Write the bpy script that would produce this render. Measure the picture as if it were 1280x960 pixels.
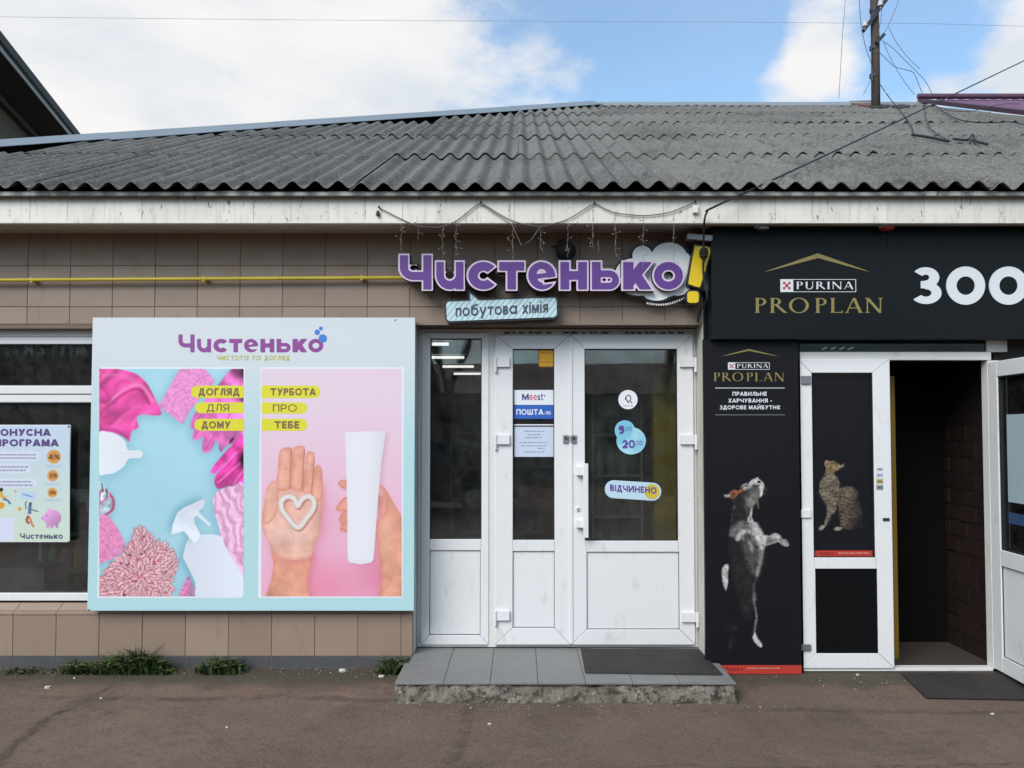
import bpy, math, random
import numpy as np
from mathutils import Vector

# ------------------------------------------------------------------ camera, sky, sun, exposure
scene = bpy.context.scene
for o in list(bpy.data.objects): bpy.data.objects.remove(o)
COL = scene.collection
F, CX, CY, PITCH, CAMZ = 998.0, 650.0, 505.0, math.radians(2.0), 1.64
cam_data = bpy.data.cameras.new('camera')
cam_data.sensor_width = 36.0
cam_data.lens = F / 1280.0 * 36.0
cam_data.shift_x = (640.0 - CX) / 1280.0
cam_data.shift_y = (CY - 480.0) / 1280.0
cam_data.clip_start, cam_data.clip_end = 0.05, 2000.0
cam = bpy.data.objects.new('camera', cam_data)
cam.location = (0, 0, CAMZ)
cam.rotation_euler = (math.radians(90) + PITCH, 0, 0)
COL.objects.link(cam)
scene.camera = cam

SUN_ELEV, SUN_AZ = math.radians(40), math.radians(214)     # azimuth clockwise from +Y: behind the camera, to the left
sun_data = bpy.data.lights.new('sun', 'SUN')
sun_data.energy, sun_data.angle, sun_data.color = 3.2, math.radians(38), (1.0, 0.955, 0.90)
sun = bpy.data.objects.new('sun', sun_data)
sdir = Vector((math.sin(SUN_AZ)*math.cos(SUN_ELEV), math.cos(SUN_AZ)*math.cos(SUN_ELEV), math.sin(SUN_ELEV)))
sun.rotation_euler = sdir.to_track_quat('Z', 'Y').to_euler()
COL.objects.link(sun)

def pixel_dir(px, py):
    xc, yc = (px-CX)/F, (CY-py)/F
    return Vector((xc, math.cos(PITCH)-yc*math.sin(PITCH), math.sin(PITCH)+yc*math.cos(PITCH)))

world = bpy.data.worlds.new('World'); scene.world = world
world.use_nodes = True
def build_world():
    nt = world.node_tree; N = nt.nodes; L = nt.links; N.clear()
    def nd(t, **k):
        n = N.new(t)
        for a, b in k.items(): setattr(n, a, b)
        return n
    def mth(op, a, b=None, clamp=False):
        n = nd('ShaderNodeMath', operation=op, use_clamp=clamp)
        for i, v in enumerate((a, b)):
            if v is None: continue
            if isinstance(v, (int, float)): n.inputs[i].default_value = v
            else: L.new(v, n.inputs[i])
        return n.outputs[0]
    sky = nd('ShaderNodeTexSky', sky_type='NISHITA', sun_disc=False, sun_elevation=SUN_ELEV, sun_rotation=SUN_AZ,
             air_density=1.0, dust_density=0.9, ozone_density=1.0)
    tc = nd('ShaderNodeTexCoord')
    nrm = nd('ShaderNodeVectorMath', operation='NORMALIZE'); L.new(tc.outputs['Generated'], nrm.inputs[0])
    D = nrm.outputs[0]
    sep = nd('ShaderNodeSeparateXYZ'); L.new(D, sep.inputs[0])
    # large soft clouds and their ragged edges
    mp = nd('ShaderNodeMapping'); mp.inputs['Scale'].default_value = (1, 1, 1.9); L.new(D, mp.inputs[0])
    n1 = nd('ShaderNodeTexNoise'); n1.inputs['Scale'].default_value = 3.1; n1.inputs['Detail'].default_value = 7; n1.inputs['Roughness'].default_value = 0.56
    L.new(mp.outputs[0], n1.inputs['Vector'])
    n2 = nd('ShaderNodeTexNoise'); n2.inputs['Scale'].default_value = 13.0; n2.inputs['Detail'].default_value = 8; n2.inputs['Roughness'].default_value = 0.62
    L.new(mp.outputs[0], n2.inputs['Vector'])
    # a broad bank of cloud to the left, open blue to the right, with the cumulus the place shows
    acc = mth('ADD', mth('MULTIPLY', mth('SUBTRACT', n1.outputs[0], 0.5), 2.2), mth('MULTIPLY', mth('SUBTRACT', n2.outputs[0], 0.5), 2.1))
    acc = mth('ADD', acc, 0.12)
    for (px, py, rad, amt) in ((200, 40, 0.46, 1.0), (480, 100, 0.17, 0.45), (830, 60, 0.15, -0.80), (700, 95, .09, .42), (790, 90, .05, .35), (1020, 75, 0.072, 0.95), (940, 40, .06, -.5),
                               (1150, 50, 0.085, -0.95), (1290, 75, 0.08, 1.0), (1175, 112, 0.035, 0.9), (900, 20, 0.10, -0.5), (620, 85, .06, .25)):
        d = pixel_dir(px, py).normalized()
        v = nd('ShaderNodeVectorMath', operation='DISTANCE'); L.new(D, v.inputs[0]); v.inputs[1].default_value = d
        r = nd('ShaderNodeMapRange', interpolation_type='SMOOTHSTEP'); L.new(v.outputs['Value'], r.inputs[0])
        r.inputs[1].default_value, r.inputs[2].default_value = rad, 0.0
        r.inputs[3].default_value, r.inputs[4].default_value = 0.0, amt
        acc = mth('ADD', acc, r.outputs[0])
    mr = nd('ShaderNodeMapRange', interpolation_type='SMOOTHSTEP'); L.new(acc, mr.inputs[0])
    mr.inputs[1].default_value, mr.inputs[2].default_value = -0.22, 0.85; mr.inputs[3].default_value = 0.16
    n3 = nd('ShaderNodeTexNoise'); n3.inputs['Scale'].default_value = 4.2; n3.inputs['Detail'].default_value = 5
    mp3 = nd('ShaderNodeMapping'); mp3.inputs['Location'].default_value = (3.1, 1.7, .4); mp3.inputs['Scale'].default_value = (1, 1, 2.2); L.new(D, mp3.inputs[0])
    L.new(mp3.outputs[0], n3.inputs['Vector'])
    cr = nd('ShaderNodeValToRGB'); L.new(n3.outputs[0], cr.inputs[0])
    cr.color_ramp.elements[0].position, cr.color_ramp.elements[0].color = 0.38, (0.78, 0.83, 0.90, 1)
    cr.color_ramp.elements[1].position, cr.color_ramp.elements[1].color = 0.62, (1.0, 0.985, 0.975, 1)
    hz = nd('ShaderNodeMix', data_type='RGBA', blend_type='MULTIPLY'); hz.inputs[0].default_value = 1.0; L.new(sky.outputs[0], hz.inputs[6]); hz.inputs[7].default_value = (1.08, 1.42, 1.50, 1)
    bg1 = nd('ShaderNodeBackground'); L.new(hz.outputs[2], bg1.inputs[0]); bg1.inputs[1].default_value = SKY_STRENGTH
    bg2 = nd('ShaderNodeBackground'); L.new(cr.outputs[0], bg2.inputs[0]); bg2.inputs[1].default_value = CLOUD_STRENGTH
    mx = nd('ShaderNodeMixShader'); L.new(mr.outputs[0], mx.inputs[0]); L.new(bg1.outputs[0], mx.inputs[1]); L.new(bg2.outputs[0], mx.inputs[2])
    out = nd('ShaderNodeOutputWorld'); L.new(mx.outputs[0], out.inputs[0])
SKY_STRENGTH, CLOUD_STRENGTH = 0.15, 0.90
build_world()
vs = scene.view_settings
vs.view_transform, vs.look, vs.gamma, vs.exposure = 'Standard', 'None', 1.0, 0.08
vs.use_curve_mapping = False
scene.cycles.use_denoising = True
scene.cycles.max_bounces = 8
scene.cycles.transparent_max_bounces = 12
scene.cycles.caustics_reflective = False
scene.cycles.caustics_refractive = False

rng = random.Random(11)
nrg = np.random.default_rng(5)

# ------------------------------------------------------------------ helpers: points
def P(px, py, Y):
    d = pixel_dir(px, py); t = Y/d.y
    return Vector((d.x*t, Y, CAMZ+d.z*t))
def G(px, py, z=0.0):
    d = pixel_dir(px, py); t = (z-CAMZ)/d.z
    return Vector((d.x*t, d.y*t, z))
def XZ(px, py, Y):
    p = P(px, py, Y); return p.x, p.z

# ------------------------------------------------------------------ helpers: objects
WORLD = {}
def base(name, world_origin, parent, data):
    o = bpy.data.objects.new(name, data); COL.objects.link(o)
    wo = Vector(world_origin)
    if parent is not None:
        o.parent = parent; o.location = wo - WORLD[parent.name]
    else: o.location = wo
    WORLD[o.name] = wo
    return o
def tag(o, label=None, cat=None, group=None, kind=None):
    if label: o['label'] = label
    if cat: o['category'] = cat
    if group: o['group'] = group
    if kind: o['kind'] = kind
    return o
def thing(name, loc, label, cat, group=None):
    return tag(base(name, loc, None, None), label, cat, group)
def mesh_obj(name, verts, faces, mat, parent=None, origin=None, smooth=False, bevel=0.0, mats=None, fmats=None):
    v = np.array([tuple(p) for p in verts], dtype=float)
    if origin is None: origin = (v.min(0)+v.max(0))/2 if parent is not None else np.array([(v[:,0].min()+v[:,0].max())/2, (v[:,1].min()+v[:,1].max())/2, v[:,2].min()])
    origin = np.array(tuple(origin), dtype=float)
    me = bpy.data.meshes.new(name)
    me.from_pydata((v-origin).tolist(), [], faces)
    if mats:
        for m in mats: me.materials.append(m)
        if fmats is not None: me.polygons.foreach_set('material_index', fmats)
    else: me.materials.append(mat)
    if smooth: me.polygons.foreach_set('use_smooth', [True]*len(me.polygons))
    me.update()
    o = base(name, origin, parent, me)
    if bevel:
        b = o.modifiers.new('bevel', 'BEVEL'); b.width = bevel; b.segments = 2; b.limit_method = 'ANGLE'; b.angle_limit = math.radians(40)
    return o
class MB:
    def __init__(s): s.v = []; s.f = []
    def box(s, x0, x1, y0, y1, z0, z1):
        i = len(s.v)
        s.v += [(x0,y0,z0),(x1,y0,z0),(x1,y1,z0),(x0,y1,z0),(x0,y0,z1),(x1,y0,z1),(x1,y1,z1),(x0,y1,z1)]
        s.f += [(i,i+3,i+2,i+1),(i+4,i+5,i+6,i+7),(i,i+1,i+5,i+4),(i+1,i+2,i+6,i+5),(i+2,i+3,i+7,i+6),(i+3,i,i+4,i+7)]
        return s
    def poly(s, pts):
        i = len(s.v); s.v += [tuple(p) for p in pts]; s.f.append(tuple(range(i, i+len(pts)))); return s
    def tube(s, pts, r, n=6, r2=None, cap=True):
        pts = [Vector(p) for p in pts]; m = len(pts); i0 = len(s.v)
        up = Vector((0.13, 0.31, 0.94))
        for k, p in enumerate(pts):
            d = (pts[min(k+1, m-1)]-pts[max(k-1, 0)])
            d = d.normalized() if d.length > 1e-9 else Vector((0,0,1))
            a = d.cross(up)
            if a.length < 1e-4: a = d.cross(Vector((1,0,0)))
            a.normalize(); b = d.cross(a)
            rr = r if r2 is None else r+(r2-r)*k/max(1, m-1)
            for j in range(n):
                t = 2*math.pi*j/n
                s.v.append(tuple(p+(a*math.cos(t)+b*math.sin(t))*rr))
        for k in range(m-1):
            for j in range(n):
                q = i0+k*n; j2 = (j+1) % n
                s.f.append((q+j, q+j2, q+n+j2, q+n+j))
        if cap:
            s.f.append(tuple(i0+j for j in range(n))[::-1]); s.f.append(tuple(i0+(m-1)*n+j for j in range(n)))
        return s
    def lathe(s, c, axis, prof, n=16):
        # prof: (distance along axis, radius)
        ax = Vector(axis).normalized(); a = ax.cross(Vector((0.2,0.3,0.9)));
        if a.length < 1e-3: a = ax.cross(Vector((1,0,0)))
        a.normalize(); b = ax.cross(a); c = Vector(c); i0 = len(s.v)
        for (t, r) in prof:
            for j in range(n):
                q = 2*math.pi*j/n
                s.v.append(tuple(c+ax*t+(a*math.cos(q)+b*math.sin(q))*r))
        for k in range(len(prof)-1):
            for j in range(n):
                q = i0+k*n; j2 = (j+1) % n
                s.f.append((q+j, q+j2, q+n+j2, q+n+j))
        s.f.append(tuple(i0+j for j in range(n))[::-1]); s.f.append(tuple(i0+(len(prof)-1)*n+j for j in range(n)))
        return s
    def build(s, name, mat, parent=None, **k): return mesh_obj(name, s.v, s.f, mat, parent, **k)
def box_obj(name, x0, x1, y0, y1, z0, z1, mat, parent=None, bevel=0.0, **k):
    return MB().box(x0, x1, y0, y1, z0, z1).build(name, mat, parent, bevel=bevel, **k)

# ------------------------------------------------------------------ helpers: materials
def srgb(r, g, b):
    f = lambda c: (c/255/12.92) if c/255 <= 0.04045 else ((c/255+0.055)/1.055)**2.4
    return (f(r), f(g), f(b))
KP = 1.0           # print and paint: albedo for a tone as the facade shows it
def seen(r, g, b, k=None):
    return tuple(min(0.86, c*(k or KP)) for c in srgb(r, g, b))
class Mat:
    def __init__(s, name):
        s.m = bpy.data.materials.new(name); s.m.use_nodes = True
        s.N, s.L = s.m.node_tree.nodes, s.m.node_tree.links
        s.b = s.N['Principled BSDF']; s._tc = None
    def nd(s, t, **k):
        n = s.N.new(t)
        for a, b in k.items(): setattr(n, a, b)
        return n
    def link(s, a, b): s.L.new(a, b)
    def coords(s, kind='pos'):
        if kind == 'pos': return s.nd('ShaderNodeNewGeometry').outputs['Position']
        return s.nd('ShaderNodeTexCoord').outputs['Object']
    def noise(s, scale, detail=4, rough=0.55, kind='pos', stretch=None, dist=0.0):
        n = s.nd('ShaderNodeTexNoise'); n.inputs['Scale'].default_value = scale; n.inputs['Detail'].default_value = detail
        n.inputs['Roughness'].default_value = rough; n.inputs['Distortion'].default_value = dist
        v = s.coords(kind)
        if stretch:
            mp = s.nd('ShaderNodeMapping'); mp.inputs['Scale'].default_value = stretch; s.link(v, mp.inputs[0]); v = mp.outputs[0]
        s.link(v, n.inputs['Vector']); return n.outputs[0]
    def ramp(s, fac, stops):
        r = s.nd('ShaderNodeValToRGB'); e = r.color_ramp.elements
        while len(e) < len(stops): e.new(0.5)
        for i, (p, c) in enumerate(stops):
            e[i].position = p; e[i].color = (c[0], c[1], c[2], 1) if not isinstance(c, (int, float)) else (c, c, c, 1)
        s.link(fac, r.inputs[0]); return r.outputs[0]
    def mix(s, fac, a, b, mode='MIX'):
        n = s.nd('ShaderNodeMix', data_type='RGBA', blend_type=mode)
        for sock, v in ((n.inputs[0], fac), (n.inputs[6], a), (n.inputs[7], b)):
            if isinstance(v, (int, float)): sock.default_value = v if sock.type == 'VALUE' else (v, v, v, 1)
            elif isinstance(v, tuple): sock.default_value = (v[0], v[1], v[2], 1)
            else: s.link(v, sock)
        return n.outputs[2]
    def math(s, op, a, b=None, clamp=False):
        n = s.nd('ShaderNodeMath', operation=op, use_clamp=clamp)
        for i, v in enumerate((a, b)):
            if v is None: continue
            if isinstance(v, (int, float)): n.inputs[i].default_value = v
            else: s.link(v, n.inputs[i])
        return n.outputs[0]
    def xyz(s, kind='pos'):
        n = s.nd('ShaderNodeSeparateXYZ'); s.link(s.coords(kind), n.inputs[0]); return n.outputs
    def step(s, v, a, b):
        n = s.nd('ShaderNodeMapRange', interpolation_type='SMOOTHSTEP'); s.link(v, n.inputs[0])
        n.inputs[1].default_value, n.inputs[2].default_value = a, b; return n.outputs[0]
    def rand(s): return s.nd('ShaderNodeObjectInfo').outputs['Random']
    def color(s, c):
        if isinstance(c, tuple): s.b.inputs['Base Color'].default_value = (c[0], c[1], c[2], 1)
        else: s.link(c, s.b.inputs['Base Color'])
        return s
    def rough(s, r):
        if isinstance(r, (int, float)): s.b.inputs['Roughness'].default_value = r
        else: s.link(r, s.b.inputs['Roughness'])
        return s
    def bump(s, h, strength=0.3, dist=0.01):
        n = s.nd('ShaderNodeBump'); n.inputs['Strength'].default_value = strength; n.inputs['Distance'].default_value = dist
        s.link(h, n.inputs['Height']); s.link(n.outputs[0], s.b.inputs['Normal']); return s
def simple(name, col, rough=0.5, var=0.12, scale=6.0, metal=0.0, dirt=0.0, bump=0.0, spec=0.5):
    m = Mat(name)
    c = m.mix(m.noise(scale, 5), tuple(x*(1-var) for x in col), tuple(min(0.9, x*(1+var)) for x in col))
    if dirt:
        d = m.step(m.noise(3.3, 8, 0.7, stretch=(3.0, 3.0, 0.7)), 0.5, 0.78)
        c = m.mix(m.math('MULTIPLY', d, dirt), c, tuple(x*0.35 for x in col))
    m.color(c); m.rough(rough); m.b.inputs['Metallic'].default_value = metal; m.b.inputs['Specular IOR Level'].default_value = spec
    if bump: m.bump(m.noise(scale*25, 4), bump, 0.002)
    return m.m
# ------------------------------------------------------------------ helpers: drawn shapes (distance fields turned into meshes)
def seg(x0, y0, x1, y1, w):
    L = math.hypot(x1-x0, y1-y0) or 1e-9; ux, uy = (x1-x0)/L, (y1-y0)/L; mx, my = (x0+x1)/2, (y0+y1)/2
    return lambda X, Y: np.maximum(np.abs((X-mx)*ux+(Y-my)*uy)-L/2, np.abs(-(X-mx)*uy+(Y-my)*ux)-w/2)
def ell(cx, cy, rx, ry):
    m = min(rx, ry)
    return lambda X, Y: (np.hypot((X-cx)/rx, (Y-cy)/ry)-1)*m
def ring(cx, cy, rx, ry, wx, wy=None):
    a, b = ell(cx, cy, rx, ry), ell(cx, cy, rx-wx, ry-(wy or wx))
    return lambda X, Y: np.maximum(a(X, Y), -b(X, Y))
def cut(f, g): return lambda X, Y: np.maximum(f(X, Y), g(X, Y))
def uni(*fs):
    def r(X, Y):
        d = fs[0](X, Y)
        for f in fs[1:]: d = np.minimum(d, f(X, Y))
        return d
    return r
def rot(f, a, cx, cy):
    c, s = math.cos(a), math.sin(a)
    return lambda X, Y: f(cx+(X-cx)*c+(Y-cy)*s, cy-(X-cx)*s+(Y-cy)*c)
def flipx(f, W): return lambda X, Y: f(W-X, Y)
right_of = lambda x: (lambda X, Y: x-X)
left_of = lambda x: (lambda X, Y: X-x)
above = lambda y: (lambda X, Y: y-Y)
below = lambda y: (lambda X, Y: Y-y)
def rbox(x0, x1, y0, y1, r):
    cx, cy, hx, hy = (x0+x1)/2, (y0+y1)/2, (x1-x0)/2-r, (y1-y0)/2-r
    return lambda X, Y: np.hypot(np.maximum(np.abs(X-cx)-hx, 0), np.maximum(np.abs(Y-cy)-hy, 0))-r
def polygon(pts):
    p = np.array(pts, float); q = np.roll(p, -1, 0)
    def f(X, Y):
        d = np.full(X.shape, 1e9); ins = np.zeros(X.shape, bool)
        for (ax, ay), (bx, by) in zip(p, q):
            ex, ey = bx-ax, by-ay; L2 = ex*ex+ey*ey+1e-12
            t = np.clip(((X-ax)*ex+(Y-ay)*ey)/L2, 0, 1)
            d = np.minimum(d, np.hypot(X-ax-t*ex, Y-ay-t*ey))
            c = (ay > Y) != (by > Y)
            xi = ax+(Y-ay)/(ey if abs(ey) > 1e-12 else 1e-12)*ex
            ins ^= c & (X < xi)
        return np.where(ins, -d, d)
    return f
def smooth_pts(pts, n=5, closed=True):
    p = [np.array(q, float) for q in pts]; m = len(p); out = []
    for i in range(m if closed else m-1):
        g = (lambda k: p[k % m]) if closed else (lambda k: p[min(max(k, 0), m-1)])
        a, b, c, d = g(i-1), g(i), g(i+1), g(i+2)
        for k in range(n):
            t = k/n
            out.append(0.5*((2*b)+(-a+c)*t+(2*a-5*b+4*c-d)*t*t+(-a+3*b-3*c+d)*t**3))
    if not closed: out.append(p[-1])
    return [tuple(o) for o in out]
def polygonize(f, x0, x1, y0, y1, cell, iso=0.0):
    nx, ny = max(2, int(math.ceil((x1-x0)/cell))+1), max(2, int(math.ceil((y1-y0)/cell))+1)
    xs = x0+np.arange(nx)*cell; ys = y0+np.arange(ny)*cell
    X, Y = np.meshgrid(xs, ys); D = f(X, Y)-iso+1e-7
    ins = D < 0
    cnt = ins[:-1,:-1].astype(int)+ins[1:,:-1]+ins[:-1,1:]+ins[1:,1:]
    polys, edges = [], []
    for j in range(ny-1):
        row = cnt[j]; i = 0
        while i < nx-1:
            c = row[i]
            if c == 0: i += 1; continue
            if c == 4:
                k = i
                while k < nx-1 and row[k] == 4: k += 1
                polys.append([(xs[i], ys[j]), (xs[k], ys[j]), (xs[k], ys[j+1]), (xs[i], ys[j+1])]); i = k; continue
            cs = ((i, j), (i+1, j), (i+1, j+1), (i, j+1)); pl = []; cr = []
            for a in range(4):
                (ia, ja), (ib, jb) = cs[a], cs[(a+1) % 4]; da, db = D[ja, ia], D[jb, ib]
                if da < 0: pl.append((xs[ia], ys[ja]))
                if (da < 0) != (db < 0):
                    t = da/(da-db); q = (xs[ia]+(xs[ib]-xs[ia])*t, ys[ja]+(ys[jb]-ys[ja])*t)
                    pl.append(q); cr.append((q, da < 0))
            if len(pl) >= 3: polys.append(pl)
            for a in range(0, len(cr)):
                if cr[a][1]: edges.append((cr[a][0], cr[(a+1) % len(cr)][0]))
            i += 1
    return polys, edges
def to_mesh(mb, polys, edges, tf, tf_back=None):
    """front faces through tf(x, y) -> point; when tf_back is given, side walls back to it"""
    for pl in polys: mb.poly([tf(x, y) for x, y in pl])
    if tf_back:
        for a, b in edges: mb.poly([tf(*b), tf(*a), tf_back(*a), tf_back(*b)])

# ------------------------------------------------------------------ a small sans alphabet (cap height H, stroke w)
def bowl(x0, yb, yt, W, w):
    b = yt-yb; w = min(w, .37*b); h = w/2; cx = W-b*0.5
    return [seg(x0, yt-h, cx, yt-h, w), seg(x0, yb+h, cx, yb+h, w), cut(ring(cx, (yb+yt)/2, b/2, b/2, w), right_of(cx-.05))]
def dg(x0, y0, x1, y1, w, H):
    ex, ey = (x1-x0)*0.2, (y1-y0)*0.2
    return cut(cut(seg(x0-ex, y0-ey, x1+ex, y1+ey, w), below(H)), above(0))
def glyph(c, w):
    H = 1.0
    if c in 'вгдзийклмнптхцчшьяжєсоеаu': H = 0.755
    C = c.upper() if c != 'u' else 'u'
    h = w/2; dw = w*1.02
    V = lambda x, a=0, b=None: seg(x, a, x, H if b is None else b, w)
    B = lambda y, a, b, ww=None: seg(a, y, b, y, ww or w)
    wf = 1+2.0*max(0, w-.15)
    W = 0.78*H*wf
    if c == ' ': return None, 0.32
    if c in '-–': W = 0.42; g = [B(0.38, 0, W, w*0.9)]
    elif c == '!': W = w; g = [seg(h, 0.34, h, 1, w), seg(h, 0, h, w*1.1, w)]
    elif c == '.': W = w; g = [seg(h, 0, h, w, w)]
    elif c == '%': W = 1.0; g = [ring(.22, .75, .22, .25, w*.8), ring(.78, .25, .22, .25, w*.8), dg(.2, 0, .8, 1, w*.8, 1)]
    elif C == 'П': g = [V(h), V(W-h), B(H-h, 0, W)]
    elif C == 'Н' or c == 'H': g = [V(h), V(W-h), B(H*0.51, 0, W)]
    elif C == 'И' or C == 'Й':
        W = .84*H*wf; g = [V(h), V(W-h), dg(h, 0, W-h, H, dw, H)]
        if C == 'Й': g.append(seg(W*.3, H*1.16, W*.7, H*1.16, w*.8))
    elif C == 'І' or C == 'I':
        W = w; g = [V(h)]
        if c == 'і': H = .755; g = [seg(h, 0, h, H, w), seg(h, .86, h, .86+w, w)]
    elif C == 'М' or C == 'M': W = .98*H; g = [V(h), V(W-h), dg(h, H, W/2, H*.22, dw, H), dg(W-h, H, W/2, H*.22, dw, H)]
    elif C == 'Ш': W = 1.12*H; g = [V(h), V(W/2), V(W-h), B(h, 0, W)]
    elif C == 'Г': W = .62*H; g = [V(h), B(H-h, 0, W)]
    elif c == 't': W = .5; g = [seg(.2, 0, .2, 1, w), B(.7, 0, W, w*.85), B(h, .2, W, w*.85)]
    elif C == 'Т' or C == 'T': W = .76*H*wf; g = [V(W/2), B(H-h, 0, W)]
    elif C == 'Е': 
        if c == 'е': 
            W = .98*H*.94; cx = W/2
            r = ring(cx, H/2, cx, H/2, w*.9, w*.82); gap = seg(cx, H/2-h*.45-w*.42, W+.2, H/2-h*.45-w*.42, w*.62)
            g = [rot(uni(cut(r, lambda X, Y: -gap(X, Y)), B(H/2, w*.3, W-w*.3, w*.56)), math.radians(9), cx, H/2)]
        else: W = .66*H; g = [V(h), B(h, 0, W), B(H-h, 0, W), B(H/2, 0, W*.92)]
    elif C == 'О' or c in '0O':
        W = H*1.04 if c != '0' else .86; g = [ring(W/2, H/2, W/2, H/2, w*.92)]
    elif C == 'С':
        W = .9*H; cx = H*.5; r = ring(cx, H/2, cx, H/2, w); a = math.radians(40)
        g = [cut(r, lambda X, Y: (X-cx)*math.sin(a)-np.abs(Y-H/2)*math.cos(a))]
    elif C == 'Є':
        W = .9*H; cx = H*.5; r = ring(cx, H/2, cx, H/2, w); a = math.radians(40)
        g = [cut(r, lambda X, Y: (X-cx)*math.sin(a)-np.abs(Y-H/2)*math.cos(a)), B(H/2, h, W*.75)]
    elif C == 'Р' and c == 'Р' or c == 'P': W = .74; g = [V(h)]+bowl(h, .36, 1, W, w)
    elif c == 'р': H = .755; W = .8; g = [seg(h, -.24, h, H, w), ring(W/2, H/2, W/2, H/2, w)]
    elif C == 'Ь': W = .80*H*wf; g = [V(h)]+bowl(h, 0, .70*H, W, w)
    elif c == 'Б': W = .76; g = [V(h), B(1-h, 0, W*.92)]+bowl(h, 0, .6, W, w)
    elif c == 'б': W = .8; g = [ring(W/2, .375, W/2, .375, w), seg(h*1.1, .36, h*1.3, .78, w), seg(h, .82, W*.9, 1.0, w*.85), seg(h*1.3, .66, W*.3, .88, w)]
    elif C == 'В': W = .76*H; g = [V(h)]+bowl(h, .47*H, H, W*.93, w)+bowl(h, 0, .53*H+h*.3, W, w)
    elif C == 'Я': W = .76*H; g = [flipx(uni(V(h), *bowl(h, .38*H, H, W, w)), W), dg(h*.8, 0, W*.55, .45*H, dw, .45*H)]
    elif C == 'Ч':
        W = .84*H*(1+.8*max(0, w-.15)); ry = .36*H; rx = .40*H; yb = .27*H
        g = [V(W-h), seg(h, yb+ry-.05, h, H, w), cut(cut(ring(rx, yb+ry, rx, ry, w), left_of(rx+.05)), below(yb+ry+.05)), B(yb+h, rx-.05, W-h)]
    elif c == 'u':
        W = .80*(1+.5*max(0, w-.15)); rx = W/2; ry = .40
        g = [V(W-h), seg(h, ry-.05, h, H, w), cut(ring(rx, ry, rx, ry, w), below(ry+.05))]
    elif c == 'у': H = .755; W = .78; g = [dg(h*.8, H, W/2, 0, dw, H), cut(cut(seg(W-h*.2, H+.2, W*.22, -.42, dw), below(H)), above(-.26))]
    elif C == 'У': W = .84; g = [cut(cut(seg(h*.6, 1.15, W*.56, .22, dw), below(1)), above(.3)), dg(W-h*.8, 1, W*.3, 0, dw, 1)]
    elif C == 'Х': W = .82*H; g = [dg(h, 0, W-h, H, dw, H), dg(h, H, W-h, 0, dw, H)]
    elif C == 'К':
        W = .80*H*(1+1.3*max(0, w-.15)); g = [V(h), dg(h+w*.2, .30*H, W-h*1.3, H, dw, H), cut(cut(seg(W*.36, .66*H, W-h*.95, -.12*H, dw), above(0)), below(.68*H))]
    elif c == 'а': W = .82; H = .755; g = [ring(W/2, H/2, W/2, H/2, w), V(W-h)]
    elif C == 'А' or c == 'A': W = .92; g = [dg(h*.6, 0, W/2, 1, dw, 1), dg(W-h*.6, 0, W/2, 1, dw, 1), B(.28, W*.2, W*.8)]
    elif C == 'Л': W = .80*H; g = [V(W-h), B(H-h, W*.28, W), seg(W*.28+h, H, W*.22+h, H*.3, w), seg(W*.24+h, H*.34, h*.6, h*.7, w)]
    elif C == 'Д': W = .94*H; g = [seg(W-w*1.2, 0, W-w*1.2, H, w), B(H-h, W*.28, W-w*.8), seg(W*.30+h, H, W*.22, h, w), B(h, 0, W), seg(h, -.2*H, h, h, w), seg(W-h, -.2*H, W-h, h, w)]
    elif C == 'З' or c == '3':
        W = .78*H; wy = min(w*.76, .2*H)
        r1 = ring(.35*H, .72*H, .37*H, .28*H, w, wy); r2 = ring(.36*H, .30*H, .42*H, .30*H, w, wy)
        g = [cut(r1, lambda X, Y: np.minimum(.33*H-X, .72*H+(.33*H-X)*.55-Y)), cut(r2, lambda X, Y: np.minimum(.33*H-X, Y-.30*H+(.33*H-X)*.55)), seg(.22*H, .525*H, .5*H, .525*H, wy)]
    elif c == '2': W = .72; g = [cut(ring(.35, .66, .35, .34, w), lambda X, Y: np.minimum(.66-Y, .35-X)), cut(ring(.35, .66, .35, .34, w), above(.66)), dg(.1, 0, .66, .6, dw, .68), B(h, 0, W)]
    elif c == '9': W = .76; g = [ring(.36, .68, .36, .32, w), cut(ring(.30, .42, .46, .42, w), lambda X, Y: np.maximum(.30-X, -1)), cut(seg(.1, h, .34, h, w), above(0))]
    elif c == '4': W = .8; g = [seg(.55, 0, .55, 1, w), B(.27, 0, W), dg(.02, .25, .5, 1, dw, 1)]
    elif c == '1': W = .4; g = [seg(W-h, 0, W-h, 1, w), seg(0, 1-h, W-h, 1-h, w)]
    elif c == 'e': return glyph('е', w)
    elif c == 's': H = .755; W = .6; g = [cut(ring(.3, .55, .28, .205, w*.9), lambda X, Y: np.minimum(X-.3, .5-Y)), cut(ring(.3, .205, .3, .205, w*.9), lambda X, Y: np.minimum(.3-X, Y-.25)), B(.378, .2, .4, w*.8)]
    elif c == 't': W = .5; g = [seg(.2, 0, .2, 1, w), B(.7, 0, W, w*.85), B(h, .2, W, w*.85)]
    else: W = .6; g = [V(h)]
    return uni(*g), W
def text_layout(s, w, gap=0.12):
    out = []; x = 0
    for c in s:
        g, W = glyph(c, w)
        if g is not None: out.append((c, g, x, W))
        x += W+gap
    return out, x-gap
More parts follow.
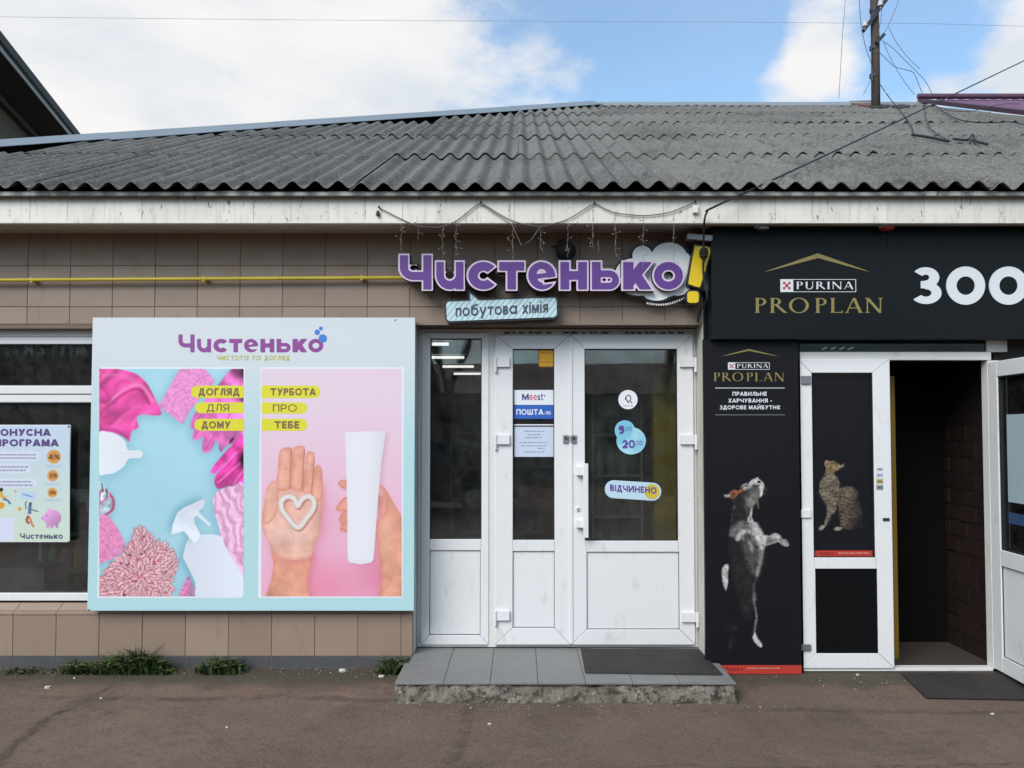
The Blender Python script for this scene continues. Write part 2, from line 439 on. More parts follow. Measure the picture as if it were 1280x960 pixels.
def print_text(name, s, px0, px1, py_base, cap, Y, mat, parent, w=0.2, slope=0.0, res=None, gap=0.12, depth=0.0):
    """flat lettering, fitted between two picture columns, on the plane Y"""
    lay, total = text_layout(s, w, gap)
    sx = (px1-px0)/total; mb = MB(); cell = res or 1/14
    for c, g, x, W in lay:
        po, ed = polygonize(g, -.06, W+.06, -.3 if c in 'уДдр' else -.05, 1.22 if c in 'Йй' else 1.06, cell)
        tf = lambda a, b, x=x: P(px0+(x+a)*sx, py_base-b*cap-slope*(x+a)*sx, Y)
        tb = (lambda a, b, x=x: P(px0+(x+a)*sx, py_base-b*cap-slope*(x+a)*sx, Y)+Vector((0, depth, 0))) if depth else None
        to_mesh(mb, po, ed, tf, tb)
    return mb.build(name, mat, parent)
# serif capitals with thick and thin strokes
def serif(c):
    T, t, s = .15, .055, .05
    V = lambda x, ww=T: [seg(x, 0, x, 1, ww), seg(x-.13, s/2, x+.13, s/2, s), seg(x-.13, 1-s/2, x+.13, 1-s/2, s)]
    def half(cx, cy, rx, ry, wx, wy): return cut(ring(cx, cy, rx, ry, wx, wy), right_of(cx-.002))
    if c == 'P': return uni(*V(.15), half(.30, .75, .30, .25, T*.95, t), seg(.15, 1-t/2, .31, 1-t/2, t), seg(.15, .5+t/2, .31, .5+t/2, t)), .62
    if c == 'R': return uni(*V(.15), half(.30, .76, .28, .24, T*.95, t), seg(.15, 1-t/2, .31, 1-t/2, t), seg(.15, .52+t/2, .31, .52+t/2, t), dg(.34, .54, .80, 0, T*.9, .56), seg(.74, s/2, .92, s/2, s)), .84
    if c == 'O': return ring(.5, .5, .5, .52, T, t), 1.0
    if c == 'L': return uni(*V(.15), seg(.15, t/2, .62, t/2, t), seg(.61, 0, .63, .18, t)), .64
    if c == 'A': return uni(dg(.08, 0, .42, 1, t*1.1, 1), dg(.78, 0, .44, 1, T, 1), seg(.2, .33, .66, .33, t), seg(-.03, s/2, .2, s/2, s), seg(.66, s/2, .9, s/2, s)), .86
    if c == 'N': return uni(seg(.12, 0, .12, 1, t*1.2), seg(.78, 0, .78, 1, t*1.2), dg(.12, 1, .78, 0, T, 1), seg(0, s/2, .25, s/2, s), seg(-.02, 1-s/2, .15, 1-s/2, s), seg(.66, 1-s/2, .91, 1-s/2, s)), .88
    if c == 'U': return uni(seg(.16, .35, .16, 1, T), seg(.68, .35, .68, 1, t*1.2), cut(ring(.40, .36, .315, .38, T*.8, t*1.4), below(.37)), seg(.02, 1-s/2, .3, 1-s/2, s), seg(.56, 1-s/2, .8, 1-s/2, s)), .80
    if c == 'I': return uni(*V(.14)), .28
    return None, .3
def print_serif(name, s, px0, px1, py_base, cap, Y, mat, parent, gap=0.14, res=1/18):
    items = []; x = 0
    for c in s:
        g, W = serif(c)
        if g is not None: items.append((g, x, W))
        x += W+gap
    sx = (px1-px0)/(x-gap); mb = MB()
    for g, x, W in items:
        po, ed = polygonize(g, -.08, W+.1, -.06, 1.06, res)
        to_mesh(mb, po, ed, lambda a, b, x=x: P(px0+(x+a)*sx, py_base-b*cap, Y))
    return mb.build(name, mat, parent)
def print_shape(name, f, bounds, cell, Y, mat, parent, depth=0.0, origin=None):
    """f in picture coordinates (y down), on the plane Y"""
    po, ed = polygonize(f, *bounds, cell); mb = MB()
    to_mesh(mb, [p[::-1] for p in po], [(b, a) for a, b in ed], lambda a, b: P(a, b, Y), (lambda a, b: P(a, b, Y)+Vector((0, depth, 0))) if depth else None)
    return mb.build(name, mat, parent)
def px_rect(name, px0, px1, py0, py1, Y, mat, parent, th=0.0):
    a, b = P(px0, py1, Y), P(px1, py0, Y)
    if th: return box_obj(name, a.x, b.x, Y, Y+th, a.z, b.z, mat, parent)
    return mesh_obj(name, [(a.x, Y, a.z), (b.x, Y, a.z), (b.x, Y, b.z), (a.x, Y, b.z)], [(0, 1, 2, 3)], mat, parent)

# ------------------------------------------------------------------ helpers: printed pictures (one colour per mesh vertex)
def blur(a, s):
    if s <= 0: return a
    r = max(1, int(s*2.5)); k = np.exp(-0.5*(np.arange(-r, r+1)/s)**2); k /= k.sum()
    p = np.pad(a, ((r, r), (0, 0)), 'edge'); a = sum(k[i]*p[i:i+a.shape[0]] for i in range(2*r+1))
    p = np.pad(a, ((0, 0), (r, r)), 'edge'); return sum(k[i]*p[:, i:i+a.shape[1]] for i in range(2*r+1))
class Pic:
    def __init__(s, px0, px1, py0, py1, ss=1.25, bg=(0, 0, 0)):
        s.b = (px0, px1, py0, py1); s.nx, s.ny = int((px1-px0)*ss)+1, int((py1-py0)*ss)+1; s.ss = ss
        s.X, s.Y = np.meshgrid(np.linspace(px0, px1, s.nx), np.linspace(py0, py1, s.ny))
        s.c = np.zeros((s.ny, s.nx, 3)); s.c[:] = bg
    def noise(s, size, seed=0, oct=3):
        g = np.random.default_rng(seed); out = np.zeros((s.ny, s.nx)); amp = 1; tot = 0
        for o in range(oct):
            a = g.standard_normal((s.ny, s.nx)); sg = size*s.ss/(2**o)
            a = blur(a, sg) if sg > 0.4 else a
            out += amp*a/(a.std()+1e-9); tot += amp*amp; amp *= .55
        return out/math.sqrt(tot)
    def paint(s, a, col):
        a = np.clip(a, 0, 1)[..., None]; col = np.asarray(col, float)
        s.c = s.c*(1-a)+col*a
    def mask(s, f, soft=0.8): return np.clip(0.5-f(s.X, s.Y)/soft, 0, 1)
    def shape(s, f, col, soft=0.9, shadow=None):
        m = s.mask(f, soft)
        if shadow:
            dx, dy, bl, st, sc = shadow
            sm = blur(s.mask(lambda X, Y: f(X-dx, Y-dy)), bl*s.ss); s.paint(sm*st, sc)
        s.paint(m, col); return m
    def strokes(s, pts, ang, length, col, alpha=0.5, seed=0, bend=0.3):
        g = np.random.default_rng(seed); A = np.zeros((s.ny, s.nx)); px0, px1, py0, py1 = s.b
        for (x, y), a in zip(pts, ang):
            L = length*(0.6+0.8*g.random()); k = max(3, int(L*s.ss*1.5)); b = bend*(g.random()-.5)*2
            t = np.linspace(0, 1, k); aa = a+b*t
            xs = x+np.cumsum(np.cos(aa))*L/k; ys = y+np.cumsum(np.sin(aa))*L/k
            i = np.round((xs-px0)*s.ss).astype(int); j = np.round((ys-py0)*s.ss).astype(int)
            ok = (i >= 0) & (i < s.nx) & (j >= 0) & (j < s.ny)
            np.add.at(A, (j[ok], i[ok]), (1-t[ok]*.8))
        A = np.clip(blur(A, .45), 0, 1)*alpha
        s.paint(A, col)
    def build(s, name, Y, mat, parent, k=None):
        px0, px1, py0, py1 = s.b; nx, ny = s.nx, s.ny
        a, b = P(px0, py0, Y), P(px1, py0, Y); c, d = P(px0, py1, Y), P(px1, py1, Y)
        u, v = np.meshgrid(np.linspace(0, 1, nx), np.linspace(0, 1, ny))
        V = [(np.array(a)[i]*(1-u)+np.array(b)[i]*u)*(1-v)+(np.array(c)[i]*(1-u)+np.array(d)[i]*u)*v for i in range(3)]
        V = np.stack(V, -1).reshape(-1, 3); org = V.mean(0)
        idx = np.arange(nx*ny).reshape(ny, nx)
        q = np.stack([idx[1:, :-1], idx[1:, 1:], idx[:-1, 1:], idx[:-1, :-1]], -1).reshape(-1, 4)
        me = bpy.data.meshes.new(name)
        me.vertices.add(len(V)); me.vertices.foreach_set('co', (V-org).ravel())
        me.loops.add(q.size); me.loops.foreach_set('vertex_index', q.ravel())
        me.polygons.add(len(q)); me.polygons.foreach_set('loop_start', np.arange(len(q))*4)
        me.update(calc_edges=True)
        at = me.color_attributes.new('print', 'FLOAT_COLOR', 'POINT')
        S = np.clip(s.c, 0, 255)/255; lin = np.where(S <= .04045, S/12.92, ((S+.055)/1.055)**2.4)*(k or KP)
        rgba = np.ones((nx*ny, 4)); rgba[:, :3] = np.clip(lin, 0, .86).reshape(-1, 3)
        at.data.foreach_set('color', rgba.ravel())
        me.materials.append(mat)
        return base(name, org, parent, me)
# ------------------------------------------------------------------ materials
def mat_tile():
    m = Mat('beige_tile')
    r = m.rand()
    c = m.mix(r, (0.262, 0.188, 0.140), (0.318, 0.234, 0.178))
    c = m.mix(m.math('MULTIPLY', m.noise(2.3, 6, .6), .55), c, (0.225, 0.162, 0.122))
    c = m.mix(m.math('MULTIPLY', m.step(m.noise(70, 3, .7), .62, .75), .35), c, (0.30, 0.24, .18))
    st = m.math('MULTIPLY', m.step(m.noise(4.0, 8, .72, stretch=(4, 4, .8)), .54, .76), .5)
    c = m.mix(st, c, (0.115, 0.088, 0.068))
    ch = m.step(m.noise(26, 5, .8), .70, .76)
    c = m.mix(m.math('MULTIPLY', ch, .6), c, (.08, .06, .05))
    m.color(c); m.rough(m.ramp(m.noise(9, 4), [(0.3, .38), (.7, .6)])); m.bump(m.noise(14, 5), .12, .004)
    return m.m
def mat_slate():
    m = Mat('weathered_slate')
    r = m.rand()
    c = m.mix(r, (0.078, 0.074, 0.070), (0.132, 0.126, 0.118))
    c = m.mix(m.ramp(m.noise(1.1, 6, .6), [(.40, 0.0), (.62, .75)]), c, (0.150, 0.145, 0.135))
    g = m.noise(38, 5, .85)
    c = m.mix(m.math('MULTIPLY', m.step(g, .46, .66), .65), c, (0.29, .285, .27))
    c = m.mix(m.math('MULTIPLY', m.step(m.noise(30, 5, .88, stretch=(1, .5, .5)), .52, .68), .75), c, (0.034, .034, .035))
    li = m.math('MULTIPLY', m.step(m.noise(14, 6, .8), .62, .69), .7)
    c = m.mix(li, c, (0.24, .235, .20))
    mo = m.math('MULTIPLY', m.step(m.noise(4, 8, .8, stretch=(1.6, .6, .6)), .52, .66), .65)
    c = m.mix(mo, c, (0.045, .046, .040))
    m.color(c); m.rough(.92); m.bump(g, .5, .006); m.b.inputs['Specular IOR Level'].default_value = .2
    return m.m
def mat_pvc(name='white_pvc', col=(0.72, 0.72, 0.725), dirt=.6, rough=.36):
    m = Mat(name)
    c = m.mix(m.noise(1.6, 5), tuple(x*.94 for x in col), col)
    d = m.math('MULTIPLY', m.step(m.noise(5, 9, .72, stretch=(2.2, 2.2, .8)), .54, .80), dirt)
    c = m.mix(d, c, (0.36, 0.33, 0.28))
    sp = m.math('MULTIPLY', m.step(m.noise(60, 4, .8), .72, .78), dirt*1.2)
    c = m.mix(sp, c, (.16, .13, .10))
    m.color(c); m.rough(rough); m.bump(m.noise(3.5, 2), .04, .01); return m.m
def mat_fascia():
    m = Mat('fascia_plastic')
    c = m.mix(m.rand(), (0.60, 0.575, 0.51), (0.68, 0.655, 0.59))
    d = m.math('MULTIPLY', m.step(m.noise(7, 8, .75, stretch=(3, 3, .5)), .48, .70), .5)
    c = m.mix(d, c, (0.33, 0.30, 0.25))
    z = m.xyz()[2]
    # soot washed down from the slates and black chips along the boards
    top = m.math('MULTIPLY', m.step(m.math('ADD', z, m.math('MULTIPLY', m.noise(9, 5), .09)), 3.245, 3.32), .7)
    c = m.mix(top, c, (0.16, .145, .12))
    chip = m.step(m.noise(13, 5, .8, stretch=(1.8, 1.8, .6)), .625, .65)
    c = m.mix(m.math('MULTIPLY', chip, .9), c, (0.03, .026, .022))
    m.color(c); m.rough(.45); return m.m
def mat_asphalt():
    m = Mat('brown_asphalt')
    x, y, z = m.xyz()
    c = m.mix(m.ramp(m.noise(.55, 6, .6), [(.32, 0.0), (.68, 1.0)]), (0.112, 0.071, 0.052), (0.178, 0.119, 0.091))
    c = m.mix(m.math('MULTIPLY', m.ramp(m.noise(3.2, 6, .7), [(.40, 0.0), (.72, 1.0)]), .5), c, (0.098, 0.076, 0.064))
    c = m.mix(m.math('MULTIPLY', m.step(m.noise(1.7, 8, .72, dist=.6), .48, .66), .6), c, (0.070, 0.047, 0.037))
    c = m.mix(m.math('MULTIPLY', m.step(m.noise(11, 7, .75), .50, .66), .4), c, (0.072, 0.052, 0.042))
    c = m.mix(m.math('MULTIPLY', m.step(m.noise(70, 4, .85), .50, .66), .5), c, (0.215, 0.175, 0.150))
    c = m.mix(m.math('MULTIPLY', m.step(m.noise(55, 4, .85, stretch=(1, 1, 1.3)), .53, .64), .55), c, (0.045, 0.034, 0.029))
    c = m.mix(m.math('MULTIPLY', m.step(m.noise(330, 2, .8), .60, .68), .7), c, (0.33, .29, .25))
    # mended seams in the paving
    def seam(p0, p1, wid, amt, c):
        d = (p1-p0).normalized(); n = Vector((-d.y, d.x))
        s = m.math('ADD', m.math('MULTIPLY', x, n.x), m.math('MULTIPLY', y, n.y))
        s = m.math('ADD', m.math('SUBTRACT', s, n.x*p0.x+n.y*p0.y), m.math('ADD', m.math('MULTIPLY', m.math('SUBTRACT', m.noise(1.6, 5), .5), .22), m.math('MULTIPLY', m.math('SUBTRACT', m.noise(22, 6, .8), .5), .06)))
        k = m.math('SUBTRACT', 1.0, m.step(m.math('ABSOLUTE', s), wid*.25, wid))
        t = m.math('ADD', m.math('MULTIPLY', x, d.x), m.math('MULTIPLY', y, d.y))
        t0, t1 = d.x*p0.x+d.y*p0.y, d.x*p1.x+d.y*p1.y
        k = m.math('MULTIPLY', k, m.math('MULTIPLY', m.step(t, t0-.05, t0+.05), m.math('SUBTRACT', 1.0, m.step(t, t1-.1, t1+.3))))
        k = m.math('MULTIPLY', k, m.step(m.noise(9, 8, .8), .40, .60))
        return m.mix(m.math('MULTIPLY', k, amt), c, (0.050, 0.040, 0.034))
    g = lambda a, b: Vector(G(a, b).xy)
    c = seam(g(-60, 985), g(70, 885), .05, .85, c)
    c = seam(g(40, 900), g(130, 856), .035, .8, c)
    c = seam(g(0, 866), g(520, 868), .05, .65, c)
    c = seam(g(548, 958), g(590, 882), .06, .6, c)
    c = seam(g(920, 880), g(1290, 884), .05, .6, c)
    c = seam(g(560, 955), g(1300, 950), .02, .6, c)
    # damp soil and grit gathered along the wall
    e = m.step(m.math('ADD', y, m.math('MULTIPLY', m.noise(2.6, 6, .65), .46)), 5.42, 5.60)
    e = m.math('MULTIPLY', e, m.math('SUBTRACT', 1.0, m.step(y, 5.70, 5.80)))
    c = m.mix(m.math('MULTIPLY', e, .85), c, m.mix(m.noise(60, 4, .8), (0.030, .026, .020), (.10, .085, .065)))
    m.color(c); m.rough(m.ramp(m.noise(3, 4), [(.3, .82), (.7, .97)])); m.b.inputs['Specular IOR Level'].default_value = .25
    m.bump(m.math('ADD', m.noise(120, 3, .7), m.math('MULTIPLY', m.noise(18, 4), .8)), .75, .008); return m.m
def mat_glass(name='window_glass', tint=(.86, .88, .87), boost=2.4):
    m = bpy.data.materials.new(name); m.use_nodes = True; N, L = m.node_tree.nodes, m.node_tree.links; N.clear()
    t = N.new('ShaderNodeBsdfTransparent'); t.inputs[0].default_value = (*tint, 1)
    g = N.new('ShaderNodeBsdfGlossy'); g.inputs['Roughness'].default_value = .012
    fr = N.new('ShaderNodeFresnel'); fr.inputs[0].default_value = 1.5
    mu = N.new('ShaderNodeMath'); mu.operation = 'MULTIPLY'; mu.use_clamp = True; L.new(fr.outputs[0], mu.inputs[0]); mu.inputs[1].default_value = boost
    no = N.new('ShaderNodeTexNoise'); no.inputs['Scale'].default_value = 1.3
    bp = N.new('ShaderNodeBump'); bp.inputs['Strength'].default_value = .02; bp.inputs['Distance'].default_value = .05; L.new(no.outputs[0], bp.inputs['Height']); L.new(bp.outputs[0], g.inputs['Normal'])
    mx = N.new('ShaderNodeMixShader'); L.new(mu.outputs[0], mx.inputs[0]); L.new(t.outputs[0], mx.inputs[1]); L.new(g.outputs[0], mx.inputs[2])
    # film of dust and wiped smears on the pane
    df = N.new('ShaderNodeBsdfDiffuse'); df.inputs[0].default_value = (.55, .54, .5, 1)
    ge = N.new('ShaderNodeNewGeometry'); n4 = N.new('ShaderNodeTexNoise'); n4.inputs['Scale'].default_value = 5.0; n4.inputs['Detail'].default_value = 9; n4.inputs['Roughness'].default_value = .75; L.new(ge.outputs['Position'], n4.inputs['Vector'])
    r4 = N.new('ShaderNodeMapRange'); r4.inputs[1].default_value, r4.inputs[2].default_value, r4.inputs[3].default_value, r4.inputs[4].default_value = .38, .75, .004, .055; L.new(n4.outputs[0], r4.inputs[0])
    m2 = N.new('ShaderNodeMixShader'); L.new(r4.outputs[0], m2.inputs[0]); L.new(mx.outputs[0], m2.inputs[1]); L.new(df.outputs[0], m2.inputs[2])
    o = N.new('ShaderNodeOutputMaterial'); L.new(m2.outputs[0], o.inputs[0]); return m
def mat_print(name='printed_picture', rough=.45):
    m = Mat(name); a = m.nd('ShaderNodeAttribute'); a.attribute_name = 'print'; m.color(a.outputs['Color']); m.rough(rough); m.b.inputs['Specular IOR Level'].default_value = .2
    m.bump(m.noise(2.2, 2), .03, .01); return m.m
def mat_concrete():
    m = Mat('crumbling_concrete')
    c = m.mix(m.ramp(m.noise(5, 7, .7), [(.35, 0.0), (.65, 1.0)]), (0.13, 0.115, 0.092), (0.30, 0.265, 0.215))
    c = m.mix(m.math('MULTIPLY', m.step(m.noise(17, 7, .85), .50, .58), .92), c, (0.035, 0.03, 0.025))
    c = m.mix(m.math('MULTIPLY', m.step(m.noise(24, 6, .85), .58, .64), .85), c, (0.50, 0.48, 0.43))
    c = m.mix(m.math('MULTIPLY', m.step(m.noise(4, 5, .7, stretch=(1, 1, .4)), .56, .66), .6), c, (.06, .055, .035))
    m.color(c); m.rough(.95); m.bump(m.noise(30, 6, .8), 1.0, .02); return m.m
def mat_brick(name, c1, c2, mortar, sc=1.0):
    m = Mat(name); b = m.nd('ShaderNodeTexBrick'); mp = m.nd('ShaderNodeMapping'); mp.inputs['Rotation'].default_value = (math.radians(90), 0, 0)
    m.link(m.coords(), mp.inputs[0]); m.link(mp.outputs[0], b.inputs['Vector']); b.inputs['Scale'].default_value = sc
    b.inputs['Brick Width'].default_value, b.inputs['Row Height'].default_value, b.inputs['Mortar Size'].default_value = .25, .075, .008
    for i, c in ((1, c1), (2, c2), (3, mortar)): b.inputs[i].default_value = (*c, 1)
    m.color(m.mix(m.math('MULTIPLY', m.noise(7, 5), .5), b.outputs[0], tuple(x*.5 for x in c1))); m.rough(.85); return m.m
def emit(name, col, s):
    m = bpy.data.materials.new(name); m.use_nodes = True; b = m.node_tree.nodes['Principled BSDF']
    b.inputs['Base Color'].default_value = (.8, .8, .8, 1); b.inputs['Emission Color'].default_value = (*col, 1); b.inputs['Emission Strength'].default_value = s; return m
TILE, SLATE, PVC, FASCIA, ASPHALT, GLASS, PRINT, CONCRETE = mat_tile(), mat_slate(), mat_pvc(), mat_fascia(), mat_asphalt(), mat_glass(), mat_print(), mat_concrete()
PVC_OLD = mat_pvc('dirty_white_pvc', (0.66, 0.655, 0.63), .75, .5)
GROUT = simple('dark_grout', (0.165, 0.125, 0.096), .9, .25, 20)
PLINTH = simple('grey_plinth_tile', (0.062, 0.063, 0.068), .7, .25, 9, dirt=.5)
GASKET = simple('black_gasket', (0.012, 0.012, 0.013), .6, .1)
SOFFIT = simple('soffit_boards', (0.44, 0.40, 0.35), .7, .12, 3, dirt=.3)
PLASTER = simple('dirty_reveal_plaster', (0.50, 0.48, 0.44), .8, .15, 8, dirt=.8, bump=.3)
BLACK = simple('black_vinyl', (0.0060, 0.0072, 0.0085), .42, .15, 2, spec=.2)
BLACKP = simple('black_poster_vinyl', (0.0070, 0.0068, 0.0088), .5, .1, 2, spec=.2)
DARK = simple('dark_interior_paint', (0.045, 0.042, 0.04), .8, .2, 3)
METAL = simple('galvanised_blue_grey', (0.19, 0.235, 0.27), .5, .15, 4, metal=.25, dirt=.4)
STEEL = simple('dull_steel', (0.32, 0.32, 0.33), .4, .2, 15, metal=.8)
WIRE = simple('black_cable', (0.012, 0.012, 0.013), .6, .1)
WIRE_GREY = simple('grey_wire', (0.10, 0.11, 0.13), .6, .1)
GASYEL = simple('yellow_gas_paint', (0.58, 0.44, 0.03), .45, .15, 5, dirt=.4)

# ------------------------------------------------------------------ ground
def ground_z(y):                         # the paving falls away a little from the wall
    if y < -.5: return 0.0
    t = min(1.0, max(0.0, (5.46-y)/.5)); return -.034*t*t*(3-2*t)
def build_ground():
    xs = np.concatenate([[-300, -80, -25, -12], np.linspace(-7, 7, 113), [12, 25, 80, 300]])
    ys = np.concatenate([[-300, -80, -20, -6], np.linspace(0, 6.5, 66), [12, 30, 80, 400]])
    X, Y = np.meshgrid(xs, ys); g = np.random.default_rng(3)
    Z = blur(g.standard_normal(X.shape), 3.0)*.03+blur(g.standard_normal(X.shape), 1.0)*.006
    near = (np.abs(X) < 7.01) & (Y > -.01) & (Y < 5.35)
    Z = np.where(near, np.clip(Z, -.012, .006), 0)+np.vectorize(ground_z)(Y)
    V = np.stack([X, Y, Z], -1).reshape(-1, 3); nx = len(xs); idx = np.arange(X.size).reshape(X.shape)
    q = np.stack([idx[:-1, :-1], idx[:-1, 1:], idx[1:, 1:], idx[1:, :-1]], -1).reshape(-1, 4).tolist()
    tag(mesh_obj('ground', V, q, ASPHALT, None, origin=(0, 0, 0), smooth=True), 'worn brown asphalt paving in front of the shops', None, None, 'structure')
build_ground()

# ------------------------------------------------------------------ the shop building
YW, YD = 5.60, 5.78                      # tiled face; door frames inside the reveal
ZS = 3.043                               # soffit
bld = thing('shop_building', (0, 5.6, 0), 'long single-storey beige tiled shop building under a grey corrugated slate roof', 'building')
WX0, WX1 = -6.5, 1.285                   # tiled stretch
DX0, DX1, DZ1 = -.746, 1.285, 2.398      # door opening
NX0, NX1, NZ0, NZ1 = -5.4, (22-650)/178.2+2*.2997, .405, 2.368   # window opening
wall = MB()
wall.box(WX0, WX1, YW+.0045, YW+.2, DZ1, ZS+.15)
wall.box(WX0, NX0, YW+.0045, YW+.2, 0, DZ1)
wall.box(NX0, NX1, YW+.0045, YW+.2, 0, NZ0-.01)
wall.box(NX0, NX1, YW+.0045, YW+.2, NZ1, DZ1)
wall.box(NX1, DX0, YW+.0045, YW+.2, 0, DZ1)
wall = wall.build('wall', GROUT, bld)
tile_cache = {}
def wall_tile(x0, x1, z0, z1, name='tile', mat=None, y=YW, par=None):
    x0, x1, z0, z1 = x0+.0014, x1-.0014, z0+.0014, z1-.0014
    if x1-x0 < .01 or z1-z0 < .01: return
    w, h = round(x1-x0, 3), round(z1-z0, 3); m = mat or TILE; key = (w, h, m.name)
    if key not in tile_cache:
        b = .0025; mb = MB()
        v = [(-w/2, .012, -h/2), (w/2, .012, -h/2), (w/2, .012, h/2), (-w/2, .012, h/2), (-w/2, b, -h/2), (w/2, b, -h/2), (w/2, b, h/2), (-w/2, b, h/2),
             (-w/2+b, 0, -h/2+b), (w/2-b, 0, -h/2+b), (w/2-b, 0, h/2-b), (-w/2+b, 0, h/2-b)]
        f = [(8, 9, 10, 11)]
        for k in range(4):
            n = (k+1) % 4; f += [(k, n, 4+n, 4+k), (4+k, 4+n, 8+n, 8+k)]
        me = bpy.data.meshes.new(name); me.from_pydata(v, [], f); me.materials.append(m); me.update(); tile_cache[key] = me
    o = base(name, ((x0+x1)/2, y+rng.uniform(-.0009, .0009), (z0+z1)/2), par or wall, tile_cache[key])
    o.rotation_euler = (rng.uniform(-.003, .003), 0, rng.uniform(-.003, .003))
PT = .2997
def tile_rows(X0, X1, zs, off, **k):
    for a, b in zip(zs[:-1], zs[1:]):
        i = math.ceil((X0-off)/PT-1e-6)
        xs = [X0]+[off+j*PT for j in range(i, i+60) if X0+.012 < off+j*PT < X1-.012]+[X1]
        for c, d in zip(xs[:-1], xs[1:]): wall_tile(c, d, a, b, **k)
OFFU, OFFL = (31-650)/178.2, (22-650)/178.2
tile_rows(WX0, WX1, [DZ1, 2.521, 2.813, ZS-.002], OFFU)
low = [.083, .377, .674, .971, 1.268, 1.565, 1.862, 2.159, DZ1]
tile_rows(NX1, DX0, low, OFFL)
tile_rows(WX0, NX0, low, OFFL)
tile_rows(NX0, NX1, [.083, NZ0-.012], OFFL)
tile_rows(WX0, DX0, [.002, .083], OFFL, name='plinth_tile', mat=PLINTH, y=YW+.002)
# sloping sill tiles under the window
for j in range(-7, 9):
    x0 = OFFL+j*PT
    if x0+PT < NX0 or x0 > NX1: continue
    a, b = max(x0, NX0)+.002, min(x0+PT, NX1)-.002
    if b-a < .02: continue
    mb = MB(); v = [(a, YW-.006, NZ0-.022), (b, YW-.006, NZ0-.022), (b, YW+.085, NZ0+.030), (a, YW+.085, NZ0+.030)]
    mb.v = v+[(p[0], p[1], p[2]-.012) for p in v]; mb.f = [(0, 1, 2, 3), (7, 6, 5, 4), (4, 5, 1, 0), (5, 6, 2, 1), (6, 7, 3, 2), (7, 4, 0, 3)]
    mb.build('sill_tile', TILE, wall)
# door reveals, lintel edge
box_obj('reveal', DX0-.01, DX0+.004, YW+.014, YD+.06, 0, DZ1+.004, PLASTER, bld)
box_obj('reveal', DX1-.004, DX1+.02, YW-.02, YD+.06, 0, DZ1+.2, PLASTER, bld)
box_obj('lintel', DX0+.004, DX1-.004, YW+.014, YD+.06, DZ1-.004, DZ1+.03, simple('brown_lintel', (.14, .10, .075), .8, .2, 10), bld)
tile_rows_trim = box_obj('lintel_trim', DX0-.004, DX1, YW-.008, YW-.0005, DZ1-.006, DZ1+.016, simple('lintel_trim', (.23, .18, .14), .6, .2, 10, dirt=.5), bld)
# remaining shell of the building (never seen from the street but it keeps the light out)
shell = MB()
shell.box(-6.5, -6.3, 5.8, 21, 0, 3.2); shell.box(6.6, 6.8, 5.8, 21, 0, 3.2); shell.box(-6.5, 6.8, 20.8, 21, 0, 3.2)
shell.box(1.29, 1.36, YW-.02, 16, 0, 3.1)
shell.build('rear_wall', simple('rear_render', (.25, .22, .19), .9), bld)

# ------------------------------------------------------------------ roof
RT, M_, ZE, YE = 8.15, .48, 3.232, 5.17
roof_deck = MB()
hipX = lambda t: 1.2-(RT-t)
rp = lambda x, t, dz=0.0: (x, YE+t, ZE+M_*t+dz)
XR = 6.82
roof_deck.poly([rp(hipX(0), 0.03, -.06), rp(XR, 0.03, -.06), rp(XR, RT, -.06), rp(1.2, RT, -.06)])
roof_deck.poly([(hipX(0), YE, ZE-.06), (1.2, YE+RT, ZE+M_*RT-.06), (hipX(0), YE+2*RT, ZE-.06)])
roof_deck.poly([(1.2, YE+RT, ZE+M_*RT-.06), (XR, YE+RT, ZE+M_*RT-.06), (XR, YE+2*RT, ZE-.06), (hipX(0), YE+2*RT, ZE-.06)])
roof = roof_deck.build('roof', simple('roof_boards', (.03, .027, .024), .9), bld)
WAVE = .15; SHEETW = 7*WAVE; ROWT = 1.545; X0S = (637-650)/998*YE
def sheet(col, row):
    xa = X0S+col*SHEETW; xb = xa+SHEETW+WAVE*.35
    t0 = row*ROWT-.02*(row > 0); t1 = min((row+1)*ROWT+.16, RT-.02)
    if hipX(t1) > xb or xa > XR-.1: return
    xb = min(xb, XR)
    n = int(round((xb-xa)/WAVE*9)); m = 4; V = []; Fc = []; jit = rng.uniform(-.004, .006); sk = rng.uniform(-.006, .006); tj = rng.uniform(-.022, .022) if row else rng.uniform(-.012, .012)
    lift = .020
    for lay in (0, 1):
        for j in range(m+1):
            for i in range(n+1):
                x = xa+(xb-xa)*i/n; t = t0+tj+(t1-t0-tj)*j/m
                tc = max(t0-.02, min(t, hipX_inv(x)+.10)) if x < 1.2 else t
                w = .0255*math.cos(2*math.pi*(x-X0S)/WAVE+math.pi)
                dz = w+lift*(1-(t-t0)/(t1-t0))+jit+sk*(x-xa)-.0075*lay+.010*(i/n)*(1 if row >= 0 else 0)
                V.append(rp(x, tc, dz))
    k = (m+1)*(n+1)
    for lay in (0, 1):
        for j in range(m):
            for i in range(n):
                a = lay*k+j*(n+1)+i
                f = (a, a+1, a+n+2, a+n+1)
                Fc.append(f if lay == 0 else f[::-1])
    for i in range(n): Fc.append((k+i, k+i+1, i+1, i))
    for j in range(m):
        a = j*(n+1); Fc.append((k+a+n+1, k+a, a, a+n+1)); a = j*(n+1)+n; Fc.append((a, k+a, k+a+n+1, a+n+1)[::-1])
    mesh_obj('slate_sheet', V, Fc, SLATE, roof)
def hipX_inv(x): return min(RT, RT-(1.2-x))
for r in range(6):
    for c in range(-7, 8): sheet(c, r)
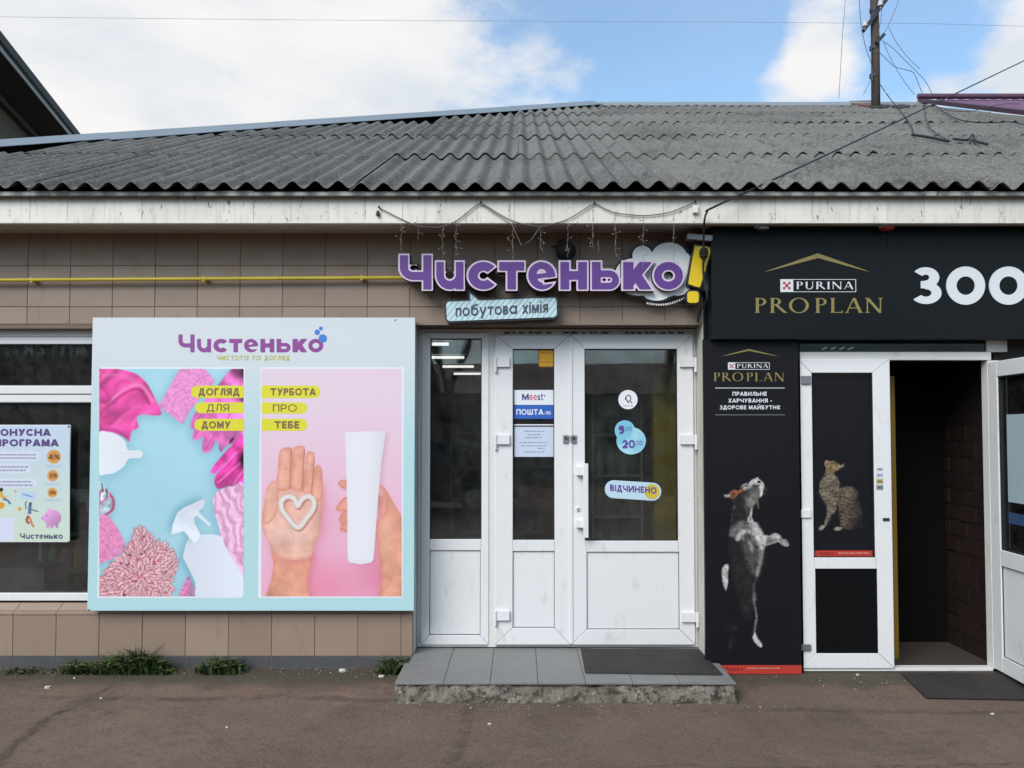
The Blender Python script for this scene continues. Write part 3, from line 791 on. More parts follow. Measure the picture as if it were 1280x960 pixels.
# hip and ridge flashing
def strip(name, A, B, n, wid, lift, mat, par, jag=.006):
    A, B = Vector(A), Vector(B); d = (B-A).normalized(); mb = MB()
    side1 = Vector((1, 0, 0)) if abs(d.x) < .95 else Vector((0, -1, -M_)).normalized()
    for k in range(n):
        p, q = A+(B-A)*(k/n), A+(B-A)*((k+1)/n+.004)
        j = [rng.uniform(-jag, jag) for _ in range(4)]
        a1 = Vector((wid*.72, -wid*.72, -wid*.34)); a2 = Vector((-wid, 0, -wid*M_*.9))
        if abs(d.x) > .95: a1, a2 = Vector((0, -wid, -wid*M_)), Vector((0, wid, -wid*M_))
        up = Vector((0, 0, lift+.002*(k % 2)))
        i0 = len(mb.v)
        for s_, jj in ((p, 0), (q, 1)):
            mb.v += [tuple(s_+a1+up+Vector((0, 0, j[jj]))), tuple(s_+up+Vector((0, 0, .045))), tuple(s_+a2+up)]
            mb.v += [tuple(s_+a1+up+Vector((0, 0, j[jj]-.006))), tuple(s_+up+Vector((0, 0, .037))), tuple(s_+a2+up-Vector((0, 0, .006)))]
        mb.f += [(i0, i0+1, i0+7, i0+6), (i0+1, i0+2, i0+8, i0+7), (i0+3, i0+9, i0+10, i0+4), (i0, i0+6, i0+9, i0+3), (i0+4, i0+10, i0+11, i0+5), (i0+2, i0+5, i0+11, i0+8)]
        mb.build(name, mat, par); mb = MB()
mb = MB(); mb.tube([rp(hipX(0), 0, -.005), rp(1.2, RT, -.005)], .06, 8); mb.build('hip_batten', simple('hip_batten_wood', (.03, .027, .024), .9), roof)
mb = MB(); mb.tube([rp(1.2, RT, -.005), rp(XR, RT, -.005)], .05, 8); mb.build('ridge_batten', simple('ridge_batten_wood', (.03, .027, .024), .9), roof)
strip('hip_flashing', rp(hipX(0), 0), rp(1.2, RT), 6, .24, .045, METAL, roof)
strip('ridge_cap', rp(1.25, RT), rp(XR, RT), 4, .13, .03, simple('pale_ridge_metal', (.22, .25, .27), .5, .2, 4, metal=.2, dirt=.5), roof)
# soffit and fascia boards
YF = 5.244; ZF1 = 3.234
box_obj('soffit', hipX(0)+.1, 6.8, YF+.02, YW+.16, ZS, ZS+.012, SOFFIT, bld)
fas = box_obj('fascia', hipX(0)+.08, 6.8, YF+.008, YF+.03, ZS-.004, ZF1, GROUT, bld)
x = hipX(0)+.08; off = (502-650)/998*YF
k0 = math.floor((x-off)/.247)
for k in range(k0, k0+56):
    a, b = max(x, off+k*.247), min(6.8, off+(k+1)*.247)
    if b-a < .03: continue
    j = rng.uniform(-.0012, .0012)
    box_obj('fascia_panel', a+.0010, b-.0010, YF+j, YF+.0075, ZS-.008+j, ZF1+rng.uniform(-.004, .003), FASCIA, fas)
mb = MB(); mb.box(hipX(0)+.08, 6.8, YF-.004, YF+.034, ZS-.022, ZS-.009); mb.build('fascia_drip_edge', FASCIA, bld)

# ------------------------------------------------------------------ the left shop window
YN = 5.685
def zy(py, Y): return P(0, py, Y).z
def xx(px, Y): return (P(px, 540, Y)).x
wf = MB()
zt, zb = zy(421, YN), zy(751, YN)
wf.box(NX0, NX1, YN, YN+.07, zt-.052, zt); wf.box(NX0, NX1, YN, YN+.07, zb, zb+.055)
wf.box(NX0, NX0+.07, YN, YN+.07, zb+.055, zt-.052); wf.box(NX1-.07, NX1, YN, YN+.07, zb+.055, zt-.052)
z1, z2 = zy(503, YN), zy(482, YN)
wf.box(NX0+.07, NX1-.07, YN+.004, YN+.066, z1, z2)
win = wf.build('window', PVC, bld, bevel=.004)
win['label'] = 'white plastic shop window frame with a transom'
box_obj('roller_shutter_box', NX0, NX1, YN-.005, YN+.075, zt+.002, NZ1+.012, PVC_OLD, win)
box_obj('transom_joint', NX0+.07, NX1-.07, YN+.001, YN+.006, (z1+z2)/2-.003, (z1+z2)/2+.003, GASKET, win)
for (a, b) in ((zb+.055, z1), (z2, zt-.052)):
    g = MB()
    for (x0, x1, c, d) in ((NX0+.07, NX1-.07, a, a+.007), (NX0+.07, NX1-.07, b-.007, b), (NX0+.07, NX0+.077, a+.007, b-.007), (NX1-.077, NX1-.07, a+.007, b-.007)):
        g.box(x0, x1, YN+.012, YN+.05, c, d)
    g.build('gasket', GASKET, win)
    box_obj('pane', NX0+.077, NX1-.077, YN+.028, YN+.034, a+.007, b-.007, GLASS, win)

# ------------------------------------------------------------------ the entrance: side light and double door
def frame_piece(mb, x0, x1, z0, z1, y0, y1): mb.box(min(x0, x1), max(x0, x1), y0, y1, min(z0, z1), max(z0, z1))
def leaf(name, px0, px1, py0, py1, glass, panel, Yf, par, label, dirty=PVC, th=.065):
    """a door leaf or side light given by picture edges on its own plane Yf"""
    X0, X1, Z0, Z1 = xx(px0, Yf), xx(px1, Yf), zy(py1, Yf), zy(py0, Yf)
    gx0, gx1, gz1, gz0 = xx(glass[0], Yf), xx(glass[1], Yf), zy(glass[2], Yf), zy(glass[3], Yf)
    qx0, qx1, qz1, qz0 = xx(panel[0], Yf), xx(panel[1], Yf), zy(panel[2], Yf), zy(panel[3], Yf)
    mb = MB()
    i0 = len(mb.v)
    # mitred outer frame: four trapezoids with a real hairline joint at each corner
    def prism(pts):
        i = len(mb.v); n = len(pts)
        mb.v += [(x, Yf, z) for x, z in pts]+[(x, Yf+th, z) for x, z in pts]
        mb.f.append(tuple(range(i, i+n))); mb.f.append(tuple(range(i+n, i+2*n))[::-1])
        for k in range(n): mb.f.append((i+k, i+n+k, i+n+(k+1) % n, i+(k+1) % n))
    e = .0011
    prism([(X0+e, Z0), (X1-e, Z0), (qx1-e, qz0), (qx0+e, qz0)])
    prism([(X1, Z0+e), (X1, Z1-e), (gx1, gz1-e), (gx1, gz0), (qx1, qz1), (qx1, qz0+e)])
    prism([(X1-e, Z1), (X0+e, Z1), (gx0+e, gz1), (gx1-e, gz1)])
    prism([(X0, Z1-e), (X0, Z0+e), (qx0, qz0+e), (qx0, qz1), (gx0, gz0), (gx0, gz1-e)])
    prism([(qx0+e, qz1), (qx1-e, qz1), (gx1-e, gz0), (gx0+e, gz0)])
    d = mb.build(name, dirty, par, bevel=.0035); d['label'] = label
    for nm, (a, b, c, f) in (('glazing_seal', (gx0, gx1, gz0, gz1)), ('panel_seal', (qx0, qx1, qz0, qz1))):
        s = MB(); w_ = .0055 if nm == 'glazing_seal' else .003
        s.box(a, b, Yf+.008, Yf+.05, c, c+w_); s.box(a, b, Yf+.008, Yf+.05, f-w_, f); s.box(a, a+w_, Yf+.008, Yf+.05, c+w_, f-w_); s.box(b-w_, b, Yf+.008, Yf+.05, c+w_, f-w_)
        s.build(nm, GASKET, d)
    box_obj('pane', gx0+.0055, gx1-.0055, Yf+.026, Yf+.032, gz0+.0055, gz1-.0055, GLASS, d)
    box_obj('panel', qx0+.003, qx1-.003, Yf+.013, Yf+.04, qz0+.003, qz1-.003, PVC, d, bevel=.002)
    return d
def hinge(px, py0, py1, wpx, side, Yf, par):
    z1, z0 = zy(py0, Yf), zy(py1, Yf); x0 = xx(px, Yf); w = wpx/998*Yf
    mb = MB(); h = z1-z0
    if side > 0:
        mb.box(x0+.028, x0+w, Yf-.022, Yf+.001, z0+h*.36, z1); mb.lathe((x0+.014, Yf-.014, z0), (0, 0, 1), [(0, .011), (h*.30, .011), (h*.31, .013), (h, .013)], 12); mb.box(x0+.014, x0+.03, Yf-.016, Yf-.002, z0+h*.42, z1-h*.06)
    else:
        mb.box(x0-w, x0-.028, Yf-.022, Yf+.001, z0+h*.36, z1); mb.lathe((x0-.014, Yf-.014, z0), (0, 0, 1), [(0, .011), (h*.30, .011), (h*.31, .013), (h, .013)], 12); mb.box(x0-.03, x0-.014, Yf-.016, Yf-.002, z0+h*.42, z1-h*.06)
    mb.build('hinge', PVC, par, bevel=.003)
fr = MB(); Yo = YD+.012
fx0, fx1, fz1, fz0 = DX0+.006, DX1-.006, DZ1-.008, .096
fr.box(fx0, fx1, Yo, Yo+.07, fz1-.05, fz1); fr.box(fx0, xx(529, Yo), Yo, Yo+.07, fz0, fz1-.05); fr.box(xx(861, Yo), fx1, Yo, Yo+.07, fz0, fz1-.05)
fr.box(xx(610, Yo), xx(621, Yo), Yo-.004, Yo+.07, fz0, fz1-.05); fr.box(xx(529, Yo), xx(861, Yo), Yo+.004, Yo+.06, fz0, fz0+.02)
dframe = fr.build('door_frame', PVC_OLD, bld, bevel=.003)
# protective film still left along the head of the frame, with its printed marks
film = MB(); xs_ = 620
while xs_ < 858:
    w_ = rng.uniform(3, 9); a, b = P(xs_, 417.0, Yo-.0015), P(xs_+w_, 414.8, Yo-.0015)
    if rng.random() < .72: film.poly([(a.x, Yo-.0015, a.z), (b.x, Yo-.0015, a.z), (b.x, Yo-.0015, b.z), (a.x, Yo-.0015, b.z)])
    xs_ += w_+rng.uniform(1.5, 6)
film.build('film_print', simple('film_ink', (.07, .06, .055), .6, .3, 30), dframe)
sidel = leaf('side_light', 527, 611, 416, 806, (537.5, 602, 423, 674), (537.5, 601, 688, 794), YD, bld, 'narrow fixed side light left of the double door')
dn = leaf('door', 619, 712.4, 419, 806, (641, 693, 436, 675), (641, 693, 689, 785), YD-.012, bld, 'narrow leaf of the white double door, with taped notices')
dw_ = leaf('door', 713.4, 867, 418, 806, (731, 847, 436, 676), (733, 848, 690, 787), YD-.012, bld, 'wide leaf of the white double door, with the pull handle')
box_obj('cover_strip', xx(711.6, YD), xx(715.2, YD), YD-.020, YD-.0125, zy(804, YD), zy(421, YD), PVC, dw_)
for a, b in ((447, 465.5), (543.5, 562), (763, 781.5)): hinge(617, a, b, 20, 1, YD-.012, dn); hinge(872, a+(2 if a > 700 else 0), b+(2 if a > 700 else 0), 22, -1, YD-.012, dw_)
hd = MB(); Yh = YD-.012
for (a, b) in ((583, 594), (649, 659)):
    p, q = P(720, b, Yh), P(732, a, Yh); hd.box(p.x, q.x, Yh-.045, Yh+.001, p.z, q.z)
p, q = P(728.5, 671, Yh), P(734.5, 579, Yh); hd.box(p.x, q.x, Yh-.064, Yh-.042, p.z, q.z)
hd.build('handle', PVC, dw_, bevel=.004)
kp = MB(); c = P(722.5, 636, Yh); kp.lathe(c, (0, -1, 0), [(-.001, .017), (.006, .017), (.008, .014)], 18); kp.build('lock_plate', PVC, dw_)
kh = MB(); kh.lathe(c+Vector((0, -.008, 0)), (0, -1, 0), [(0, .0065), (.0012, .0065)], 12); kh.box(c.x-.003, c.x+.003, Yh-.0092, Yh-.008, c.z-.02, c.z); kh.build('keyhole', GASKET, dw_)
# hasp with a small lock joining the two leaves
ha = thing('hasp_lock', P(712, 556, Yh-.01), 'small steel hasp with plates bridging the two white door leaves', 'lock')
for (a, b) in ((704, 711), (713.6, 720.5)):
    p, q = P(a, 554, Yh), P(b, 544, Yh); box_obj('plate', p.x, q.x, Yh-.0105, Yh-.0002, p.z, q.z, STEEL, ha, bevel=.001)
    mb = MB(); cc = (P((a+b)/2, 547.5, Yh)); mb.lathe(cc+Vector((0, -.0105, 0)), (0, -1, 0), [(0, .010), (.008, .010), (.010, .006)], 10); mb.build('lug', GASKET, ha)
mb = MB(); mb.tube([P(709, 547.5, Yh-.026), P(712.3, 546.5, Yh-.034), P(716, 547.5, Yh-.026)], .005, 8); mb.build('shackle', STEEL, ha)
# ------------------------------------------------------------------ inside the shop (seen dimly through the glass)
room = MB()
room.poly([(-6.3, YD+.1, .06), (1.29, YD+.1, .06), (1.29, 15, .06), (-6.3, 15, .06)])
room.poly([(-6.3, YW+.2, 2.75), (-6.3, 15, 2.75), (1.29, 15, 2.75), (1.29, YW+.2, 2.75)])
room.poly([(-6.3, 15, 0), (1.29, 15, 0), (1.29, 15, 2.8), (-6.3, 15, 2.8)])
room.poly([(1.285, YD+.1, 0), (1.285, 15, 0), (1.285, 15, 2.8), (1.285, YD+.1, 2.8)][::-1])
room.poly([(-6.29, YD+.1, 0), (-6.29, 15, 0), (-6.29, 15, 2.8), (-6.29, YD+.1, 2.8)])
room.build('interior_room', simple('interior_grey', (.30, .30, .29), .8, .2, 2), bld)
TUBE = emit('lamp_tube', (1, .98, .95), 1.3)
for (Y, a, b) in ((7.8, -1.15, -.70), (9.2, -1.15, -.645), (10.5, -1.02, -.61), (11.8, -.98, -.5)):
    t = thing('ceiling_lamp', ((a+b)/2, Y, 2.5), {7.8: 'nearest', 9.2: 'second', 10.5: 'third', 11.8: 'farthest'}[Y]+' of the fluorescent lamps inside the shop seen through the narrow side light', 'lamp', 'fluorescent lamps in the shop')
    mb = MB(); mb.tube([(a, Y, 2.5), (b, Y, 2.5)], .017, 8); mb.build('tube', TUBE, t)
    box_obj('housing', a-.03, b+.03, Y-.04, Y+.04, 2.535, 2.60, PVC, t); box_obj('rod', (a+b)/2-.005, (a+b)/2+.005, Y-.005, Y+.005, 2.6, 2.75, STEEL, t)
prodcols = [(0.02, .12, .05), (.03, .25, .12), (.35, .34, .32), (.25, .06, .05), (.04, .07, .25), (.40, .33, .05), (.22, .20, .20), (.03, .16, .14), (.40, .38, .38), (.30, .12, .2)]
PRODM = [simple('product_%s' % n, c, .4, .1) for n, c in zip(('green', 'mint', 'white', 'red', 'blue', 'yellow', 'grey', 'teal', 'pale', 'pink'), prodcols)]
SHELFM = simple('shelf_board', (.42, .42, .41), .5)
def shelf_unit(x0, x1, y0, y1, zs, label, prod=None, seed=0, top=2.0):
    t = thing('shop_shelf', ((x0+x1)/2, (y0+y1)/2, .06), label, 'shelf')
    g = random.Random(seed)
    box_obj('back_panel', x0, x1, y1-.02, y1, .06, top, SHELFM, t)
    for x in (x0, x1-.02): box_obj('side_panel', x, x+.02, y0+.01, y1-.021, .06, top, SHELFM, t)
    for k, z in enumerate(zs):
        box_obj('shelf', x0+.021, x1-.021, y0, y1-.021, z, z+.025, SHELFM, t)
    for k, z in enumerate(zs):
        x = x0+.03; nxt = zs[k+1]-z-.05 if k+1 < len(zs) else .26
        i = 0
        while x < x1-.12:
            w = g.uniform(.07, .11); h = min(nxt, g.uniform(.17, .28)); m = PRODM[prod[(i//3+k) % len(prod)]] if prod else g.choice(PRODM)
            mb = MB(); mb.lathe((x+w/2, y0+.09, z+.026), (0, 0, 1), [(0, w*.46), (h*.62, w*.46), (h*.78, w*.2), (h*.82, w*.2), (h*.83, w*.26), (h, w*.26)], 8)
            mb.build('bottle', m, t); x += w+.012; i += 1
    return t
shelf_unit(.62, 1.06, 6.9, 7.3, [.2, .55, .9, 1.25, 1.6], 'shelf of green and white bottles behind the wide door glass', [0, 2, 1, 2, 7, 8], 4)
shelf_unit(-.75, .40, 8.6, 9.0, [.2, .55, .9, 1.25, 1.6], 'shop shelf with mixed bottles deep behind the double door', None, 7, 1.9)
shelf_unit(-3.9, -2.2, 6.5, 6.9, [.2, .5, .8], 'low shelf of bottles behind the left shop window', None, 9, 1.15)
t = thing('yellow_column', (1.19, 6.55, .06), 'yellow painted column inside the shop behind the wide door glass', 'column')
box_obj('shaft', 1.08, 1.275, 6.45, 6.6, .06, 2.74, simple('yellow_column_paint', (.72, .52, .03), .5, .15), t)
box_obj('notice_plate', 1.02, 1.10, 6.42, 6.444, 1.08, 1.22, PVC, t)
# a pale carton standing low behind the left window
box_obj('base_board', -5.0, -2.9, YN+.075, 6.4, .34, .40, SHELFM, bld)
t = tag(box_obj('cardboard_carton', xx(6, 5.95), xx(64, 5.95), 5.9, 6.2, .401, .64, simple('grey_carton', (.20, .21, .22), .7), None), 'plain grey carton standing low behind the left window glass', 'carton')

# ------------------------------------------------------------------ right hand shop: black front, door, vestibule
YS, YP, YR = 5.40, 5.46, 5.52
sx0, sx1 = xx(891, YS), 4.6
# dark pier panel between the two shops
box_obj('black_pier_panel', DX1+.021, xx(998, 5.55), 5.50, 5.58, .0, ZS-.002, BLACK, bld)
box_obj('black_pier_panel', DX1-.0, sx0, 5.565, 5.60, 2.2, ZS-.001, BLACK, bld)
# transom zone above the open door
tz0, tz1 = zy(448, YR), zy(440, YR)
R0, R1, RO = xx(998, YR), xx(1237, YR), xx(1114, YR)
fr = MB(); fr.box(R0+.002, xx(1240, YR), YR-.01, YR+.06, tz0-.012, tz1)
fr.box(R1-.01, xx(1250, YR), YR-.006, YR+.07, .02, tz0-.014)
fr.box(R0+.004, R1-.012, YR-.008, YR+.07, .006, .026)
fr.box(xx(1236, YR), xx(1262, YR), YR+.005, YR+.06, tz1+.002, 2.42)
pf = fr.build('pet_shop_door_frame', PVC_OLD, bld, bevel=.003)
box_obj('transom_pane', R0, R1, YR+.02, YR+.026, tz1+.002, 2.42, mat_glass('transom_glass', (.10, .10, .11), .6), pf)
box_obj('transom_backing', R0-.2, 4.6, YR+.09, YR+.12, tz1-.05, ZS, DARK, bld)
mb = MB()
for k in range(4):
    a = P(1026+k*11, 437, YR+.0175); mb.poly([a, a+Vector((.018, 0, .0)), a+Vector((.05, 0, .018)), a+Vector((.036, 0, .02))])
mb.build('transom_sticker_mark', PVC, pf)
# the closed leaf carrying the cat poster
DARKGLASS = mat_glass('dark_door_glass', (.10, .10, .11), 1.0)
dl = leaf('door', 998.5, 1113.5, 449, 835.5, (1015.5, 1092, 466, 697), (1017, 1094, 711, 817), YR-.02, bld, 'closed pet shop door leaf with the cat poster')
for c in list(dl.children):
    if c.name.split('.')[0] in ('panel',): c.data.materials.clear(); c.data.materials.append(simple('black_door_panel', (.0040, .0048, .0055), .35, .1, spec=.15))
for (a, b) in ((470, 480), (637, 647), (805, 813)):
    p, q = P(1001, b, YR-.02), P(1013, a, YR-.02)
    box_obj('hinge', p.x, q.x, YR-.034, YR-.019, p.z, q.z, PVC if a == 637 else STEEL, dl, bevel=.002)
p, q = P(1103.5, 651, YR-.02), P(1111.5, 647.5, YR-.02); box_obj('strike_plate', p.x, q.x, YR-.026, YR-.019, p.z, q.z, GASKET, dl)
# the leaf standing open towards the street, seen along its outer face
def open_leaf():
    hx, hy = xx(1249, YR-.02), YR-.02; W, Hh = .78, tz0-.03; ang = math.radians(-93)
    d = Vector((math.cos(ang), math.sin(ang), 0)); n = Vector((d.y, -d.x, 0))       # n faces the camera side
    if n.x > 0: n = -n
    def piece(mb, a, b, z0, z1, t0, t1):
        pts = [(a, t0), (b, t0), (b, t1), (a, t1)]; i = len(mb.v)
        for z in (z0, z1):
            for u, t in pts: q = Vector((hx, hy, z))+d*u+n*t; mb.v.append(tuple(q))
        mb.f += [(i, i+1, i+2, i+3), (i+7, i+6, i+5, i+4)]+[(i+k, i+4+k, i+4+(k+1) % 4, i+(k+1) % 4) for k in range(4)]
    z0, z1 = .03, Hh; fw = .105; zm0, zm1 = zy(700, YR)-.02, zy(684, YR)-.0
    mb = MB(); piece(mb, 0, fw, z0, z1, 0, .065); piece(mb, W-fw, W, z0, z1, 0, .065); piece(mb, fw, W-fw, z1-fw, z1, .0, .065); piece(mb, fw, W-fw, z0, z0+fw, 0, .065); piece(mb, fw, W-fw, zm0, zm1, 0, .065)
    o = mb.build('door', PVC, bld, bevel=.004); o['label'] = 'pet shop door leaf standing open towards the street'
    mb = MB(); piece(mb, fw, W-fw, zm1, z1-fw, .025, .031); mb.build('pane', DARKGLASS, o)
    mb = MB(); piece(mb, fw, W-fw, z0+fw, zm0, .02, .05); mb.build('panel', PVC, o)
    mb = MB()
    for (a, b, c, e) in ((fw, fw+.008, zm1, z1-fw), (W-fw-.008, W-fw, zm1, z1-fw), (fw+.008, W-fw-.008, zm1, zm1+.008), (fw+.008, W-fw-.008, z1-fw-.008, z1-fw), (fw, fw+.004, z0+fw, zm0), (fw+.004, W-fw, zm0-.004, zm0), (fw+.004, W-fw, z0+fw, z0+fw+.004)): piece(mb, a, b, c, e, .012, .056)
    mb.build('glazing_seal', GASKET, o)
    s = thing('door_notice', Vector((hx, hy, 1.2))+d*.3+n*.04, 'pale blue paper notice on the open right hand door', 'notice')
    mb = MB(); piece(mb, fw+.05, W-fw-.05, zy(628, 5.3), zy(518, 5.3), .0315, .0330); mb.build('sheet', simple('pale_blue_paper', (.34, .44, .48), .6, .06), s)
    mb = MB(); piece(mb, fw+.05, W-fw-.06, zy(655, 5.3), zy(641, 5.3), .0315, .0330); mb.build('small_sticker', simple('navy_sticker', (.03, .07, .16), .5, .1), s)
open_leaf()
# vestibule
V0, V1, VB = R0+.02, xx(1246, YR)+.03, 6.25
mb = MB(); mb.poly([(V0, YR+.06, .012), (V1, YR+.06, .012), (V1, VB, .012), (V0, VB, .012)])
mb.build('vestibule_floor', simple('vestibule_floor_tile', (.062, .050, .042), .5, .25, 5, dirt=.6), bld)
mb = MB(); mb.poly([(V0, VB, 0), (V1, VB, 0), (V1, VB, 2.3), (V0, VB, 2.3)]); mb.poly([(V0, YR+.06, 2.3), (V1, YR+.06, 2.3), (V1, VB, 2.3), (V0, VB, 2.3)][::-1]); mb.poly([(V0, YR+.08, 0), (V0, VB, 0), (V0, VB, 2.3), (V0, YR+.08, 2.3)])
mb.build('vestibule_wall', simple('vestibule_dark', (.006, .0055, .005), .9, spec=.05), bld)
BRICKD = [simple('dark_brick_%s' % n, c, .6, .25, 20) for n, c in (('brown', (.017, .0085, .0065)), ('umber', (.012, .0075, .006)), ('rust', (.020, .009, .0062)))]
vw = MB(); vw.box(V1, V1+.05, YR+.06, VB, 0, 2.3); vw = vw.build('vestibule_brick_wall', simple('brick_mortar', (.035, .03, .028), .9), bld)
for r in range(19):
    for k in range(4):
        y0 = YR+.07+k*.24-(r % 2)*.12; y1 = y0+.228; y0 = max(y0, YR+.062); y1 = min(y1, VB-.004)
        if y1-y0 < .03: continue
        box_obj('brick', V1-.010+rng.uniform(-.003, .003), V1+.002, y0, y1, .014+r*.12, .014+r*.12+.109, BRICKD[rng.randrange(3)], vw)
mb = MB(); a = P(1116, 500, 5.62); mb.box(xx(1108, 5.80), xx(1119.2, 5.80), 5.80, 5.86, .013, zy(470, 5.80)); mb.build('yellow_door_post', simple('yellow_ochre_paint', (.22, .125, .006), .5, .2), bld)
# threshold lamp glint
for (nm, x) in (('wall_right', 0),): pass
box_obj('shop_front_wall', 4.0, 6.8, 5.56, 5.75, 0, ZS, BLACK, bld)
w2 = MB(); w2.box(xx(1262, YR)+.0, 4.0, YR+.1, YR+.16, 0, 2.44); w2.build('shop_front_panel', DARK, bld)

# ------------------------------------------------------------------ the black fascia sign of the pet shop
WHITEP = simple('white_print', (.62, .64, .66), .45, .04)
GOLD = simple('gold_print', (.235, .19, .055), .4, .12, 8)
REDP = simple('red_print', (.42, .035, .022), .5, .08)
REDC = simple('dark_red_print', (.36, .03, .045), .5, .05)
def purina_block(par, Y, px0, px1, py0, py1, txt):
    """checkerboard emblem and framed name"""
    h = py1-py0
    px_rect('emblem_ground', px0, px0+h, py0, py1, Y-.0006, WHITEP, par)
    mb = MB(); c = h/5.0
    for j in range(5):
        for i in range(5):
            if (i, j) in ((1, 1), (3, 1), (1, 3), (3, 3), (2, 2)):
                m_ = -c*.12 if i == 2 else c*.02; q = [P(px0+i*c+m_+(.05*h if i == 0 else 0), py0+(j+1)*c-m_, Y-.0012), P(px0+(i+1)*c-m_, py0+(j+1)*c-m_, Y-.0012), P(px0+(i+1)*c-m_, py0+j*c+m_, Y-.0012), P(px0+i*c+m_+(.05*h if i == 0 else 0), py0+j*c+m_, Y-.0012)]
                mb.poly(q)
    mb.build('emblem_checks', REDC, par)
    t = max(.55, h*.04); fm = MB()
    def rr(a, b, c_, d): 
        p, q = P(a, d, Y-.0006), P(b, c_, Y-.0006); fm.poly([(p.x, Y-.0006, p.z), (q.x, Y-.0006, p.z), (q.x, Y-.0006, q.z), (p.x, Y-.0006, q.z)])
    rr(px0+h, px1, py0, py0+t); rr(px0+h, px1, py1-t, py1); rr(px1-t, px1, py0+t, py1-t)
    fm.build('name_frame', WHITEP, par)
    print_serif('lettering', txt, px0+h+h*.22, px1-h*.2, py1-h*.22, h*.58, Y-.0012, WHITEP, par)
def chevron(par, Y, x0, xm, x1, yb, yt, th):
    f = polygon([(x0, yb), (xm, yt), (x1, yb), (xm, yt+th)]); print_shape('gold_roof_emblem', f, (x0-1, x1+1, yt-1, yb+1), .6, Y-.0006, GOLD, par)
sg = thing('shop_fascia_sign', (2.9, YS, 2.3), 'wide black fascia sign with gold lettering and big white 300 above the open door', 'sign')
zb_, zt_ = zy(424, YS), ZS-.002
for k, (a, b) in enumerate(((sx0, xx(1113, YS)), (xx(1113, YS)+.0015, xx(1300, YS)+.2), (xx(1300, YS)+.2015, 4.6))):
    box_obj('sign_panel', a, b, YS, YS+.09, zb_, zt_, BLACK, sg, bevel=.002)
chevron(sg, YS, 952, 1022.5, 1091, 341, 316.5, 6)
purina_block(sg, YS, 975.5, 1070, 349, 365, 'PURINA')
print_serif('gold_lettering', 'PRO', 943, 1011, 391, 18.5, YS-.0008, GOLD, sg, res=1/24)
print_serif('gold_lettering', 'PLAN', 1018.5, 1103, 391, 18.5, YS-.0008, GOLD, sg, res=1/24)
lay = (('3', 1141, 1177), ('0', 1183, 1231.5), ('0', 1236.5, 1285))
for c, a, b in lay:
    g, W = glyph(c, .27) if c == '3' else (ring(.55, .5, .55, .52, .29, .27), 1.1)
    po, ed = polygonize(g, -.05, W+.05, -.06, 1.06, 1/40); mb = MB()
    to_mesh(mb, po, ed, lambda x, y: P(a+x*(b-a)/W, 380-y*46, YS-.006), lambda x, y: P(a+x*(b-a)/W, 380-y*46, YS-.006)+Vector((0, .0055, 0)))
    mb.build('white_digit', WHITEP, sg)
# two small fixings under the soffit
for px, lab in ((951, 'small grey junction box under the soffit above the gold emblem'), (1107, 'grey lamp bracket with a red end under the soffit')):
    a = P(px, 287, 5.33); t = thing('soffit_fixture', (a.x, 5.33, ZS-.03), lab, 'fixture')
    box_obj('housing', a.x-.035, a.x+.035, 5.30, 5.36, ZS-.028, ZS-.001, PVC_OLD, t, bevel=.003)
    box_obj('cover', a.x-.02, a.x+.045, 5.295, 5.365, ZS-.044, ZS-.0285, STEEL if px < 1000 else REDP, t, bevel=.003)

# ------------------------------------------------------------------ tall dog poster on the pier
dp = thing('dog_poster', (1.58, YP, 0), 'tall black poster with a begging white dog beside the double door', 'poster')
dx0, dx1 = xx(880, YP), xx(998.5, YP)
zr = zy(831.5, YP)
box_obj('poster_board', dx0, dx1, YP, YP+.03, zr+.0005, zy(424, YP)-.001, BLACKP, dp)
box_obj('red_footer', dx0, dx1, YP+.0003, YP+.03, .004, zr, REDP, dp)
chevron(dp, YP, 897, 936, 978, 446.5, 436, 2.6)
purina_block(dp, YP, 910, 962, 453, 462, 'PURINA')
print_serif('gold_lettering', 'PRO', 892, 929, 476.5, 11, YP-.0008, GOLD, dp, res=1/16)
print_serif('gold_lettering', 'PLAN', 933, 980, 476.5, 11, YP-.0008, GOLD, dp, res=1/16)
px_rect('rule', 894, 981, 484.6, 485.4, YP-.0006, WHITEP, dp); px_rect('rule', 894, 981, 518.2, 518.9, YP-.0006, simple('grey_print', (.2, .2, .2), .5), dp)
for s_, a, b, y in (('ПРАВИЛЬНЕ', 915.5, 958.5, 494.7), ('ХАРЧУВАННЯ –', 910.5, 965, 503.2), ('ЗДОРОВЕ МАЙБУТНЄ', 899.5, 975.5, 511.7)):
    print_text('lettering', s_, a, b, y, 5.0, YP-.0008, WHITEP, dp, w=.21, gap=.16)
print_serif('footer_lettering', 'PURINA', 908, 929, 838.5, 4, YP-.0006, BLACKP, dp, res=1/10)
def tiny_lines(name, par, Y, px0, px1, py, h, mat, seed, words=6):
    g = random.Random(seed); x = px0; mb = MB()
    while x < px1-1:
        w = min(g.uniform(2, 8), px1-x); mb.poly([P(x, py+h, Y), P(x+w, py+h, Y), P(x+w, py, Y), P(x, py, Y)]); x += w+1.1
    mb.build(name, mat, par)
tiny_lines('footer_small_print', dp, YP-.0006, 934, 975, 834.6, 1.3, simple('pale_red_print', (.5, .25, .2), .5), 3)
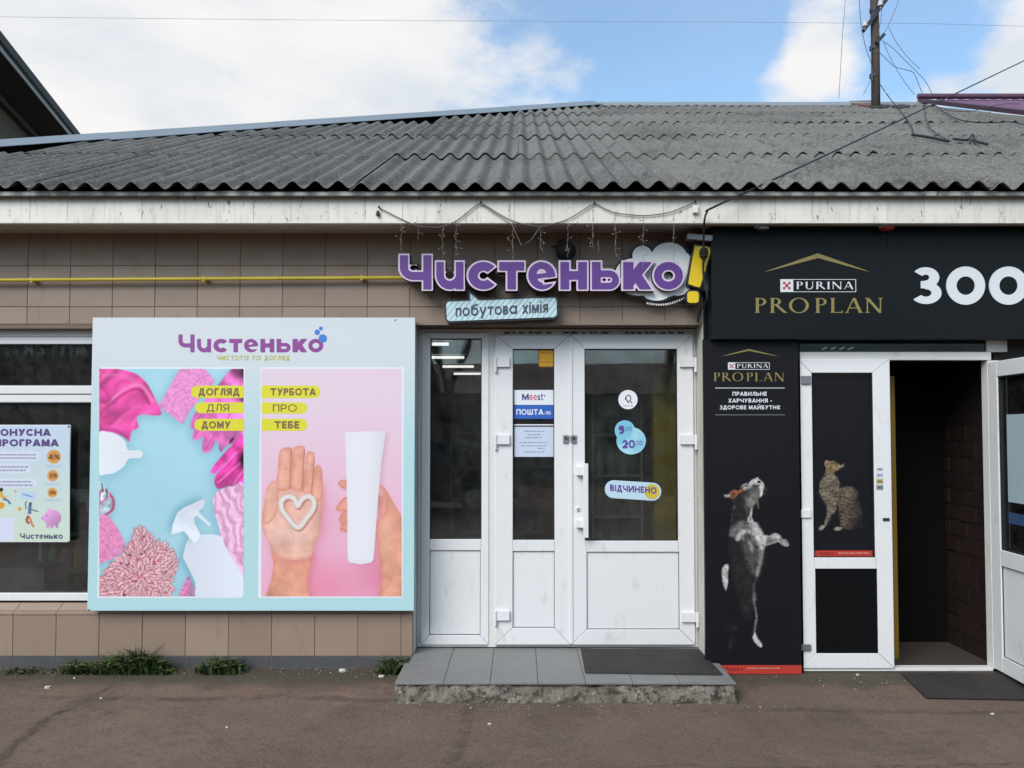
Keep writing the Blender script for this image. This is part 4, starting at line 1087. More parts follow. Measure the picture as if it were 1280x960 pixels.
def dog_picture():
    A = lambda pts: [(890+x/8.727, 585+y/8.727) for x, y in pts]
    Bz = lambda pts: [(890+x/7.38, 690+y/7.38) for x, y in pts]
    p = Pic(884, 995, 590, 822, 2.0, (20.3, 19.8, 24)); g = np.random.default_rng(8)
    fine, mid = p.noise(.55, 31, 2), p.noise(2.2, 32, 3)
    streak = blur(g.standard_normal((p.ny, p.nx)), .5); streak = sum(np.roll(streak, k, 0) for k in range(6)); streak /= streak.std()
    def lit(pts, col, soft=1.6, dens=1.0, tx=.22, fuzz=.7):
        tx *= .55; fuzz *= .5
        f = polygon(smooth_pts(pts, 4)); d = f(p.X, p.Y)+fuzz*streak*.6+fuzz*.5*fine
        m = np.clip(.5-d/(2*soft), 0, 1); c = np.array(col if not isinstance(col, (int, float)) else (col*1.0, col*.985, col*.965), float)
        p.paint(m*dens, c[None, None]*np.clip(1+tx*(.55*fine+.45*streak)+.10*mid, .25, 1.35)[..., None])
    def line(pts, w, col, a, soft=1.0):
        s = smooth_pts(pts, 6, False); d = np.min([np.hypot(p.X-x, p.Y-y) for x, y in s], 0); p.paint(np.clip(.5-(d-w+.3*fine)/soft, 0, 1)*a, col)
    # hind leg, foot and tail: only their lit edges show
    lit(Bz([(90, 170), (118, 120), (156, 126), (148, 200), (148, 290), (128, 362), (106, 312), (94, 240)]), 168, .9)
    line(Bz([(452, 30), (450, 110), (414, 225), (386, 310)]), 1.4, (96, 95, 96), .8, 2.0)
    line(Bz([(386, 300), (382, 380), (390, 470), (404, 550), (410, 610), (396, 700), (390, 762)]), 1.2, (138, 137, 138), .85, 2.0)
    lit(Bz([(376, 380), (400, 380), (404, 450), (370, 480)]), 120, 1.4)
    lit(Bz([(374, 792), (398, 748), (420, 792), (464, 858), (448, 882), (404, 846)]), 184, .9)
    lit(Bz([(150, 880), (180, 800), (186, 860), (170, 890)]), 44, 2.5); lit(Bz([(130, 700), (240, 680), (220, 720)]), 36, 3)
    # the unlit far side of the body, only just out of the dark
    lit(A([(200, 760), (260, 700), (400, 700), (560, 800), (560, 960), (520, 1150), (470, 1290), (445, 1480), (420, 1640), (330, 1600), (290, 1400), (230, 1200), (200, 1000)]), 37, 5.0, .9, .3)
    lit(A([(210, 300), (300, 260), (400, 270), (420, 420), (400, 600), (260, 640), (230, 480)]), 36, 4.0, .9, .3)
    # belly and chest
    lit(A([(330, 840), (420, 800), (540, 880), (560, 960), (535, 1080), (500, 1180), (430, 1140), (370, 1000)]), 72, 3.0, .9, .4)
    lit(A([(515, 860), (572, 850), (556, 960), (535, 1060), (490, 1190), (480, 1120), (515, 1000)]), 138, 1.8, .9, .35)
    lit(A([(186, 740), (204, 680), (244, 615), (330, 578), (440, 588), (505, 622), (560, 730), (585, 800), (560, 880), (500, 900), (420, 840), (300, 780), (230, 760)]), 96, 2.2, 1, .32, 1.2)
    lit(A([(400, 590), (480, 598), (525, 660), (568, 740), (582, 840), (545, 900), (500, 820), (455, 740), (420, 690)]), 172, 1.5, .95, .2)
    lit(A([(256, 780), (284, 716), (350, 672), (450, 676), (500, 740), (440, 730), (380, 712), (330, 740), (290, 800)]), 168, 1.2, .95, .22)
    lit(A([(350, 760), (390, 725), (430, 760), (420, 800), (380, 830)]), 58, 1.4, .8); lit(A([(425, 800), (470, 830), (500, 880), (470, 880), (430, 840)]), 52, 1.0, .8)
    lit(A([(385, 780), (420, 800), (450, 860), (440, 930), (400, 850)]), 138, 1.2, .8)
    # raised foreleg and paw
    lit(A([(540, 742), (620, 738), (690, 712), (745, 738), (768, 775), (812, 786), (840, 832), (826, 864), (776, 852), (720, 812), (650, 836), (560, 850)]), 164, .9)
    lit(A([(600, 790), (690, 770), (720, 800), (640, 830), (590, 830)]), 86, 1.3, .75); line(A([(735, 770), (755, 800), (775, 840)]), .6, (70, 68, 68), .6); line(A([(785, 800), (815, 850)]), .5, (80, 78, 78), .6)
    # neck
    lit(A([(340, 330), (400, 300), (480, 330), (460, 410), (436, 460), (430, 520), (450, 600), (370, 600), (372, 520), (345, 430)]), 58, 2.0, 1, .3)
    lit(A([(424, 440), (442, 436), (436, 500), (436, 540), (452, 600), (388, 596), (388, 548), (408, 520)]), 172, .9)
    line(A([(244, 420), (226, 500), (214, 580), (200, 690)]), .45, (110, 110, 112), .8)
    # head thrown back, muzzle up
    lit(A([(380, 260), (420, 190), (520, 200), (556, 250), (540, 310), (500, 350), (460, 420), (400, 430), (370, 360)]), 96, 1.6, 1, .28)
    lit(A([(392, 200), (410, 150), (450, 122), (490, 112), (530, 132), (562, 165), (570, 200), (558, 255), (545, 305), (522, 305), (524, 240), (500, 200), (450, 180), (415, 220)]), 172, .8, 1, .16)
    lit(A([(310, 215), (340, 178), (380, 165), (412, 185), (402, 240), (350, 250)]), 142, 1.0, 1, .3)
    lit(A([(360, 250), (400, 236), (420, 290), (400, 330), (340, 320), (330, 290)]), 50, 1.5, .8)
    lit(A([(188, 300), (200, 258), (240, 236), (290, 244), (340, 202), (336, 258), (292, 282), (262, 322), (230, 338), (204, 334)]), (124, 78, 54), .9, 1, .3)
    lit(A([(222, 290), (246, 262), (268, 280), (244, 312)]), (76, 48, 36), .9, .6); lit(A([(128, 300), (160, 288), (196, 284), (192, 314), (150, 320)]), (146, 146, 150), .9, 1)
    lit(A([(484, 360), (500, 352), (516, 430), (500, 438)]), (116, 98, 62), .8, .9)
    for (x, y, rx, ry, c) in ((512, 152, 2.0, 1.5, (22, 20, 22)), (368, 196, 1.7, 1.0, (20, 18, 18)), (500, 190, 1.8, .7, (34, 30, 30)), (478, 205, 2.2, .6, (52, 48, 48)), (496, 108, 1.6, .5, (214, 214, 214)), (364, 188, .5, .4, (190, 190, 190)), (380, 214, 1.4, .5, (196, 184, 150))):
        q = A([(x, y)])[0]; p.shape(ell(q[0], q[1], rx, ry), c, .8)
    w = np.array(A([(545+20*g.random(), 200+90*g.random()) for _ in range(16)])); p.strokes(w, g.uniform(-.7, 1.0, 16), 6, (150, 150, 150), .28, 15, .5)
    p.build('dog_picture', YP-.0009, PRINT, dp)
dog_picture()

# ------------------------------------------------------------------ cat poster on the door
YC = YR-.02+.024
cp = thing('cat_poster', (P(1053, 697, YC).x, YC, P(1053, 697, YC).z), 'black poster of a seated tabby cat looking up, fixed in the door glass', 'poster')
a, b = P(1018.5, 688, YC), P(1090.5, 469, YC); box_obj('poster_sheet', a.x, b.x, YC, YC+.0015, a.z, b.z, BLACKP, cp)
a2, b2 = P(1018.5, 696, YC), P(1090.5, 688, YC); box_obj('red_footer', a2.x, b2.x, YC+.0002, YC+.0015, a2.z, b2.z-.0004, REDP, cp)
print_serif('footer_lettering', 'PURINA', 1025, 1042, 693.6, 3.4, YC-.0006, BLACKP, cp, res=1/10)
tiny_lines('footer_small_print', cp, YC-.0006, 1048, 1086, 690.8, 1.2, simple('pale_red_print_small', (.55, .28, .22), .5), 5)
def cat_picture():
    z = lambda pts: [(1000+x/6, 550+y/6) for x, y in pts]
    p = Pic(1019.5, 1090, 566, 668, 2.0, (20.3, 19.8, 24)); g = np.random.default_rng(4)
    def fur(pts, bright, ang, n, L, seed, soft=1.6, dens=1.0, stripe=None, edge=None):
        f = polygon(smooth_pts(z(pts), 4)); d = f(p.X, p.Y); m = np.clip(-d/soft, 0, 1); b = np.array(bright, float)
        tex = np.clip(.85+.10*p.noise(.9, seed), .3, 1.2)
        if stripe is not None: tex = tex*(1-.42*np.clip(np.sin(stripe(p.X, p.Y)*.8+1.5*p.noise(1.8, seed+5))*1.1+.35*p.noise(.7, seed+6), 0, 1))*(.92+.16*p.noise(4, seed+7))
        sh = 1 if edge is None else np.clip(edge(p.X, p.Y), 0, 1)
        p.paint(m*dens*sh, b[None, None]*tex[..., None])
        xs = g.uniform(p.b[0], p.b[1], n*12); ys = g.uniform(p.b[2], p.b[3], n*12); ok = f(xs, ys) < .3
        if edge is not None: ok &= g.random(len(xs)) < np.clip(edge(xs, ys), 0, 1)
        q = np.stack([xs[ok], ys[ok]], 1)[:n]; a = ang+g.normal(0, .4, len(q))
        p.strokes(q, a, L, np.clip(b*1.2, 0, 240), .28, seed); p.strokes(q[::3]+.3, a[::3], L, b*.3, .28, seed+1)
    # back and haunch fading to the right, body, chest, legs, head
    fur([(290, 370), (340, 345), (400, 352), (435, 385), (440, 450), (470, 540), (478, 600), (470, 668), (380, 676), (330, 660), (300, 590), (285, 500), (282, 420)], (112, 97, 80), 1.2, 500, 3, 1,
        stripe=lambda X, Y: (Y*1.1-X*.35)*1.5, edge=lambda X, Y: 1.15-(X-1058)/22.0-np.maximum(Y-640, 0)/45)
    fur([(190, 240), (250, 250), (290, 290), (300, 350), (292, 430), (276, 520), (240, 560), (205, 500), (160, 430), (138, 370), (150, 310), (172, 270)], (138, 126, 108), 1.4, 600, 3, 2, stripe=lambda X, Y: (Y+.25*X)*1.55)
    fur([(200, 490), (245, 500), (240, 560), (222, 600), (205, 640), (185, 650), (180, 612), (196, 560)], (142, 128, 106), 1.5, 200, 2.5, 3, stripe=lambda X, Y: Y*2.0)
    fur([(136, 668), (150, 640), (186, 630), (196, 645), (178, 672), (150, 680)], (160, 148, 128), .2, 80, 2, 4)
    fur([(290, 560), (318, 545), (330, 590), (322, 650), (300, 655), (296, 610)], (118, 106, 90), 1.5, 120, 2.5, 5, stripe=lambda X, Y: Y*2.0)
    fur([(248, 668), (270, 648), (312, 648), (322, 664), (300, 682), (262, 684)], (160, 148, 128), .2, 80, 2, 6)
    fur([(190, 150), (215, 158), (250, 152), (280, 172), (306, 190), (300, 222), (270, 236), (240, 258), (205, 262), (188, 230), (192, 190)], (150, 128, 98), .3, 320, 2.2, 7, soft=1.1, stripe=lambda X, Y: (X*.8+Y)*1.9)
    fur([(180, 180), (186, 156), (205, 150), (228, 165), (224, 200), (204, 208), (190, 202)], (158, 132, 104), 1.2, 70, 2, 8, soft=1.0)
    fur([(286, 186), (308, 192), (330, 172), (330, 184), (314, 208), (292, 216)], (176, 164, 146), -.3, 70, 2, 9, soft=1.0)
    fur([(222, 215), (262, 228), (252, 262), (215, 262)], (146, 120, 70), 1.3, 60, 2, 10, dens=.6)
    for (x, y, rx, ry, c) in ((268, 186, 1.3, .9, (150, 140, 70)), (269, 186, .5, .7, (10, 10, 10)), (205, 182, 1.2, 1.6, (92, 62, 52)), (327, 176, .8, .7, (90, 50, 46))):
        q = z([(x, y)])[0]; p.shape(ell(q[0], q[1], rx, ry), c, .7)
    w = np.array([z([(312, 196)])[0]]*7); p.strokes(w, np.linspace(-.9, 1.0, 7), 6, (180, 180, 180), .3, 12, .3)
    w = np.array([z([(455, 660)])[0], z([(440, 665)])[0], z([(465, 655)])[0]]); p.strokes(w, np.array([-1.2, -1.0, -1.3]), 5, (120, 116, 104), .4, 13, .2)
    p.build('cat_picture', YC-.0009, PRINT, cp)
cat_picture()
# four card stickers on the door stile
for k, (y, c, nm) in enumerate(((583.5, (.60, .61, .63), 'topmost white'), (591, (.55, .57, .66), 'second white and blue'), (598.7, (.40, .36, .17), 'third, yellow'), (606.3, (.17, .25, .22), 'lowest green'))):
    Yq = YR-.0207; a, b = P(1095.5, y+6.2, Yq), P(1104, y, Yq)
    t = tag(thing('payment_sticker', ((a.x+b.x)/2, Yq, a.z), nm+' card payment sticker on the door stile beside the cat', 'sticker', 'payment stickers on the door'), None)
    box_obj('sticker_face', a.x, b.x, Yq-.0002, Yq+.0004, a.z, b.z, simple('card_sticker', c, .4, .05), t)
    tiny_lines('sticker_mark', t, Yq-.0010, 1096.8, 1102.6, y+2.2, 1.6, simple('card_ink', (.05, .06, .16) if k < 2 else (.12, .05, .03), .5), k)
# ------------------------------------------------------------------ the big poster board
YB = 5.53
pb = thing('poster_board', (P(313, 764, YB).x, YB, P(313, 764, YB).z), 'large pale blue advertising board with two pictures left of the door', 'poster')
a, b = P(109, 763.5, YB), P(519, 397, YB)
def board_mat():
    m = Mat('board_print'); z = m.xyz()[2]
    t = m.nd('ShaderNodeMapRange'); m.link(z, t.inputs[0]); t.inputs[1].default_value, t.inputs[2].default_value = P(0, 560, YB).z, P(0, 440, YB).z
    m.color(m.mix(t.outputs[0], seen(172, 208, 212), seen(203, 208, 213))); m.rough(.42); m.bump(m.noise(1.8, 2), .04, .02); return m.m
box_obj('board', a.x, b.x, YB, YB+.028, a.z, b.z, board_mat(), pb, bevel=.0015)
PURPLE = simple('purple_print', seen(136, 62, 140), .5, .05); OLIVE = simple('olive_print', seen(176, 174, 84), .5, .05); BLUEP = simple('blue_print', seen(50, 122, 200), .5, .05)
TAGY = simple('yellow_tag_print', seen(214, 206, 44), .5, .04); BROWNP = simple('brown_print', seen(120, 92, 68), .5, .05)
WHITE = simple('white_poster_paper', seen(222, 224, 230), .45, .03)
def logo_positions(px0, px1):
    return [(c, px0+(x-498)/(856-498)*(px1-px0), px0+(y-498)/(856-498)*(px1-px0)) for c, x, y in
            (('Ч', 498, 541), ('u', 543.5, 581), ('с', 583.5, 621), ('т', 622, 657), ('е', 658.5, 696), ('н', 698.5, 735.5), ('ь', 738, 775.5), ('к', 777, 818), ('о', 815.5, 855.5))]
def flat_logo(name, px0, px1, base_, cap, Y, mat, par, w=.235, res=1/24):
    mb = MB()
    for c, a, b in logo_positions(px0, px1):
        g, W = glyph(c, w); po, ed = polygonize(g, -.05, W+.05, -.05, 1.05, res); s_ = (b-a)*.92/W
        to_mesh(mb, po, ed, lambda x, y: P(a+x*s_, base_-y*cap, Y))
    return mb.build(name, mat, par)
flat_logo('logo_lettering', 223, 406, 440.5, 22.5, YB-.0007, PURPLE, pb)
for (x, y, r) in ((403.5, 423, 5.2), (396.5, 415.3, 3.4), (401, 410.5, 2.4)):
    print_shape('blue_bubble', ell(x, y, r, r), (x-r-1, x+r+1, y-r-1, y+r+1), .45, YB-.0013, BLUEP, pb)
print_text('tagline_lettering', 'чистота та догляд', 271.5, 362, 450.5, 8.0, YB-.0007, OLIVE, pb, w=.17, gap=.2)
for (x0, x1) in ((121.5, 306.5), (322.5, 505)): px_rect('picture_border', x0, x1, 459, 747.5, YB-.0005, WHITE, pb)
def cleaning_picture():
    z = lambda pts: [(110+x/3.095, 450+y/3.095) for x, y in pts]
    p = Pic(124, 304.5, 461, 745.5, 1.3, (168, 210, 222)); g = np.random.default_rng(2)
    vg = (p.Y-461)/285; p.c *= (1-.05*vg)[..., None]; p.c += (6*p.noise(30, 1))[..., None]*.4
    SH = (-2, 3, 6, .55, (88, 150, 172))
    def tex(f, col, soft=1.0, n=None, amp=.1, shadow=SH):
        m = p.mask(f, soft)
        if shadow: p.paint(blur(p.mask(lambda X, Y: f(X-shadow[0], Y-shadow[1])), shadow[2]*p.ss)*shadow[3], shadow[4])
        c = np.array(col, float)[None, None]*(1+amp*(n if n is not None else 0*p.X))[..., None]
        p.paint(m, c); return m
    poly = lambda pts, k=4: polygon(smooth_pts(z(pts), k))
    spongeN = np.clip(p.noise(1.0, 7), -1.6, 1.2)
    # pink sponge top, with open pores
    tex(polygon(z([(272, 180), (352, 40), (400, 20), (455, 36), (492, 82), (400, 190), (366, 250)])), (226, 142, 196), 1.2, spongeN, .055)
    # rubber gloves, upper right
    gl = [(604, 30), (560, 30), (500, 100), (450, 160), (408, 215), (396, 262), (410, 272), (404, 300), (418, 314), (446, 300), (440, 340), (452, 362), (476, 352), (500, 310), (512, 360), (540, 330), (604, 300)]
    n = p.noise(7, 3)
    tex(poly(gl, 3), (214, 108, 176), 1.1, n, .14)
    for a_, b_ in (((500, 300), (560, 190)), ((450, 350), (520, 250)), ((410, 300), (470, 225)), ((404, 262), (440, 210))):
        q = z([a_, b_]); f = seg(q[0][0], q[0][1], q[1][0], q[1][1], 1.4); p.paint(p.mask(f, 1.2)*.5, (150, 48, 118))
    g2 = [(604, 300), (560, 330), (524, 366), (480, 420), (478, 440), (496, 438), (540, 380), (500, 440), (488, 470), (500, 500), (528, 496), (556, 490), (590, 530), (604, 524)]
    tex(poly(g2, 3), (226, 70, 160), 1.1, n, .2)
    for a_, b_ in (((500, 480), (590, 400)), ((520, 420), (575, 360)), ((560, 488), (600, 430))):
        q = z([a_, b_]); p.paint(p.mask(seg(q[0][0], q[0][1], q[1][0], q[1][1], 2.2), 2.0)*.55, (244, 150, 204)); p.paint(p.mask(seg(q[0][0]+1.6, q[0][1]+2, q[1][0]+1.6, q[1][1]+2, 1.5), 1.5)*.5, (160, 30, 110))
    q = z([(556, 312)])[0]; p.shape(rot(ell(q[0], q[1], 4.5, 1.6), -.9, *q), (96, 24, 74), 1.2)
    # crumpled pink cloth, upper left: folds as bands of light and dark
    cl = [(40, 20), (110, 34), (178, 50), (222, 84), (250, 130), (284, 205), (262, 216), (210, 212), (188, 226), (196, 262), (168, 278), (160, 318), (138, 300), (100, 286), (40, 284)]
    fN = np.sin((p.X*.9+p.Y*1.0)*.16+1.8*p.noise(14, 9))*.5+.5*np.sin((p.X*.5-p.Y*1.2)*.12+1.6*p.noise(18, 10))
    m = tex(poly(cl, 3), (216, 72, 148), 1.1, fN, .20)
    for pts, w_, c_, a_ in (([(60, 200), (100, 150), (150, 110), (205, 100), (250, 160)], 5, (238, 140, 190), .75), ([(52, 205), (95, 165), (150, 125), (200, 116), (236, 170)], 4, (160, 30, 96), .6), ([(60, 60), (120, 60), (180, 80)], 6, (232, 122, 178), .5),
                            ([(60, 110), (84, 150), (70, 190)], 6, (170, 44, 110), .5), ([(100, 260), (150, 200), (200, 180)], 6, (232, 116, 176), .5), ([(80, 250), (130, 210), (160, 190)], 5, (172, 44, 112), .5), ([(170, 270), (186, 230), (240, 200)], 4, (240, 130, 190), .5), ([(60, 270), (110, 276), (150, 300)], 5, (166, 36, 104), .6)):
        s = smooth_pts(z(pts), 6, False); f = uni(*[seg(*s[i], *s[i+1], .1) for i in range(len(s)-1)]); p.paint(np.exp(-np.maximum(f(p.X, p.Y), 0)**2/(w_*.45)**2)*m*a_, c_)
    ws = np.sin(p.X*2.6+p.Y*1.4); p.paint(m*np.clip(ws, 0, 1)*.16, (246, 170, 210))
    # white round bottle with a thin neck
    tex(poly([(40, 290), (76, 280), (116, 292), (146, 320), (156, 350), (206, 352), (206, 380), (158, 384), (140, 412), (104, 438), (70, 444), (40, 436)], 4), (219, 222, 228), 1.0, -((p.X-124)/70-.3), .05, (3, 3, 6, .5, (100, 160, 180)))
    q = z([(48, 362), (204, 362)]); p.paint(p.mask(seg(*q[0], *q[1], .8), 1.2)*.4, (188, 192, 202))
    # clothes peg basket with a red rim
    f = poly([(40, 520), (62, 500), (86, 516), (104, 545), (100, 580), (76, 602), (40, 616)], 4); d = f(p.X, p.Y)
    tex(f, (176, 196, 206), 1.0, p.noise(3, 12), .12); p.paint(np.exp(-(d+1.6)**2/2.4), (176, 52, 96))
    for k in range(5):
        q = z([(44+9*k, 470+10*k), (50+8*k, 505+9*k)]); p.paint(p.mask(seg(*q[0], *q[1], 1.3), 1.0), (70, 84, 88) if k % 2 else (214, 216, 214))
    q = z([(44, 560), (82, 530)]); p.paint(p.mask(seg(*q[0], *q[1], 2.2), 1.2), (206, 106, 146))
    # second sponge left and small one below
    tex(polygon(z([(40, 606), (76, 600), (120, 660), (152, 734), (96, 770), (40, 792)])), (218, 136, 178), 1.1, spongeN, .055)
    tex(polygon(z([(350, 914), (388, 832), (430, 914)])), (216, 126, 170), 1.1, spongeN, .08)
    # chenille mop: hundreds of short plump fingers
    f = poly([(30, 920), (52, 850), (100, 790), (150, 740), (164, 706), (200, 658), (236, 672), (250, 700), (300, 720), (334, 760), (342, 800), (320, 850), (320, 890), (280, 925)], 4)
    tex(f, (196, 116, 132), 1.5, p.noise(1.2, 14), .25)
    xs = g.uniform(124, 222, 5000); ys = g.uniform(660, 746, 5000); ok = f(xs, ys) < -1.0; xs, ys = xs[ok][:640], ys[ok][:640]; c0 = z([(200, 840)])[0]
    order = np.argsort(g.random(len(xs)))
    for i in order:
        a_ = math.atan2(ys[i]-c0[1], xs[i]-c0[0])+g.normal(0, .5); L = g.uniform(3.5, 6.5)
        x0, y0 = xs[i], ys[i]; x1, y1 = x0+math.cos(a_)*L, y0+math.sin(a_)*L
        i0, i1 = max(0, int((min(x0, x1)-3-124)*p.ss)), int((max(x0, x1)+4-124)*p.ss); j0, j1 = max(0, int((min(y0, y1)-3-461)*p.ss)), int((max(y0, y1)+4-461)*p.ss)
        Xs, Ys = p.X[j0:j1, i0:i1], p.Y[j0:j1, i0:i1]
        if Xs.size == 0: continue
        t = np.clip(((Xs-x0)*(x1-x0)+(Ys-y0)*(y1-y0))/(L*L), 0, 1); dd = np.hypot(Xs-x0-t*(x1-x0), Ys-y0-t*(y1-y0))
        for rr, cc in ((2.1, np.array((132, 60, 72))), (1.45, np.array((232, 188, 196))*g.uniform(.88, 1.04))):
            al = np.clip(.5+(rr-dd)/.8, 0, 1)[..., None]*(.55 if rr > 2 else .95); p.c[j0:j1, i0:i1] = p.c[j0:j1, i0:i1]*(1-al)+cc*al
    # folded pale towel right
    tw = [(604, 500), (560, 492), (520, 500), (486, 530), (490, 590), (510, 660), (520, 720), (560, 780), (604, 836)]
    fN = np.sin((p.X*1.3-p.Y*.35)*.42+2.0*p.noise(9, 21)); m = tex(poly(tw, 4), (230, 178, 206), 1.1, fN, .12)
    p.paint(m*np.clip(np.sin((p.X*1.2-p.Y*.5)*.6+2.4*p.noise(10, 22))-.6, 0, 1)*.9, (196, 108, 156))
    # white spray bottle and its trigger head
    tex(poly([(384, 700), (410, 680), (506, 680), (530, 720), (570, 790), (604, 850), (604, 930), (430, 930), (414, 860), (380, 790), (368, 760)], 4), (214, 218, 228), 1.1, (p.X-270)/60, .05, (-4, 2, 5, .6, (80, 140, 162)))
    tex(polygon(smooth_pts(z([(346, 592), (400, 560), (450, 540), (446, 574), (428, 588), (474, 636), (466, 642), (420, 604), (412, 632), (436, 680), (410, 712), (372, 664), (322, 676)]), 2)), (217, 221, 229), .9, p.noise(12, 30), .03, (-3, -3, 5, .65, (76, 138, 160)))
    q = z([(352, 600), (396, 650)]); p.paint(p.mask(seg(*q[0], *q[1], 1.2), 1.6)*.4, (180, 188, 202))
    p.build('cleaning_picture', YB-.0011, PRINT, pb)
cleaning_picture()
def hand_picture():
    z = lambda pts: [(315+x/3.095, 450+y/3.095) for x, y in pts]
    p = Pic(326.5, 502, 461, 745.5, 1.3, (222, 198, 212)); poly = lambda pts, k=4: polygon(smooth_pts(z(pts), k))
    v = np.clip((p.Y-500)/245, 0, 1)[..., None]; p.c = p.c*(1-v)+np.array((226, 168, 192))*v
    blob = lambda x, y, r: np.exp(-((p.X-x)**2+(p.Y-y)**2)/r**2)
    p.paint(blob(405, 735, 38)*.6, (224, 122, 150)); p.paint(blob(468, 720, 30)*.6, (216, 118, 150)); p.paint(blob(395, 650, 30)*.35, (222, 130, 160)); p.paint(blob(350, 470, 70)*.4, (216, 206, 214))
    def skin(f, col=(218, 158, 138), soft=1.0, seed=1, ed=.28, sh=None):
        d = f(p.X, p.Y); m = np.clip(.5-d/soft, 0, 1)
        if sh: p.paint(blur(p.mask(lambda X, Y: f(X-sh[0], Y-sh[1])), sh[2]*p.ss)*sh[3], (196, 96, 112))
        e = np.clip(1+d/5.5, 0, 1)**1.6; n = p.noise(5, seed)
        c = np.array(col, float)[None, None]*(1+.035*n)[..., None]; c = c*(1-ed*e[..., None])+np.array((196, 104, 84))*ed*e[..., None]
        p.paint(m, c); return m
    # forearm and open palm
    skin(poly([(82, 720), (222, 740), (226, 800), (214, 860), (212, 930), (62, 930), (72, 860), (84, 790)], 3), (216, 152, 128), seed=2, sh=(4, 2, 5, .5))
    skin(poly([(48, 560), (60, 500), (88, 472), (104, 500), (110, 500), (150, 490), (200, 492), (240, 490), (268, 470), (274, 520), (268, 610), (262, 670), (240, 720), (224, 765), (150, 775), (84, 750), (62, 700), (36, 640)], 4), (222, 172, 156), seed=3, sh=(3, 2, 5, .45))
    # fingers
    for k, pts in enumerate(([(96, 500), (100, 420), (106, 360), (118, 344), (146, 340), (158, 356), (154, 430), (148, 500)], [(150, 498), (154, 420), (160, 348), (172, 336), (196, 334), (206, 350), (200, 420), (194, 505)],
                             [(196, 510), (202, 430), (210, 366), (222, 356), (238, 360), (243, 380), (238, 450), (230, 515)], [(230, 515), (236, 450), (244, 416), (258, 408), (270, 424), (274, 470), (272, 540), (240, 545)])):
        skin(poly(pts, 4), (222, 164, 144), seed=4+k, ed=.42)
        q = z(pts); 
    for a_, b_ in (((152, 350), (146, 502)), ((203, 350), (194, 514)), ((242, 380), (230, 524))): q = z([a_, b_]); p.paint(p.mask(seg(*q[0], *q[1], .7), 1.3)*.75, (166, 84, 70))
    for y0, x0, x1 in ((420, 100, 150), (470, 100, 148), (410, 156, 200), (465, 152, 196), (430, 206, 238), (480, 200, 234)): q = z([(x0, y0), (x1, y0+3)]); p.paint(p.mask(seg(*q[0], *q[1], .6), 1.3)*.35, (186, 108, 92))
    # thumb fold and palm lines, paler heel of the hand
    p.paint(np.exp(-((p.X-364)**2/26**2+(p.Y-665)**2/13**2))*.5, (232, 202, 192))
    skin(poly([(40, 620), (46, 560), (62, 490), (86, 470), (100, 490), (102, 540), (96, 590), (80, 620), (50, 640)], 4), (224, 172, 152), seed=9, ed=.35)
    for pts in ([(104, 500), (112, 540), (90, 600), (60, 640)], [(250, 540), (190, 540), (120, 520)], [(130, 520), (140, 600), (160, 700)]):
        s = smooth_pts(z(pts), 5, False); f = uni(*[seg(*s[i], *s[i+1], .5) for i in range(len(s)-1)]); p.paint(p.mask(f, 1.5)*.35, (184, 96, 82))
    # heart drawn in cream on the palm
    s = smooth_pts(z([(176, 566), (164, 540), (138, 530), (114, 548), (116, 580), (140, 614), (178, 650), (214, 610), (238, 574), (238, 544), (218, 530), (194, 540)]), 5); s.append(s[0])
    fh = lambda X, Y: np.min([np.hypot(X-a_[0], Y-a_[1]) for a_ in s], 0)
    d = fh(p.X, p.Y); p.paint(np.clip(.6-(np.hypot(p.X-p.X, 0)+fh(p.X-1.2, p.Y-1.6)-3.6)/1.5, 0, 1)*.55, (150, 76, 62)); p.paint(np.clip(.5-(d-3.3)/1.0, 0, 1), np.array((216, 208, 202), float)[None, None]*(1.03-.11*(d/3.3)**2)[..., None])
    # hand behind the tube: finger tips left, thumb and wrist right
    for pts in ([(332, 478), (348, 466), (372, 472), (372, 500), (350, 498)], [(324, 580), (340, 550), (360, 532), (374, 540), (374, 580), (344, 586)], [(336, 620), (350, 592), (374, 586), (374, 630), (348, 636)], [(340, 656), (352, 632), (374, 632), (374, 664), (352, 664)]):
        skin(poly(pts, 4), (220, 156, 140), seed=20, ed=.5, sh=(1, 2, 2, .3))
    skin(poly([(480, 500), (496, 486), (520, 506), (548, 556), (574, 600), (580, 640), (582, 930), (498, 930), (500, 860), (494, 780), (484, 700), (478, 640), (500, 600), (484, 560)], 4), (216, 152, 128), seed=22, ed=.38, sh=(-3, 2, 5, .4))
    p.paint(np.exp(-((p.X-484)**2/9**2+(p.Y-668)**2/34**2))*.4, (230, 184, 164))
    skin(poly([(478, 510), (490, 488), (508, 500), (530, 545), (520, 600), (500, 612), (490, 580)], 4), (222, 158, 142), seed=23, ed=.4)
    f = poly([(486, 500), (496, 490), (506, 502), (504, 526), (492, 524)], 4); p.paint(p.mask(f, 1.0)*.6, (232, 182, 176))
    # white tube
    tb = polygon(z([(358, 280), (518, 276), (500, 400), (486, 560), (470, 770), (462, 784), (420, 792), (376, 784), (370, 770), (368, 560), (364, 400)]))
    p.paint(blur(p.mask(lambda X, Y: tb(X-3, Y-2)), 3.5)*.35, (180, 110, 130)); d = tb(p.X, p.Y)
    sh = np.clip((p.X-448)/28, -1, 1); p.paint(np.clip(.5-d, 0, 1), np.array((224, 222, 228), float)[None, None]*(1-.05*sh**2-.02*(p.Y > 700))[..., None])
    for y in (296,): q = z([(360, y), (514, y-3)]); p.paint(p.mask(seg(*q[0], *q[1], .5), 1.0)*.3, (196, 196, 206))
    p.build('hand_picture', YB-.0011, PRINT, pb)
hand_picture()
